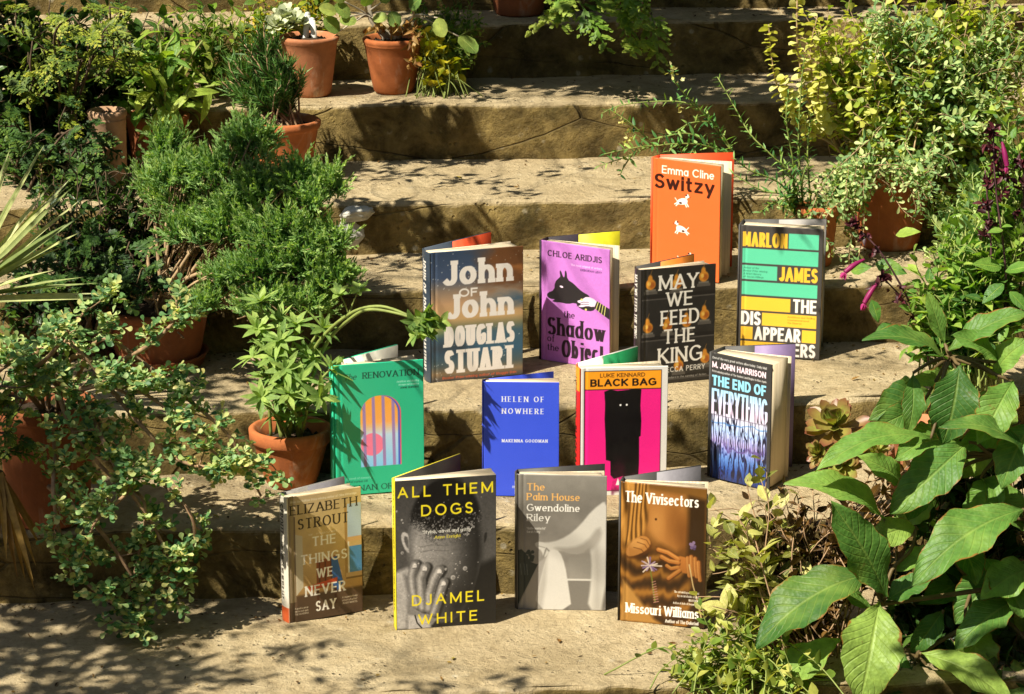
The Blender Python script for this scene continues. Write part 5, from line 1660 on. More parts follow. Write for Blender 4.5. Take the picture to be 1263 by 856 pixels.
# ------------------------------------------------------------ strap-leaved lily among the left foliage
M_STRAP = mat_leaf('strap_leaf', G('#3a6229', '#5f8a38', '#93b04c', '#bccb6a'), .45, .45, .3, freq=5)
def lily():
    b, R, h = POTS['lily2']
    rng = np.random.default_rng(51)
    t = thing('broad_leaved_plant', 'leafy plant with broad drooping yellow-green leaves behind the juniper', 'plant', tuple(b))
    LV, ST = Leaves(), MB()
    Y = b[1]
    for q in [(215, 45, Y), (200, 75, Y - .04), (225, 60, Y - .05), (180, 55, Y + .02), (240, 90, Y - .03), (250, 50, Y + .03), (205, 110, Y - .08), (265, 105, Y - .05), (175, 95, Y - .05), (195, 30, Y + .04), (232, 118, Y - .1)]:
        C = arch_to(b + np.array([*rng.normal(0, .015, 2), 0]), at(*q), rng, .05, .03)
        ST.tube(C - b, [.0032, .002], 6)
        leaf_stem(LV, C - b, T_STRAP, rng, .019, .076, .026, 58, .3, 1.0, .55, .3, .1, tints=(0, 1))
    LV.build('foliage', M_STRAP, t)
    ST.build('stem', M_GREENSTEM, t, smooth=True)
lily()

# dark broad-leaved shrub in the shaded corner
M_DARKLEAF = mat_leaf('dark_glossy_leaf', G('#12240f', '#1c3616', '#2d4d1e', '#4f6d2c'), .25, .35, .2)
Yd = POTS['lily'][0][1] + .12
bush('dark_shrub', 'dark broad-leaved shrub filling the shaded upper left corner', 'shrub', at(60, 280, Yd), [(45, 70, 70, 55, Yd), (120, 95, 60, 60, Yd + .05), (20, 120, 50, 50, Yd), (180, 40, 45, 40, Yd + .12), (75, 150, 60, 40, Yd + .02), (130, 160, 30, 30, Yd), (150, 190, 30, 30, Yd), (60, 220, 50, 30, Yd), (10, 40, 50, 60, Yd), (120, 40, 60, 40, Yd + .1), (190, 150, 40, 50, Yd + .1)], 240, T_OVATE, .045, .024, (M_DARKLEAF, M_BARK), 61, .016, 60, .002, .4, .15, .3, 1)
Yl = POTS['juniper'][0][1]
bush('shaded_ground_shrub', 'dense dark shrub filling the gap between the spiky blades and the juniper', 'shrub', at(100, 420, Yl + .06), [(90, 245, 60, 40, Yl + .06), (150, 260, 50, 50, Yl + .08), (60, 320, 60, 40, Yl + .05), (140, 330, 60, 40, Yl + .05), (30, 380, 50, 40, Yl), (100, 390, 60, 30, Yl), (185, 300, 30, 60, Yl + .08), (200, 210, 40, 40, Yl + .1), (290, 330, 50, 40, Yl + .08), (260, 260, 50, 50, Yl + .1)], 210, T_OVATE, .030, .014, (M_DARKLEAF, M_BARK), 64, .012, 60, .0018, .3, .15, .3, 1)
conifer('trailing_conifer', 'dark feathery conifer draped over the front of the streaked tall pot', at(60, 300, Yd - .1),
        pix([(80, 190, Yd - .2), (100, 215, Yd - .22), (115, 190, Yd - .2), (60, 230, Yd - .2), (110, 245, Yd - .22), (95, 165, Yd - .18), (75, 255, Yd - .2), (130, 270, Yd - .22), (40, 180, Yd - .15), (150, 275, Yd - .2)]), 16, M_THUJA_D, .06, 9)
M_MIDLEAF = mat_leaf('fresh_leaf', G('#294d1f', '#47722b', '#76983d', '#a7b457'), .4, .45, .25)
bush('leafy_shrub', 'light green leafy stems rising between the dark shrub and the pine pot', 'shrub', at(265, 160, Yd + .15), [(250, 30, 35, 30, Yd + .12), (285, 20, 28, 24, Yd + .15), (225, 20, 30, 24, Yd + .15), (160, 70, 40, 30, Yd + .05), (165, 130, 24, 24, Yd - .02)], 46, T_OVATE, .034, .017, (M_MIDLEAF, M_GREENSTEM), 62, .014, 58, .0016, .4, .15, .3, 1)
bush('creeping_succulent', 'small grey-green stonecrop stems hanging beside the streaked tall pot', 'plant', at(70, 300, Yd - .2), [(60, 205, 28, 16, Yd - .22), (100, 270, 40, 18, Yd - .22), (75, 290, 30, 14, Yd - .2)], 30, T_OBOV, .016, .009, (M_RUE, M_TWIG), 63, .007, 55, .0014, .35, .3, .15)

# ------------------------------------------------------------ needle-leaved shrub in the rolled-rim pot
M_NEEDLE = mat_leaf('dark_needle', G('#1f3d1c', '#34582a', '#517a3c', '#7d9c50'), .2, .5)
def needle_shrub():
    b, R, h = POTS['pine']
    rng = np.random.default_rng(71)
    t = thing('needle_shrub', 'dark green shrub with soft upright needles in the rolled-rim pot', 'shrub', tuple(b))
    LV, ST = Leaves(), MB()
    Y = b[1]
    for p in in_blob(rng, [(322, 85, 42, 45, Y), (300, 105, 30, 30, Y), (352, 95, 28, 34, Y - .02), (320, 45, 24, 22, Y)], 95):
        C = arch_to(b + np.array([*rng.normal(0, .015, 2), 0]), p, rng, .05, .05)
        ST.tube(C - b, [.0022, .0012], 5)
        n = 60
        f = np.linspace(.35, 1, n)
        P, T, _ = along(C, f)
        r = perp(T, np.arange(n) * 2.4)
        a = np.radians(38 + rng.normal(0, 10, n))
        LV.add(T_NEEDLE, P - b, T * np.cos(a)[:, None] + r * np.sin(a)[:, None] + UPZ * .2, rng.normal(0, 1, (n, 3)), .024 * rng.uniform(.7, 1.2, n), .0021, np.clip(.25 + .5 * f * rng.uniform(.4, 1.3, n), 0, 1), .1, .2)
    LV.build('foliage', M_NEEDLE, t, smooth=False)
    ST.build('stem', M_TWIG, t, smooth=True)
needle_shrub()

# pale rosette and plant labels in the bleached pot
M_WHITELEAF = mat_leaf('silver_leaf', G('#6d7a64', '#98a28e', '#b9c0ad', '#d3d8c8'), .15, .6)
def silver_rosette():
    b, R, h = POTS['rosette']
    rng = np.random.default_rng(81)
    Y = b[1]
    p = at(352, 28, Y)
    t = thing('silver_rosette', 'chalk-white succulent rosette above the pale pot', 'plant', tuple(b))
    LV, ST = Leaves(), MB()
    for i, (px, py) in enumerate(((350, 22), (362, 30), (340, 32))):
        e = at(px, py, Y - .01 * i)
        ST.tube(arch_to(b, e, rng, .1, .05) - b, [.004, .003], 6)
        for lay, (n, L, s) in enumerate(((9, .030, 78), (8, .026, 55), (6, .020, 28))):
            rosette(LV, e - b, (0, -.45, 1), T_OBOV, rng, n, L, .013, s, -.15, .35, (.3, 1), lay)
    LV.build('foliage', M_WHITELEAF, t)
    ST.build('stem', M_GREENSTEM, t, smooth=True)
    M_LABEL = mat_plain('white_plastic', (.72, .72, .68), .4, .05, 30, 0)
    for px, tilt, hh, lab in ((377, .12, .05, 'white plastic plant label leaning left in the pale pot'), (388, -.1, .04, 'upright rounded white plastic plant label in the pale pot')):
        q = at(px, 48, Y - .01)
        m = MB()
        w = .0055
        m.prism([(-w, -.0008), (w, -.0008), (w, .0008), (-w, .0008)], -.03, hh - w)
        a = np.linspace(0, math.pi, 9)
        pl = [(w * math.cos(x), hh - w + w * math.sin(x)) for x in a]
        V = [(x, -.0008, z_ + .0001) for x, z_ in pl] + [(x, .0008, z_ + .0001) for x, z_ in pl]
        n = len(pl)
        m.add(V, [list(range(n)), [n + i for i in range(n)][::-1]] + [[i, i + n, i + 1 + n, i + 1] for i in range(n - 1)])
        o = m.build('plant_label', M_LABEL)
        o.location = q
        o.rotation_euler = (-.1, tilt, .3)
        tag(o, lab, 'plant label', 'plant labels')
silver_rosette()
b_, R0, h0 = POTS['rosette']
bush('bright_herb', 'yellow-flowered leafy herb behind the pale pot at the top', 'plant', at(330, 90, b_[1] + .12), [(335, 8, 26, 20, b_[1] + .1), (395, 5, 30, 18, b_[1] + .08), (310, 20, 20, 20, b_[1] + .12)], 44, T_OVATE, .022, .013, (mat_leaf('lime_leaf', G('#3c5a20', '#6d8a2c', '#b0b03a', '#d8a83c'), .4, .5), M_GREENSTEM), 83, .009, 60, .0014, .4, .2, .3, 1)

# ------------------------------------------------------------ sage with round leaves, and its yellow neighbour
M_SAGE = mat_leaf('round_grey_leaf', G('#3d6438', '#5c8448', '#86a35a', '#b3bd68'), .35, .5, .3)
sb_, sR, sh = POTS['sage']
def sage():
    rng = np.random.default_rng(91)
    t = thing('round_leaved_plant', 'woody plant with large round soft leaves in the orange pot', 'plant', tuple(sb_))
    LV, ST, DR = Leaves(), MB(), Leaves()
    Y = sb_[1]
    for i, (px, py, a, b, L) in enumerate(((419, 38, -.5, .5, .034), (432, 20, -.6, .6, .032), (450, 8, .3, .8, .030), (460, 22, .6, .1, .026), (440, 25, -.9, .1, .028), (566, 45, .6, -.4, .040), (540, 22, .2, -.8, .032), (470, 3, .4, .7, .028), (425, 2, -.5, .7, .030), (505, 10, .4, .5, .03), (415, 15, -.7, .3, .03), (482, 14, .3, -.6, .028))):
        p = at(px, py, Y - .03)
        C = curve([sb_ + rng.normal(0, .008, 3) * np.array([1, 1, 0]), at(455 if px < 500 else 510, 20, Y), p], 14)
        ST.tube(C - sb_, [.0030, .0014], 6)
        LV.add(T_ROUND, p - sb_, np.array([a, -.35, b]), np.array([.1, -.8, .6]) + rng.normal(0, .2, 3), L * 1.15, L * .98, rng.uniform(.4, 1), .15, .12)
    ST.tube(np.array([sb_, at(458, 25, Y - .01), at(448, -40, Y)]) - sb_, [.0055, .0045, .004], 7)
    for p in in_blob(rng, [(478, 34, 30, 6, Y - .02), (510, 60, 8, 30, Y - .06), (500, 34, 20, 8, Y - .03)], 90):
        DR.add(T_OVATE, p - sb_, unit(rng.normal(0, 1, 3) + np.array([.2, -.2, -.5])), rng.normal(0, 1, 3), rng.uniform(.012, .022), rng.uniform(.006, .010), rng.uniform(0, 1), .4, .5)
    LV.build('foliage', M_SAGE, t)
    DR.build('dry_leaves', mat_leaf('crisp_leaf', G('#6d4a26', '#93683a', '#b78d58', '#cdb083'), .2, .6), t)
    ST.build('stem', mat_plain('pale_stem', (.42, .36, .27), .7, .2, 70), t, smooth=True)
sage()
M_YELLOW = mat_leaf('yellow_leaf', G('#6d7f24', '#a3a52c', '#c8b83c', '#ddc84c'), .4, .5)
bush('yellowing_plant', 'yellow rounded leaves spilling beside the orange pot on the upper step', 'plant', put(548, 116, 5), [(535, 75, 18, 20, sb_[1] - .02), (545, 55, 18, 16, sb_[1]), (538, 92, 16, 10, sb_[1] - .03), (530, 45, 14, 14, sb_[1])], 60, T_ROUND, .021, .020, (M_YELLOW, M_GREENSTEM), 93, .014, 60, .0012, .5, .2, .2, petiole=.006)
bush('feathery_herb', 'fresh green feathery herb leaning right beside the orange pot', 'plant', put(535, 101, 5), [(565, 40, 36, 34, sb_[1] + .05), (580, 60, 24, 26, sb_[1] + .02), (555, 80, 20, 18, sb_[1] + .02), (540, 8, 36, 18, sb_[1] + .08), (585, 20, 22, 22, sb_[1] + .06)], 60, T_OVATE, .017, .008, (M_MIDLEAF, M_GREENSTEM), 94, .007, 55, .0012, .4, .2, .25, 1)

# ------------------------------------------------------------ pale stone by the juniper
M_QUARTZ = mat_plain('pale_stone', (.44, .43, .38), .75, .35, 30, .7)
def rock(px, py, k, rx, ry, rz, seed, label, rot=0.0):
    rng = np.random.default_rng(seed)
    import bmesh
    bm = bmesh.new()
    bmesh.ops.create_icosphere(bm, subdivisions=4, radius=1)
    for v in bm.verts:
        n = mnoise.fractal(v.co * 1.1 + Vector((seed, 3, 1)), 1, 2, 4) * .22
        v.co = Vector((v.co.x * rx, v.co.y * ry, v.co.z * rz)) * (1 + n)
    me = bpy.data.meshes.new('stone')
    bm.to_mesh(me); bm.free()
    o = link_mesh('stone', me, M_QUARTZ, None, False)
    p = put(px, py, k)
    o.location = (p[0], p[1] + ry, p[2] + rz * .75)
    o.rotation_euler = (0, rot, rng.uniform(0, 3))
    return tag(o, label, 'stone', 'pale stones')
rock(428, 316, 3, .042, .034, .040, 3, 'grey-white stone half hidden behind the juniper', .1)
rock(438, 318, 3, .038, .026, .014, 5, 'flat pale stone slab lying on top of the grey-white stone', .25).location.z += .062
# ------------------------------------------------------------ the right-hand side
M_LIME = mat_leaf('limegreen_leaf', G('#5c7a30', '#94a646', '#c4c262', '#ded98a'), .5, .5)
M_GREYGREEN = mat_leaf('greygreen_leaf', G('#587a52', '#80a06c', '#abc088', '#d3dca8'), .4, .55)
yb_, yR, yh = POTS['yellow']
Yr = yb_[1]
bush('limegreen_shrub', 'big tangled yellow-green bush spilling from the large right pot', 'shrub', yb_,
     [(1060, 60, 60, 50, Yr), (1120, 70, 60, 55, Yr + .05), (1180, 60, 55, 60, Yr + .08), (1090, 130, 60, 40, Yr - .03), (1150, 130, 60, 45, Yr), (1040, 110, 30, 40, Yr - .02), (1100, 20, 70, 30, Yr + .1), (1180, 20, 60, 30, Yr + .1), (1060, 165, 40, 24, Yr - .05), (1120, 180, 40, 20, Yr - .08), (1010, 60, 30, 50, Yr + .02), (1020, 140, 26, 40, Yr), (1240, 110, 50, 60, Yr + .1), (1200, 190, 60, 40, Yr + .05), (1250, 20, 40, 40, Yr + .12), (1230, 220, 40, 40, Yr + .02)],
     250, T_OBOV, .025, .019, (M_LIME, M_TWIG_DRY), 101, .0105, 60, .0016, .35, .2, .2, 2)
bush('greygreen_shrub', 'grey-green fine-leaved bush mixed into the upper right mass', 'shrub', yb_ + np.array([.12, .08, 0]),
     [(1120, 90, 60, 50, Yr - .02), (1200, 100, 50, 60, Yr), (1240, 60, 40, 70, Yr + .05), (1165, 140, 60, 40, Yr - .05), (1090, 45, 50, 30, Yr - .02), (1230, 160, 40, 40, Yr - .03), (1050, 205, 18, 22, Yr - .12), (1135, 205, 18, 20, Yr - .13)],
     200, T_OBOV, .024, .0095, (M_GREYGREEN, M_TWIG_DRY), 102, .0058, 50, .0013, .45, .25, .15, 1)
bush('silvery_ground_shrub', 'low silvery green shrub beside the large right pot', 'shrub', put(1215, 345, 3),
     [(1190, 265, 50, 36, Yr - .1), (1230, 300, 45, 36, Yr - .12), (1175, 305, 36, 24, Yr - .14), (1245, 250, 40, 36, Yr - .08), (1215, 225, 40, 24, Yr - .04)],
     170, T_OBOV, .024, .010, (M_GREYGREEN, M_GREENSTEM), 103, .0055, 50, .0014, .35, .15, .15, 1)
bush('trailing_greygreen', 'thin grey-green trailer hanging over the corner of the thick grey book', 'plant', yb_ + np.array([-.05, -.03, 0]),
     [(1030, 225, 26, 18, Yr - .12), (1005, 260, 20, 16, Yr - .16), (1040, 260, 18, 26, Yr - .14), (1000, 300, 10, 26, Yr - .2), (985, 322, 10, 14, Yr - .21), (1046, 240, 12, 30, Yr - .16), (1068, 232, 12, 22, Yr - .16), (1142, 245, 14, 40, Yr - .14), (1126, 222, 16, 16, Yr - .15), (1050, 350, 10, 20, Yr - .17)],
     56, T_OBOV, .016, .0068, (M_GREYGREEN, M_TWIG), 104, .0045, 50, .0011, .3, .35, .15, 1)

# tall stalks with round pale bracts
def bract_spikes():
    rng = np.random.default_rng(111)
    b = yb_ + np.array([-.06, .02, 0])
    t = thing('bract_spikes', 'arching stalks hung with round pale yellow bracts above the small orange pot', 'plant', tuple(b))
    LV, ST = Leaves(), MB()
    for pts in ([(1030, 180, Yr - .02), (985, 150, Yr - .06), (962, 115, Yr - .08), (952, 75, Yr - .08), (948, 30, Yr - .06)], [(1030, 180, Yr - .02), (1000, 130, Yr - .05), (985, 70, Yr - .06), (983, 10, Yr - .05), (985, -20, Yr)], [(1030, 180, Yr), (990, 150, Yr - .06), (975, 120, Yr - .09), (968, 95, Yr - .1)], [(1030, 175, Yr), (1005, 110, Yr - .05), (1000, 60, Yr - .06), (1008, 20, Yr - .05)], [(1030, 175, Yr), (1010, 130, Yr - .07), (1012, 90, Yr - .08)]):
        C = np.vstack([b[None], curve([at(*q) for q in pts], 24)])
        ST.tube(C - b, [.002, .001], 5)
        n = 46
        f = np.linspace(.42, 1, n)
        P, T, _ = along(C, f)
        r = perp(T, np.arange(n) * 2.4 + rng.normal(0, .3, n))
        LV.add(T_ROUND, P - b, r + T * .3 - UPZ * .2, T + rng.normal(0, .3, (n, 3)), .016 * rng.uniform(.6, 1.2, n), .017 * rng.uniform(.6, 1.1, n), rng.uniform(.3, 1, n), .2, .3)
    LV.build('bract', mat_leaf('pale_bract', G('#7f8a3a', '#b3b35e', '#d2cb86', '#e4d9a6'), .4, .5), t)
    ST.build('stem', M_TWIG_DRY, t, smooth=True)
bract_spikes()

# slender upright plant in the small pot, and the trailing one by the orange book
M_SLIM = mat_leaf('slim_leaf', G('#2f5a34', '#4d7d45', '#76a058', '#a3bb6c'), .35, .5)
b2, R2, h2 = POTS['slender']
def slender():
    rng = np.random.default_rng(121)
    t = thing('slender_toadflax', 'slender upright stems with narrow leaves rising from the small orange pot', 'plant', tuple(b2))
    LV, ST = Leaves(), MB()
    Y = b2[1]
    for pts in ([(990, 250, Y), (985, 180, Y), (988, 110, Y), (992, 70, Y)], [(980, 252, Y), (978, 200, Y - .02), (970, 150, Y - .03), (972, 115, Y - .03)], [(1000, 250, Y), (996, 190, Y), (1000, 140, Y + .02)], [(985, 252, Y), (975, 215, Y - .05), (950, 190, Y - .06), (925, 165, Y - .05), (905, 130, Y - .02), (885, 95, Y)], [(985, 252, Y), (960, 225, Y - .06), (925, 210, Y - .08), (905, 195, Y - .09)], [(975, 255, Y), (965, 240, Y - .08), (940, 235, Y - .1), (905, 215, Y - .1)], [(990, 255, Y), (990, 220, Y - .04), (1000, 195, Y - .05)], [(978, 255, Y), (968, 225, Y - .04), (962, 185, Y - .03)], [(975, 258, Y), (955, 250, Y - .05), (938, 262, Y - .08)]):
        C = np.vstack([b2[None], curve([at(*q) for q in pts], 24)])
        ST.tube(C - b2, [.0020, .0009], 5)
        leaf_stem(LV, C - b2, T_LANCE, rng, .0042, .021, .0048, 55, .15, 1.0, .15, .3, .15)
    LV.build('foliage', M_SLIM, t)
    ST.build('stem', M_GREENSTEM, t, smooth=True)
slender()
M_BUD = mat_leaf('cream_bud', G('#b9b56e', '#d8cf96', '#ece2b8'), .3, .5)
def trailing_flax():
    rng = np.random.default_rng(122)
    Y = float(FRONT_N[4]) + .02
    b = put(915, 205, 4)
    t = thing('sprawling_toadflax', 'thin sprawling stems with narrow leaves and pale buds behind the orange book', 'plant', tuple(b))
    LV, ST = Leaves(), MB()
    for pts in ([(900, 190, Y), (860, 178, Y - .05), (810, 180, Y - .08), (765, 196, Y - .1), (738, 205, Y - .1)], [(890, 190, Y), (850, 165, Y - .02), (800, 172, Y - .05), (775, 160, Y - .06)], [(905, 190, Y), (880, 150, Y), (850, 128, Y), (810, 125, Y), (765, 130, Y), (742, 140, Y)], [(800, 172, Y - .05), (775, 150, Y - .06), (752, 135, Y - .06)], [(860, 178, Y - .05), (845, 195, Y - .06), (835, 178, Y - .08), (815, 200, Y - .1)], [(780, 190, Y - .09), (770, 205, Y - .1), (765, 215, Y - .1)], [(810, 180, Y - .08), (785, 182, Y - .1), (745, 190, Y - .11)], [(905, 190, Y), (868, 140, Y), (835, 105, Y - .02), (830, 85, Y - .03)], [(880, 150, Y), (852, 152, Y - .04), (830, 165, Y - .06)]):
        C = curve([at(*q) for q in pts], 26)
        ST.tube(C - b, [.0016, .0008], 5)
        leaf_stem(LV, C - b, T_LANCE, rng, .0055, .021, .0055, 58, .02, 1.0, .15, .3, .3)
    for q in ((775, 165), (770, 178), (780, 172), (840, 135), (768, 150), (832, 88), (836, 98), (829, 80)):
        BD = Leaves()
        for _ in range(5):
            BD.add(T_OVATE, at(q[0], q[1], Y - .06) + rng.normal(0, .004, 3) - b, rng.normal(0, 1, 3), rng.normal(0, 1, 3), .008, .005, rng.uniform(0, 1), .2, .4)
        BD.build('bud', M_BUD, t)
    LV.build('foliage', M_SLIM, t)
    ST.build('stem', M_GREENSTEM, t, smooth=True)
trailing_flax()

# ------------------------------------------------------------ magenta salvia
M_SALV = mat_leaf('salvia_leaf', G('#2f5b2c', '#4c7d38', '#7ba24a', '#a9bf60'), .4, .45, .3)
M_MAG = mat_leaf('magenta_petal', G('#6d1850', '#92236a', '#b03a88'), .35, .45)
M_CALYX = mat_leaf('dark_calyx', G('#2c1018', '#461a28', '#652838'), .2, .5)
def salvia(name, label, base, stems, flowers, calyx, leaves, seed):
    rng = np.random.default_rng(seed)
    t = thing(name, label, 'flower', tuple(base), 0, 'salvia stems')
    ST, CA, LV = MB(), Leaves(), Leaves()
    for pts in stems:
        C = np.vstack([base[None], curve([at(*q) for q in pts], 24)])
        ST.tube(C - base, [.0022, .0012], 6)
    for (px, py, Y, n) in calyx:
        p = at(px, py, Y) - base
        for _ in range(n):
            CA.add(T_OVATE, p + rng.normal(0, .004, 3), rng.normal(0, 1, 3) + np.array([0, -.3, -.3]), rng.normal(0, 1, 3), rng.uniform(.009, .016), .007, rng.uniform(0, 1), .3, .6)
    for i, (x0, y0, x1, y1, Y) in enumerate(flowers):
        a, b = at(x0, y0, Y) - base, at(x1, y1, Y - .012) - base
        m = MB()
        m.tube(curve([a, (a + b) / 2 + UPZ * .002, b], 10), [.0018, .0034, .0046, .0036], 8, cap=False)
        o = m.build('flower', M_MAG, t, smooth=True, attr=True)
        L2 = Leaves()
        d = unit(b - a)
        for s in (-1, 0, 1):
            L2.add(T_OVATE, b, d + np.array([s * .7, -.3, -.25]), UPZ + rng.normal(0, .3, 3), .011, .007, .9, .5, .3)
        L2.build('lower_lip', M_MAG, o)
    for (px, py, Y, a, b, L) in leaves:
        p = at(px, py, Y) - base
        LV.add(T_OVATE, p, np.array([a, -.4, b]), np.array([.1, -.6, .8]) + rng.normal(0, .2, 3), L, L * .55, rng.uniform(.2, 1), .2, .2)
    ST.build('stem', mat_plain('plum_stem', (.10, .045, .05), .6, .2, 60), t, smooth=True)
    CA.build('calyx', M_CALYX, t)
    if leaves:
        LV.build('foliage', M_SALV, t)
    return t
Ysv = float(FRONT_N[2]) - .02
sbase = at(1150, 470, Ysv)
salvia('salvia', 'arching plum salvia stem with two magenta tube flowers beside the thick grey book', sbase,
       [[(1138, 405, Ysv), (1110, 350, Ysv - .02), (1085, 310, Ysv - .03), (1062, 285, Ysv - .03)], [(1140, 415, Ysv), (1118, 375, Ysv - .01), (1092, 345, Ysv - .02)]],
       [(1066, 320, 1042, 336, Ysv - .03), (1083, 348, 1066, 374, Ysv - .03)],
       [(1055, 275, Ysv - .03, 22), (1063, 292, Ysv - .03, 12), (1078, 312, Ysv - .03, 10), (1090, 340, Ysv - .02, 22), (1083, 348, Ysv - .03, 8), (1107, 358, Ysv - .02, 8), (1114, 372, Ysv - .02, 7), (1125, 392, Ysv - .02, 6)],
       [(1080, 325, Ysv + .02, .7, -.1, .05), (1050, 335, Ysv + .02, .5, .3, .035), (1105, 290, Ysv + .05, .6, .3, .04), (1075, 370, Ysv + .02, .3, -.8, .036), (1100, 400, Ysv, -.8, -.2, .03)], 131)
salvia('salvia', 'tall dark salvia spike with wine-coloured calyces at the right edge', sbase + np.array([.1, 0, 0]),
       [[(1240, 430, Ysv), (1240, 330, Ysv - .02), (1228, 230, Ysv - .03), (1225, 160, Ysv - .03)], [(1225, 400, Ysv), (1222, 300, Ysv), (1215, 210, Ysv)], [(1255, 400, Ysv), (1262, 300, Ysv), (1262, 200, Ysv)]],
       [(1236, 175, 1242, 205, Ysv - .04)],
       [(1225, 160, Ysv - .03, 20), (1221, 180, Ysv - .03, 24), (1232, 190, Ysv - .03, 20), (1240, 215, Ysv - .03, 24), (1220, 225, Ysv - .03, 24), (1236, 240, Ysv - .03, 14), (1214, 252, Ysv, 20), (1222, 272, Ysv, 18), (1212, 285, Ysv, 14), (1260, 200, Ysv, 20), (1262, 230, Ysv, 20), (1226, 205, Ysv, 18), (1256, 260, Ysv, 16)],
       [(1235, 330, Ysv - .03, -.8, .3, .05), (1240, 335, Ysv - .03, .8, .4, .05), (1238, 350, Ysv - .04, -.7, -.4, .045), (1245, 360, Ysv - .04, .6, -.5, .04)], 132)
# the salvia's leafy clump and the ovate leaves under it
bush('salvia_clump', 'fresh ovate-leaved clump between the large right pot and the big leaves', 'plant', at(1190, 480, Ysv), [(1165, 350, 50, 36, Ysv), (1210, 340, 50, 46, Ysv), (1165, 400, 50, 30, Ysv - .03), (1240, 300, 36, 46, Ysv + .03), (1220, 400, 46, 36, Ysv - .02), (1140, 370, 26, 26, Ysv - .02), (1250, 180, 30, 40, Ysv + .08), (1250, 230, 30, 40, Ysv + .05), (1180, 300, 30, 30, Ysv + .05), (1150, 330, 20, 26, Ysv + .02), (1250, 370, 30, 40, Ysv)], 130, T_OVATE, .034, .019, (M_SALV, M_GREENSTEM), 133, .014, 62, .0016, .35, .1, .2, 1)

# ------------------------------------------------------------ the large-leaved plant
M_BIG = mat_leaf('large_leaf', G('#305626', '#4a7638', '#70994a', '#9cb45e'), .385, .5, .30, rim=tuple(lin(srgb('#8a5a26'))), vein_col=tuple(lin(srgb('#a0b458'))), freq=11)
def big_leaf_mesh(base, tip, width, roll, droop, seed, fold=.22):
    rng = np.random.default_rng(seed)
    d = tip - base
    L = np.linalg.norm(d); D = d / L
    view = unit(CAM - (base + tip) / 2)
    n0 = unit(view * .75 + UPZ * .65)
    S = unit(np.cross(D, n0)); N = np.cross(S, D)
    c, s = math.cos(roll), math.sin(roll)
    S, N = S * c + N * s, N * c - S * s
    rows, cols = 26, 11
    t = np.linspace(0, 1, rows)
    w = np.interp(t, [0, .05, .12, .3, .5, .7, .85, .95, 1], [.05, .10, .38, .86, 1.0, .86, .54, .22, .02])
    x = np.linspace(-1, 1, cols)
    T, X = np.meshgrid(t, x, indexing='ij')
    Wd = w[:, None] * np.ones_like(X)
    ph = rng.uniform(0, 6, 4)
    edge = 1 + .05 * np.sin(T * 34 + ph[0]) * abs(X) ** 3 + .05 * np.sin(T * 13 + ph[1])
    u = X * Wd * width / 2 * edge
    quilt = .018 * width * np.sin((T * 11 - abs(X) * 2.6) * 2 * math.pi) * (1 - abs(X)) * np.minimum(1, abs(X) * 4)
    ripple = .07 * width * np.sin(T * 15 + ph[2] + X * 1.2) * abs(X) ** 2
    h = fold * abs(X) * Wd * width / 2 + ripple + quilt + droop * L * (T * (1 - T) * 4) * .5 - (.05 * L) * T ** 3
    sway = .03 * L * np.sin(T * 3 + ph[3])
    V = base + D * (T * L)[..., None] + S * (u + sway * T)[..., None] + N * h[..., None]
    V = V.reshape(-1, 3)
    lf = np.stack([X.ravel(), T.ravel(), np.full(X.size, rng.uniform(.15, .95))], -1)
    idx = np.arange(rows * cols).reshape(rows, cols)
    q = np.stack([idx[:-1, :-1], idx[:-1, 1:], idx[1:, 1:], idx[1:, :-1]], -1).reshape(-1, 4)
    return V, q, lf

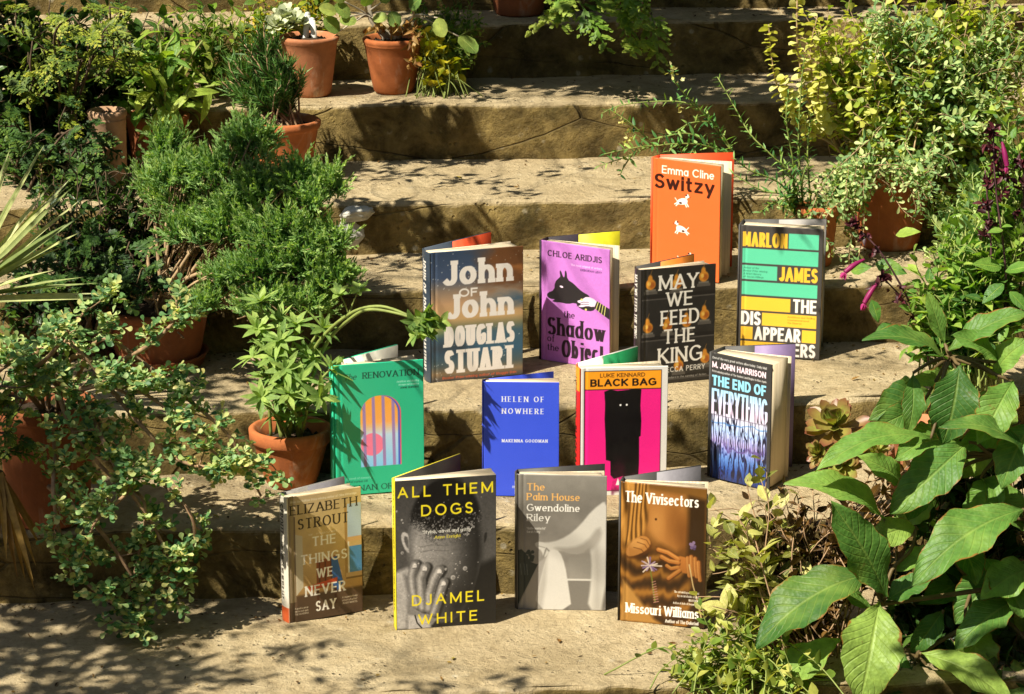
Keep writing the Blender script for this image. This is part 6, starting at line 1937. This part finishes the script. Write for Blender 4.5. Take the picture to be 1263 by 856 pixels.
Yb = -.13
bigbase = POTS['bigleaf'][0]
big = thing('large_leaved_plant', 'big plant with long quilted green leaves filling the lower right corner', 'plant', tuple(bigbase))
BIG = [  # base px, tip px, width px, depth offsets of base and tip, roll, droop
    ((1148, 541), (1004, 574), 40, .02, -.06, -.3, .25), ((1090, 640), (972, 592), 44, 0, -.05, -.2, .3), ((1195, 545), (1100, 634), 52, .04, -.02, .1, .15),
    ((1093, 736), (1032, 618), 52, -.06, -.09, .35, .05), ((1072, 708), (928, 790), 68, -.04, -.10, -.25, .2), ((1262, 628), (1122, 714), 62, 0, -.08, -.15, .2),
    ((1085, 742), (1056, 868), 70, -.06, -.14, .1, .25), ((1036, 788), (936, 862), 46, -.06, -.12, -.2, .15), ((1136, 806), (1252, 872), 48, -.06, -.12, .2, .2),
    ((1268, 566), (1162, 522), 34, .02, -.02, -.3, .3), ((1184, 450), (1164, 548), 56, .06, .03, .05, .2), ((1126, 460), (1121, 536), 26, .08, .05, .1, .2),
    ((1168, 443), (1068, 416), 36, .08, .03, -.35, .25), ((1170, 432), (1268, 384), 36, .08, .08, .3, .15), ((1165, 424), (1142, 360), 20, .1, .1, .2, .05),
    ((1232, 446), (1176, 414), 36, .08, .05, -.1, .2), ((1226, 462), (1270, 418), 34, .08, .06, .1, .2), ((1117, 806), (1090, 862), 34, -.02, -.05, .2, .2),
    ((1164, 752), (1124, 806), 28, 0, -.02, .2, .2), ((1092, 742), (1150, 712), 34, -.03, -.04, .2, .15), ((1235, 700), (1180, 770), 48, .06, .02, .1, .2),
    ((1250, 760), (1200, 835), 46, .06, .02, -.2, .2), ((1262, 690), (1230, 800), 50, .1, .06, .2, .2), ((1160, 680), (1105, 700), 30, .02, .0, -.1, .1),
    ((1150, 600), (1105, 655), 42, .08, .05, 0, .2), ((1210, 590), (1262, 655), 46, .08, .05, .2, .2), ((1075, 755), (1010, 720), 30, 0, -.02, -.2, .2),
    ((1205, 500), (1255, 520), 40, .1, .08, .1, .2), ((1180, 830), (1110, 890), 46, .02, -.04, 0, .2), ((1268, 800), (1215, 880), 52, .02, -.02, .1, .2), ((1085, 800), (1020, 850), 34, .04, .02, .1, .2),
    ((1250, 470), (1205, 545), 44, .06, .0, .1, .2), ((1275, 520), (1232, 600), 46, .05, .0, -.1, .2), ((1165, 640), (1205, 720), 44, .03, -.03, .1, .2), ((1215, 690), (1262, 760), 48, .02, -.04, .2, .2),
    ((1190, 760), (1215, 850), 50, .0, -.05, -.1, .2), ((1255, 740), (1180, 800), 44, .0, -.06, -.2, .25), ((1280, 820), (1235, 870), 50, -.02, -.08, .1, .2), ((1150, 830), (1175, 890), 44, -.03, -.08, 0, .2),
    ((1130, 650), (1062, 668), 34, .02, -.02, .2, .2), ((1115, 600), (1060, 560), 32, .05, .02, .1, .2), ((1150, 570), (1118, 640), 38, .04, .01, 0, .2), ((1275, 700), (1210, 735), 46, .01, -.04, .1, .2),
]
rb4 = np.random.default_rng(77)
for _ in range(20):                                        # older leaves further back in the clump
    bx, by = rb4.uniform(1130, 1275), rb4.uniform(470, 840)
    an = rb4.uniform(2.0, 4.4)
    ln_ = rb4.uniform(60, 115)
    BIG.append(((bx, by), (bx + math.cos(an) * ln_, by + abs(math.sin(an)) * ln_ * .8), rb4.uniform(26, 48), rb4.uniform(.08, .2), rb4.uniform(.05, .15), rb4.uniform(-.5, .5), rb4.uniform(.1, .4)))
hubs = [at(1088, 745, Yb - .03), at(1172, 440, Yb + .09), at(1230, 560, Yb + .08), at(1200, 720, Yb + .06), at(1130, 810, Yb - .02), at(1265, 640, Yb + .05)]
STB = MB()
for i, h in enumerate(hubs):
    rng = np.random.default_rng(300 + i)
    STB.tube(arch_to(bigbase + np.array([*rng.normal(0, .02, 2), 0]), h, rng, .1, .02) - bigbase, [.0045, .003], 8)
for i, (b, tp, w, yb1, yt1, roll, dr) in enumerate(BIG):
    B, Tp = at(*b, Yb + yb1), at(*tp, Yb + yt1)
    s = scale_at(B)
    V, q, lf = big_leaf_mesh(B - bigbase, Tp - bigbase, w * s * 1.12, roll, dr, 200 + i)
    m = MB(); m.add(V, q.tolist(), lf)
    m.build('leaf', M_BIG, big, smooth=True, attr=True)
    j = int(np.argmin([np.linalg.norm(h - B) for h in hubs]))
    rng = np.random.default_rng(400 + i)
    STB.tube(arch_to(hubs[j], B, rng, .05, .03) - bigbase, [.0032, .0022], 7)
STB.build('stem', mat_plain('reddish_stem', (.11, .075, .03), .6, .35, 40), big, smooth=True)

# ------------------------------------------------------------ small oval-leaved shrub in front of the vivisectors book
M_OVALY = mat_leaf('variegated_leaf', G('#5a6328', '#868a3e', '#aeb062', '#cfc894'), .35, .45, .35)
M_BRONZE = mat_leaf('bronze_leaf', G('#2b1c10', '#43301a', '#5e4526', '#7c5c30'), .2, .4, .2)
Yo = -.06
ob = put(985, 800, 0)
bush('oval_leaved_shrub', 'small shrub with pale mottled oval leaves leaning over the golden brown book', 'shrub', ob,
     [(896, 652, 34, 34, Yo - .02), (910, 700, 44, 36, Yo - .04), (925, 590, 22, 18, Yo), (950, 640, 30, 30, Yo), (880, 740, 36, 26, Yo - .07), (960, 700, 34, 30, Yo - .04), (874, 634, 8, 12, Yo - .03), (925, 650, 30, 30, Yo)],
     46, T_OVATE, .036, .022, (M_OVALY, M_TWIG), 141, .021, 62, .0013, .35, .15, .15, 1, petiole=.004)
bush('bronze_shrub', 'dark bronze-leaved twigs tangled through the pale oval-leaved shrub', 'shrub', ob + np.array([.02, .02, 0]),
     [(950, 620, 30, 30, Yo + .02), (970, 660, 40, 40, Yo + .02), (935, 700, 40, 40, Yo), (985, 615, 24, 24, Yo + .04), (1000, 700, 40, 40, Yo + .02), (960, 755, 44, 30, Yo - .05), (1030, 760, 26, 26, Yo - .06), (1075, 600, 36, 36, Yo + .04), (1105, 640, 30, 36, Yo + .04), (1050, 640, 30, 40, Yo + .02), (1120, 580, 26, 26, Yo + .05)],
     100, T_OVATE, .029, .016, (M_BRONZE, M_TWIG), 142, .015, 60, .0013, .35, .15, .2, 1)
M_SEDUM = mat_leaf('sedum_leaf', G('#4c6628', '#748a3a', '#a3a854', '#c9bf7c'), .35, .45)
bush('low_stonecrop', 'pale yellow-green stonecrop mat along the bottom below the oval-leaved shrub', 'plant', put(930, 850, 0),
     [(860, 800, 36, 22, Yo - .12), (900, 830, 44, 22, Yo - .14), (850, 845, 34, 18, Yo - .15), (930, 800, 40, 26, Yo - .12), (905, 775, 36, 20, Yo - .1), (960, 845, 44, 22, Yo - .14)],
     80, T_OVATE, .021, .0125, (M_SEDUM, M_GREENSTEM), 143, .010, 52, .0012, .25, .15, .15, 1, base_r=.06)

# ------------------------------------------------------------ aeonium
M_AEO = mat_leaf('aeonium_leaf', G('#8a6a48', '#8f9048', '#93a852', '#a8c46a'), .35, .4, rim=tuple(lin(srgb('#6d2434'))), tip=tuple(lin(srgb('#7a3038'))))
T_AEO = tmpl([(0, .25), (.3, .42), (.6, .85), (.78, 1.0), (.9, .7), (1, .04)])
def aeonium():
    b, R, h = POTS['aeonium']
    rng = np.random.default_rng(151)
    t = thing('aeonium', 'purple-edged aeonium rosettes beside the thick charcoal book', 'succulent', tuple(b))
    LV, ST = Leaves(), MB()
    Y = b[1] - .05
    for (px, py, sc_, ax) in ((1030, 528, 1.1, (-.2, -.55, 1.0)), (1040, 572, .8, (-.3, -.8, .6)), (1075, 560, .7, (.1, -.6, .9)), (1012, 560, .55, (-.6, -.6, .6))):
        e = at(px, py, Y)
        ST.tube(arch_to(b, e - unit(np.array(ax)) * .015, rng, .1, .03) - b, [.005, .004], 7)
        for lay, (n, L, s, t0) in enumerate(((9, .040, 88, (0, .35)), (9, .037, 70, (.2, .6)), (8, .030, 50, (.4, .8)), (6, .022, 30, (.6, 1)), (4, .013, 14, (.7, 1)))):
            rosette(LV, e + unit(np.array(ax)) * .003 * lay * sc_ - b, ax, T_AEO, rng, n, L * sc_ * 1.12, .0175 * sc_, s, -.22, .4, t0, lay * .4)
    LV.build('foliage', M_AEO, t)
    ST.build('stem', M_TWIG, t, smooth=True)
aeonium()

# dark leaves added to stand in for deep shade in the lower right corner
bush('added_undergrowth', 'added dark leafy plant deepening the shade under the large quilted leaves', 'plant', at(1190, 900, Yb + .1), [(1180, 790, 60, 50, Yb + .12), (1235, 780, 40, 60, Yb + .14), (1120, 760, 40, 40, Yb + .1), (1230, 690, 40, 40, Yb + .16), (1130, 830, 60, 30, Yb + .08), (1180, 640, 50, 40, Yb + .16), (1110, 690, 30, 30, Yb + .14), (1230, 570, 36, 40, Yb + .2), (1170, 560, 30, 30, Yb + .2), (1200, 720, 60, 40, Yb + .2), (1060, 840, 40, 30, Yb + .05), (1150, 850, 60, 24, Yb - .02), (1230, 840, 50, 30, Yb), (1080, 860, 50, 16, Yb - .04), (1250, 860, 40, 20, Yb - .06), (1190, 860, 50, 16, Yb - .05)], 210, T_OVATE, .042, .022, (M_DARKLEAF, M_BARK), 161, .016, 60, .0016, .35, .15, .2, 1)

bush('added_dark_plant', 'added dark low plant darkening the step edge at the bottom right corner', 'plant', at(1215, 905, Yb + .02), [(1210, 835, 70, 26, Yb - .02), (1130, 850, 60, 18, Yb - .03), (1250, 810, 30, 36, Yb), (1180, 800, 50, 26, Yb + .06), (1250, 850, 30, 20, Yb - .05), (1085, 850, 40, 16, Yb - .03), (1140, 780, 40, 30, Yb + .07)], 150, T_OVATE, .044, .023, (M_DARKLEAF, M_BARK), 162, .014, 60, .0016, .25, .2, .2, 1, base_r=.07)  # dark leaves added over the lit tread edge

# ------------------------------------------------------------ crumbs, grit and leaf scraps nobody would count
def litter():
    rng = np.random.default_rng(181)
    LV = Leaves()
    for k in range(7):
        d = BACK_N[k] - FRONT_N[k]
        n = 420
        s_ = np.where(rng.random(n) < .45, rng.uniform(-1.3, 1.3, n), np.where(rng.random(n) < .6, rng.normal(-.55, .28, n), rng.normal(.6, .25, n)))
        f = np.where(rng.random(n) < .5, 1 - rng.random(n) ** 2 * .25, rng.random(n))
        P = DU * s_[:, None] + DV * (FRONT_N[k] + .02 + f * (d - .025))[:, None] + UPZ * (TREAD_Z[k] + .0022)
        LV.add(T_OVATE, P, np.concatenate([rng.normal(0, 1, (n, 2)), rng.normal(0, .12, (n, 1))], 1), UPZ + rng.normal(0, .35, (n, 3)), rng.uniform(.003, .010, n), rng.uniform(.002, .0045, n), rng.uniform(0, 1, n), -.1, .5)
    o = LV.build('leaf_litter', mat_leaf('leaf_scrap', G('#2e2010', '#4b3418', '#6d4f26', '#8a743c'), .1, .8))
    o['kind'] = 'stuff'
    o['label'] = 'brown crumbs and leaf scraps scattered on the stone treads'
litter()

# ------------------------------------------------------------ a few dropped leaves on the treads
M_DROP = mat_leaf('fallen_leaf', G('#5a3d1c', '#86602c', '#a98844', '#8b8a3c'), .2, .6)
rng_d = np.random.default_rng(171)
for i, (px, py, k, lab) in enumerate(((300, 700, 0, 'curled dry leaf lying left of the tan seaside book'), (560, 812, 0, 'dry leaf on the lowest step below the portrait book'), (640, 232, 4, 'small dry leaf on the bare middle step'), (690, 790, 0, 'brown leaf on the lowest step below the grey book'), (835, 795, 0, 'yellowed leaf on the lowest step below the golden brown book'), (570, 222, 4, 'brown leaf crumb left on the bare middle step'), (270, 640, 1, 'dry leaf on the step edge under the trailing shrub'), (1050, 470, 2, 'tiny dry leaf on the step right of the thick grey book'))):
    L1 = Leaves()
    L1.add(T_OVATE, np.array([0, 0, .002]), np.array([rng_d.normal(), rng_d.normal(), .05]), UPZ + rng_d.normal(0, .2, 3), rng_d.uniform(.010, .018), rng_d.uniform(.005, .008), rng_d.uniform(0, 1), -.15, .5)
    o = L1.build('fallen_leaf', M_DROP)
    o.location = put(px, py, k)
    tag(o, lab, 'leaf', 'fallen leaves on the steps')
# ------------------------------------------------------------ unseen tree added towards the sun, its sprays set to dapple the steps
def shade_tree():
    rng = np.random.default_rng(501)
    far = stair_hit(430, 420) + np.array([-1.5, .5, .3]) - SUN_DIR * 5.2
    root = np.array([far[0] - .3, far[1] - .25, -.165])
    t = thing('shade_tree', 'added unseen tree whose overhanging twigs dapple the steps with shadow', 'tree', tuple(root))
    LV, TR = Leaves(), MB()
    top = far
    trunk = curve([root + np.array([0, 0, -.1]), root + np.array([.05, .05, 1.2]), root + np.array([.2, .1, 2.6]), top], 20)
    TR.tube(trunk - root, [.12, .09, .05], 10)
    SPOTS = [  # photo px of the shadow's middle, distance towards the sun, radius m, leaves, leaf size
        # deep shade top right and over the upper risers
        (590, 45, 1.5, .12, 110, .07), (650, 40, 1.5, .13, 170, .075), (650, 80, 1.5, .12, 120, .07), (720, 45, 1.5, .13, 190, .075), (720, 80, 1.5, .12, 90, .07), (790, 45, 1.5, .13, 190, .075), (800, 80, 1.5, .12, 100, .07), (860, 60, 1.5, .10, 60, .06), (930, 45, 1.5, .12, 90, .06), (760, 110, 1.45, .10, 50, .05), (860, 110, 1.4, .12, 90, .05), (940, 120, 1.4, .12, 150, .06), (880, 160, 1.4, .09, 120, .055), (970, 170, 1.4, .12, 150, .06), (1030, 150, 1.4, .10, 80, .06), (840, 170, 1.3, .05, 40, .04), (700, 5, 1.5, .14, 120, .07), (820, 5, 1.5, .14, 120, .07), (560, 15, 1.5, .12, 90, .06), (920, 215, 1.3, .06, 30, .04), (980, 210, 1.3, .07, 40, .04),
        # leaf shadows on the middle risers
        (470, 160, .75, .05, 44, .04), (505, 165, .75, .05, 50, .04), (540, 175, .75, .05, 46, .04), (575, 175, .75, .045, 34, .035), (600, 190, .75, .03, 14, .03), (490, 190, .75, .04, 30, .035), (450, 150, .75, .03, 14, .03), (500, 218, .75, .06, 26, .03), (560, 222, .75, .05, 18, .03), (610, 226, .75, .05, 18, .03), (640, 238, .75, .04, 14, .03), (450, 215, .75, .06, 40, .03), (690, 212, .8, .05, 12, .028), (480, 278, .75, .05, 44, .035), (525, 285, .75, .05, 44, .035), (440, 268, .75, .05, 40, .035), (570, 295, .75, .04, 26, .03), (610, 290, .75, .025, 8, .03), (490, 328, .75, .06, 30, .03), (460, 385, .75, .05, 40, .035), (490, 410, .75, .05, 40, .035), (440, 410, .75, .05, 44, .035), (600, 120, .8, .05, 20, .03), (560, 108, .8, .05, 18, .03), (740, 330, .8, .03, 8, .025), (680, 108, .9, .06, 26, .03), (760, 235, .8, .04, 8, .028), (560, 540, .7, .025, 8, .028), (530, 515, .7, .02, 5, .025), (850, 560, .7, .03, 8, .025), (780, 545, .9, .03, 8, .03), (1070, 440, .7, .04, 10, .022),
        # soft streaks on books
        (570, 350, 1.7, .035, 10, .05), (600, 370, 1.7, .03, 7, .045), (690, 330, 1.5, .03, 6, .035), (680, 430, 1.5, .03, 8, .035), (725, 400, 1.5, .02, 5, .035), (640, 540, 1.9, .04, 9, .05), (665, 520, 1.9, .03, 6, .05), (720, 560, 1.6, .03, 8, .04), (380, 690, 1.6, .04, 9, .045), (365, 730, 1.6, .03, 6, .04), (495, 480, 1.6, .02, 5, .04), (760, 500, 1.6, .02, 4, .04),
        # left: shaded corner and the lower left steps
        (30, 60, 1.2, .10, 46, .05), (60, 130, 1.2, .10, 46, .05), (130, 110, 1.2, .07, 26, .045), (90, 190, 1.2, .06, 22, .04), (100, 60, 1.2, .05, 12, .04), (180, 60, 1.2, .05, 12, .04), (180, 420, 1.3, .06, 36, .045), (60, 560, 1.5, .10, 60, .05), (90, 610, 1.5, .08, 44, .045), (40, 700, 1.5, .12, 80, .05), (120, 790, 1.6, .12, 70, .045), (40, 800, 1.6, .12, 80, .05), (200, 820, 1.6, .10, 50, .04), (290, 830, 1.6, .09, 34, .035), (360, 810, 1.6, .07, 22, .035), (440, 840, 1.6, .06, 16, .035), (250, 770, 1.6, .07, 26, .035), (330, 770, 1.6, .05, 14, .03), (230, 690, 1.5, .08, 70, .04), (60, 690, 1.5, .12, 120, .055), (150, 690, 1.5, .11, 110, .05), (280, 700, 1.5, .06, 40, .035), (80, 760, 1.6, .12, 90, .045), (180, 780, 1.6, .10, 60, .04), (60, 850, 1.6, .14, 110, .05), (160, 850, 1.6, .12, 80, .045), (90, 460, 1.3, .08, 50, .045), (240, 470, 1.3, .07, 44, .04), (280, 500, 1.3, .06, 30, .035), (520, 845, 1.6, .05, 10, .035), (600, 850, 1.7, .05, 8, .04), (260, 480, 1.4, .06, 30, .04), (640, 835, 1.7, .04, 6, .035),
        # right
        (1245, 850, 1.6, .08, 40, .05),
        (1060, 370, 1.3, .05, 12, .035), (1150, 190, 1.3, .05, 10, .03), (1230, 120, 1.3, .05, 10, .03),
    ]
    limbs = {}
    for i, (px, py, dist, r, n, ls) in enumerate(SPOTS):
        P = stair_hit(px, py)
        while True:                                          # always well above the picture
            c = P - SUN_DIR * dist
            v = c - CAM
            zc = float(np.dot(v, AX_F))
            if float(np.dot(v, AX_U)) / zc * FPX > IMG_H / 2 + (r + .05) / zc * FPX or zc < .3:
                break
            dist += .05
        # twig that carries the spray, from a far limb up towards the sun
        key = (int(px // 320), int(py // 300))
        if key not in limbs:
            limbs[key] = c - SUN_DIR * 2.2 + rng.normal(0, .05, 3)
            TR.tube(arch_to(top - np.array([0, 0, rng.uniform(.1, .9)]), limbs[key], rng, .05, .02) - root, [.009, .003], 7)
        C = arch_to(limbs[key], c, rng, .05, .03)
        TR.tube(C - root, [.0022, .0009], 4)
        v = rng.normal(0, 1, (n, 3)); v /= np.linalg.norm(v, axis=1)[:, None]
        pts = c + v * (r * rng.uniform(0, 1, n) ** .5)[:, None]
        for p in pts[::6]:
            TR.tube(np.array([c, (c + p) / 2 + rng.normal(0, .01, 3), p]) - root, [.0018, .001], 3)
        LV.add(T_OVATE, pts - root, rng.normal(0, 1, (n, 3)) + np.array([.4, .2, -.4]), UPZ + rng.normal(0, .6, (n, 3)), ls * rng.uniform(.7, 1.3, n), ls * .45 * rng.uniform(.7, 1.2, n), rng.uniform(0, 1, n), .2, .2)
    LV.build('crown', M_MIDLEAF, t)
    TR.build('trunk', M_BARK, t, smooth=True)
shade_tree()

# ------------------------------------------------------------ unseen evergreen added to keep sky light off the top steps
def evergreen():
    rng = np.random.default_rng(551)
    root = DU * .55 + DV * (BACK_N[8] - .05) + UPZ * (TREAD_Z[8] - .02)
    t = thing('added_evergreen', 'added unseen evergreen whose crown blocks sky light over the top steps', 'tree', tuple(root))
    LV, TR = Leaves(), MB()
    TR.tube(curve([(0, 0, 0), (.03, 0, .4), (-.05, -.05, .9), (-.1, -.15, 1.5)], 14), [.08, .06, .03], 9)
    for i in range(70):
        e = DU * rng.uniform(-1.15, 1.0) + DV * rng.uniform(-1.05, .9) + UPZ * rng.uniform(.25, 1.25)
        c = root + e
        v = c - CAM
        zc = float(np.dot(v, AX_F))
        if float(np.dot(v, AX_U)) / zc * FPX < IMG_H / 2 + .32 / zc * FPX:
            continue
        TR.tube(arch_to(np.array([-.03, 0, rng.uniform(.4, 1.3)]), e, rng, .15, .04), [.014, .004], 5)
        n = 60
        P = e + rng.normal(0, .11, (n, 3))
        LV.add(T_OVATE, P, rng.normal(0, 1, (n, 3)) + np.array([0, 0, -.3]), UPZ + rng.normal(0, .5, (n, 3)), rng.uniform(.06, .11, n), rng.uniform(.03, .05, n), rng.uniform(0, 1, n), .2, .2)
    LV.build('crown', M_DARKLEAF, t)
    TR.build('trunk', M_BARK, t, smooth=True)
evergreen()
# ------------------------------------------------------------ unseen hedges added all round to block some of the sky light
M_HEDGE = mat_plain('hedge_green', (.022, .034, .010), .9, .5, 14, .8)
M_HEDGELEAF = mat_leaf('hedge_leaf', G('#1c2f12', '#2b461a', '#43642a'), .2, .5)
def hedge(label, a, b, h, seed, depth=.7):
    """a clipped hedge from a to b (x, y), h high"""
    rng = np.random.default_rng(seed)
    a, b = np.array([*a, 0.0]), np.array([*b, 0.0])
    L = np.linalg.norm(b - a); d = (b - a) / L
    n = np.array([-d[1], d[0], 0])
    t = thing('added_hedge', label, 'hedge', tuple(a + np.array([0, 0, -.3])), 0, 'added hedges out of view around the steps')
    nx, nz = int(L / .2), int(h / .2)
    S, Z = np.meshgrid(np.linspace(0, L, nx), np.linspace(0, h, nz), indexing='ij')
    m = MB()
    def sheet(off, sgn):
        V = []
        for s, z in zip(S.ravel(), Z.ravel()):
            w = mnoise.noise(Vector((s * 1.7 + seed, z * 1.7, off))) * .12
            V.append(d * s + n * (off + sgn * w) + np.array([0, 0, z]))
        idx = np.arange(nx * nz).reshape(nx, nz)
        q = np.stack([idx[:-1, :-1], idx[1:, :-1], idx[1:, 1:], idx[:-1, 1:]], -1).reshape(-1, 4)
        m.add(np.array(V), q.tolist())
    sheet(0.0, 1); sheet(depth, -1)
    m.add([n * 0 + [0, 0, h], d * L + [0, 0, h], d * L + n * depth + [0, 0, h], n * depth + [0, 0, h]], [[0, 1, 2, 3]])
    m.build('trunk_mass', M_HEDGE, t)
    LV = Leaves()
    k = int(L * h * 260)
    P = d * rng.uniform(0, L, k)[:, None] + n * np.where(rng.random(k) < .5, rng.normal(-.02, .06, k), rng.normal(depth + .02, .06, k))[:, None] + UPZ * rng.uniform(0, h + .06, k)[:, None]
    LV.add(T_OVATE, P, rng.normal(0, 1, (k, 3)), rng.normal(0, 1, (k, 3)), rng.uniform(.05, .1, k), rng.uniform(.03, .05, k), rng.uniform(0, 1, k), .2, .2)
    LV.build('foliage', M_HEDGELEAF, t)
zt = TREAD_Z[-1]
hedge('added tall hedge, out of view, blocking sky light right of the steps', (2.3, -4.5), (2.3, 3.2), 4.6, 601)
hedge('added tall hedge, out of view, blocking sky light left of the steps', (-3.6, -3.0), (-3.6, 3.2), 2.9, 602)
hedge('added tall hedge, out of view, blocking sky light behind the steps', (-4.2, 3.4), (3.0, 3.4), 5.4, 603)
hedge('added hedge, out of view, blocking sky light behind the camera', (3.2, -6.4), (-3.2, -6.4), 3.4, 604)
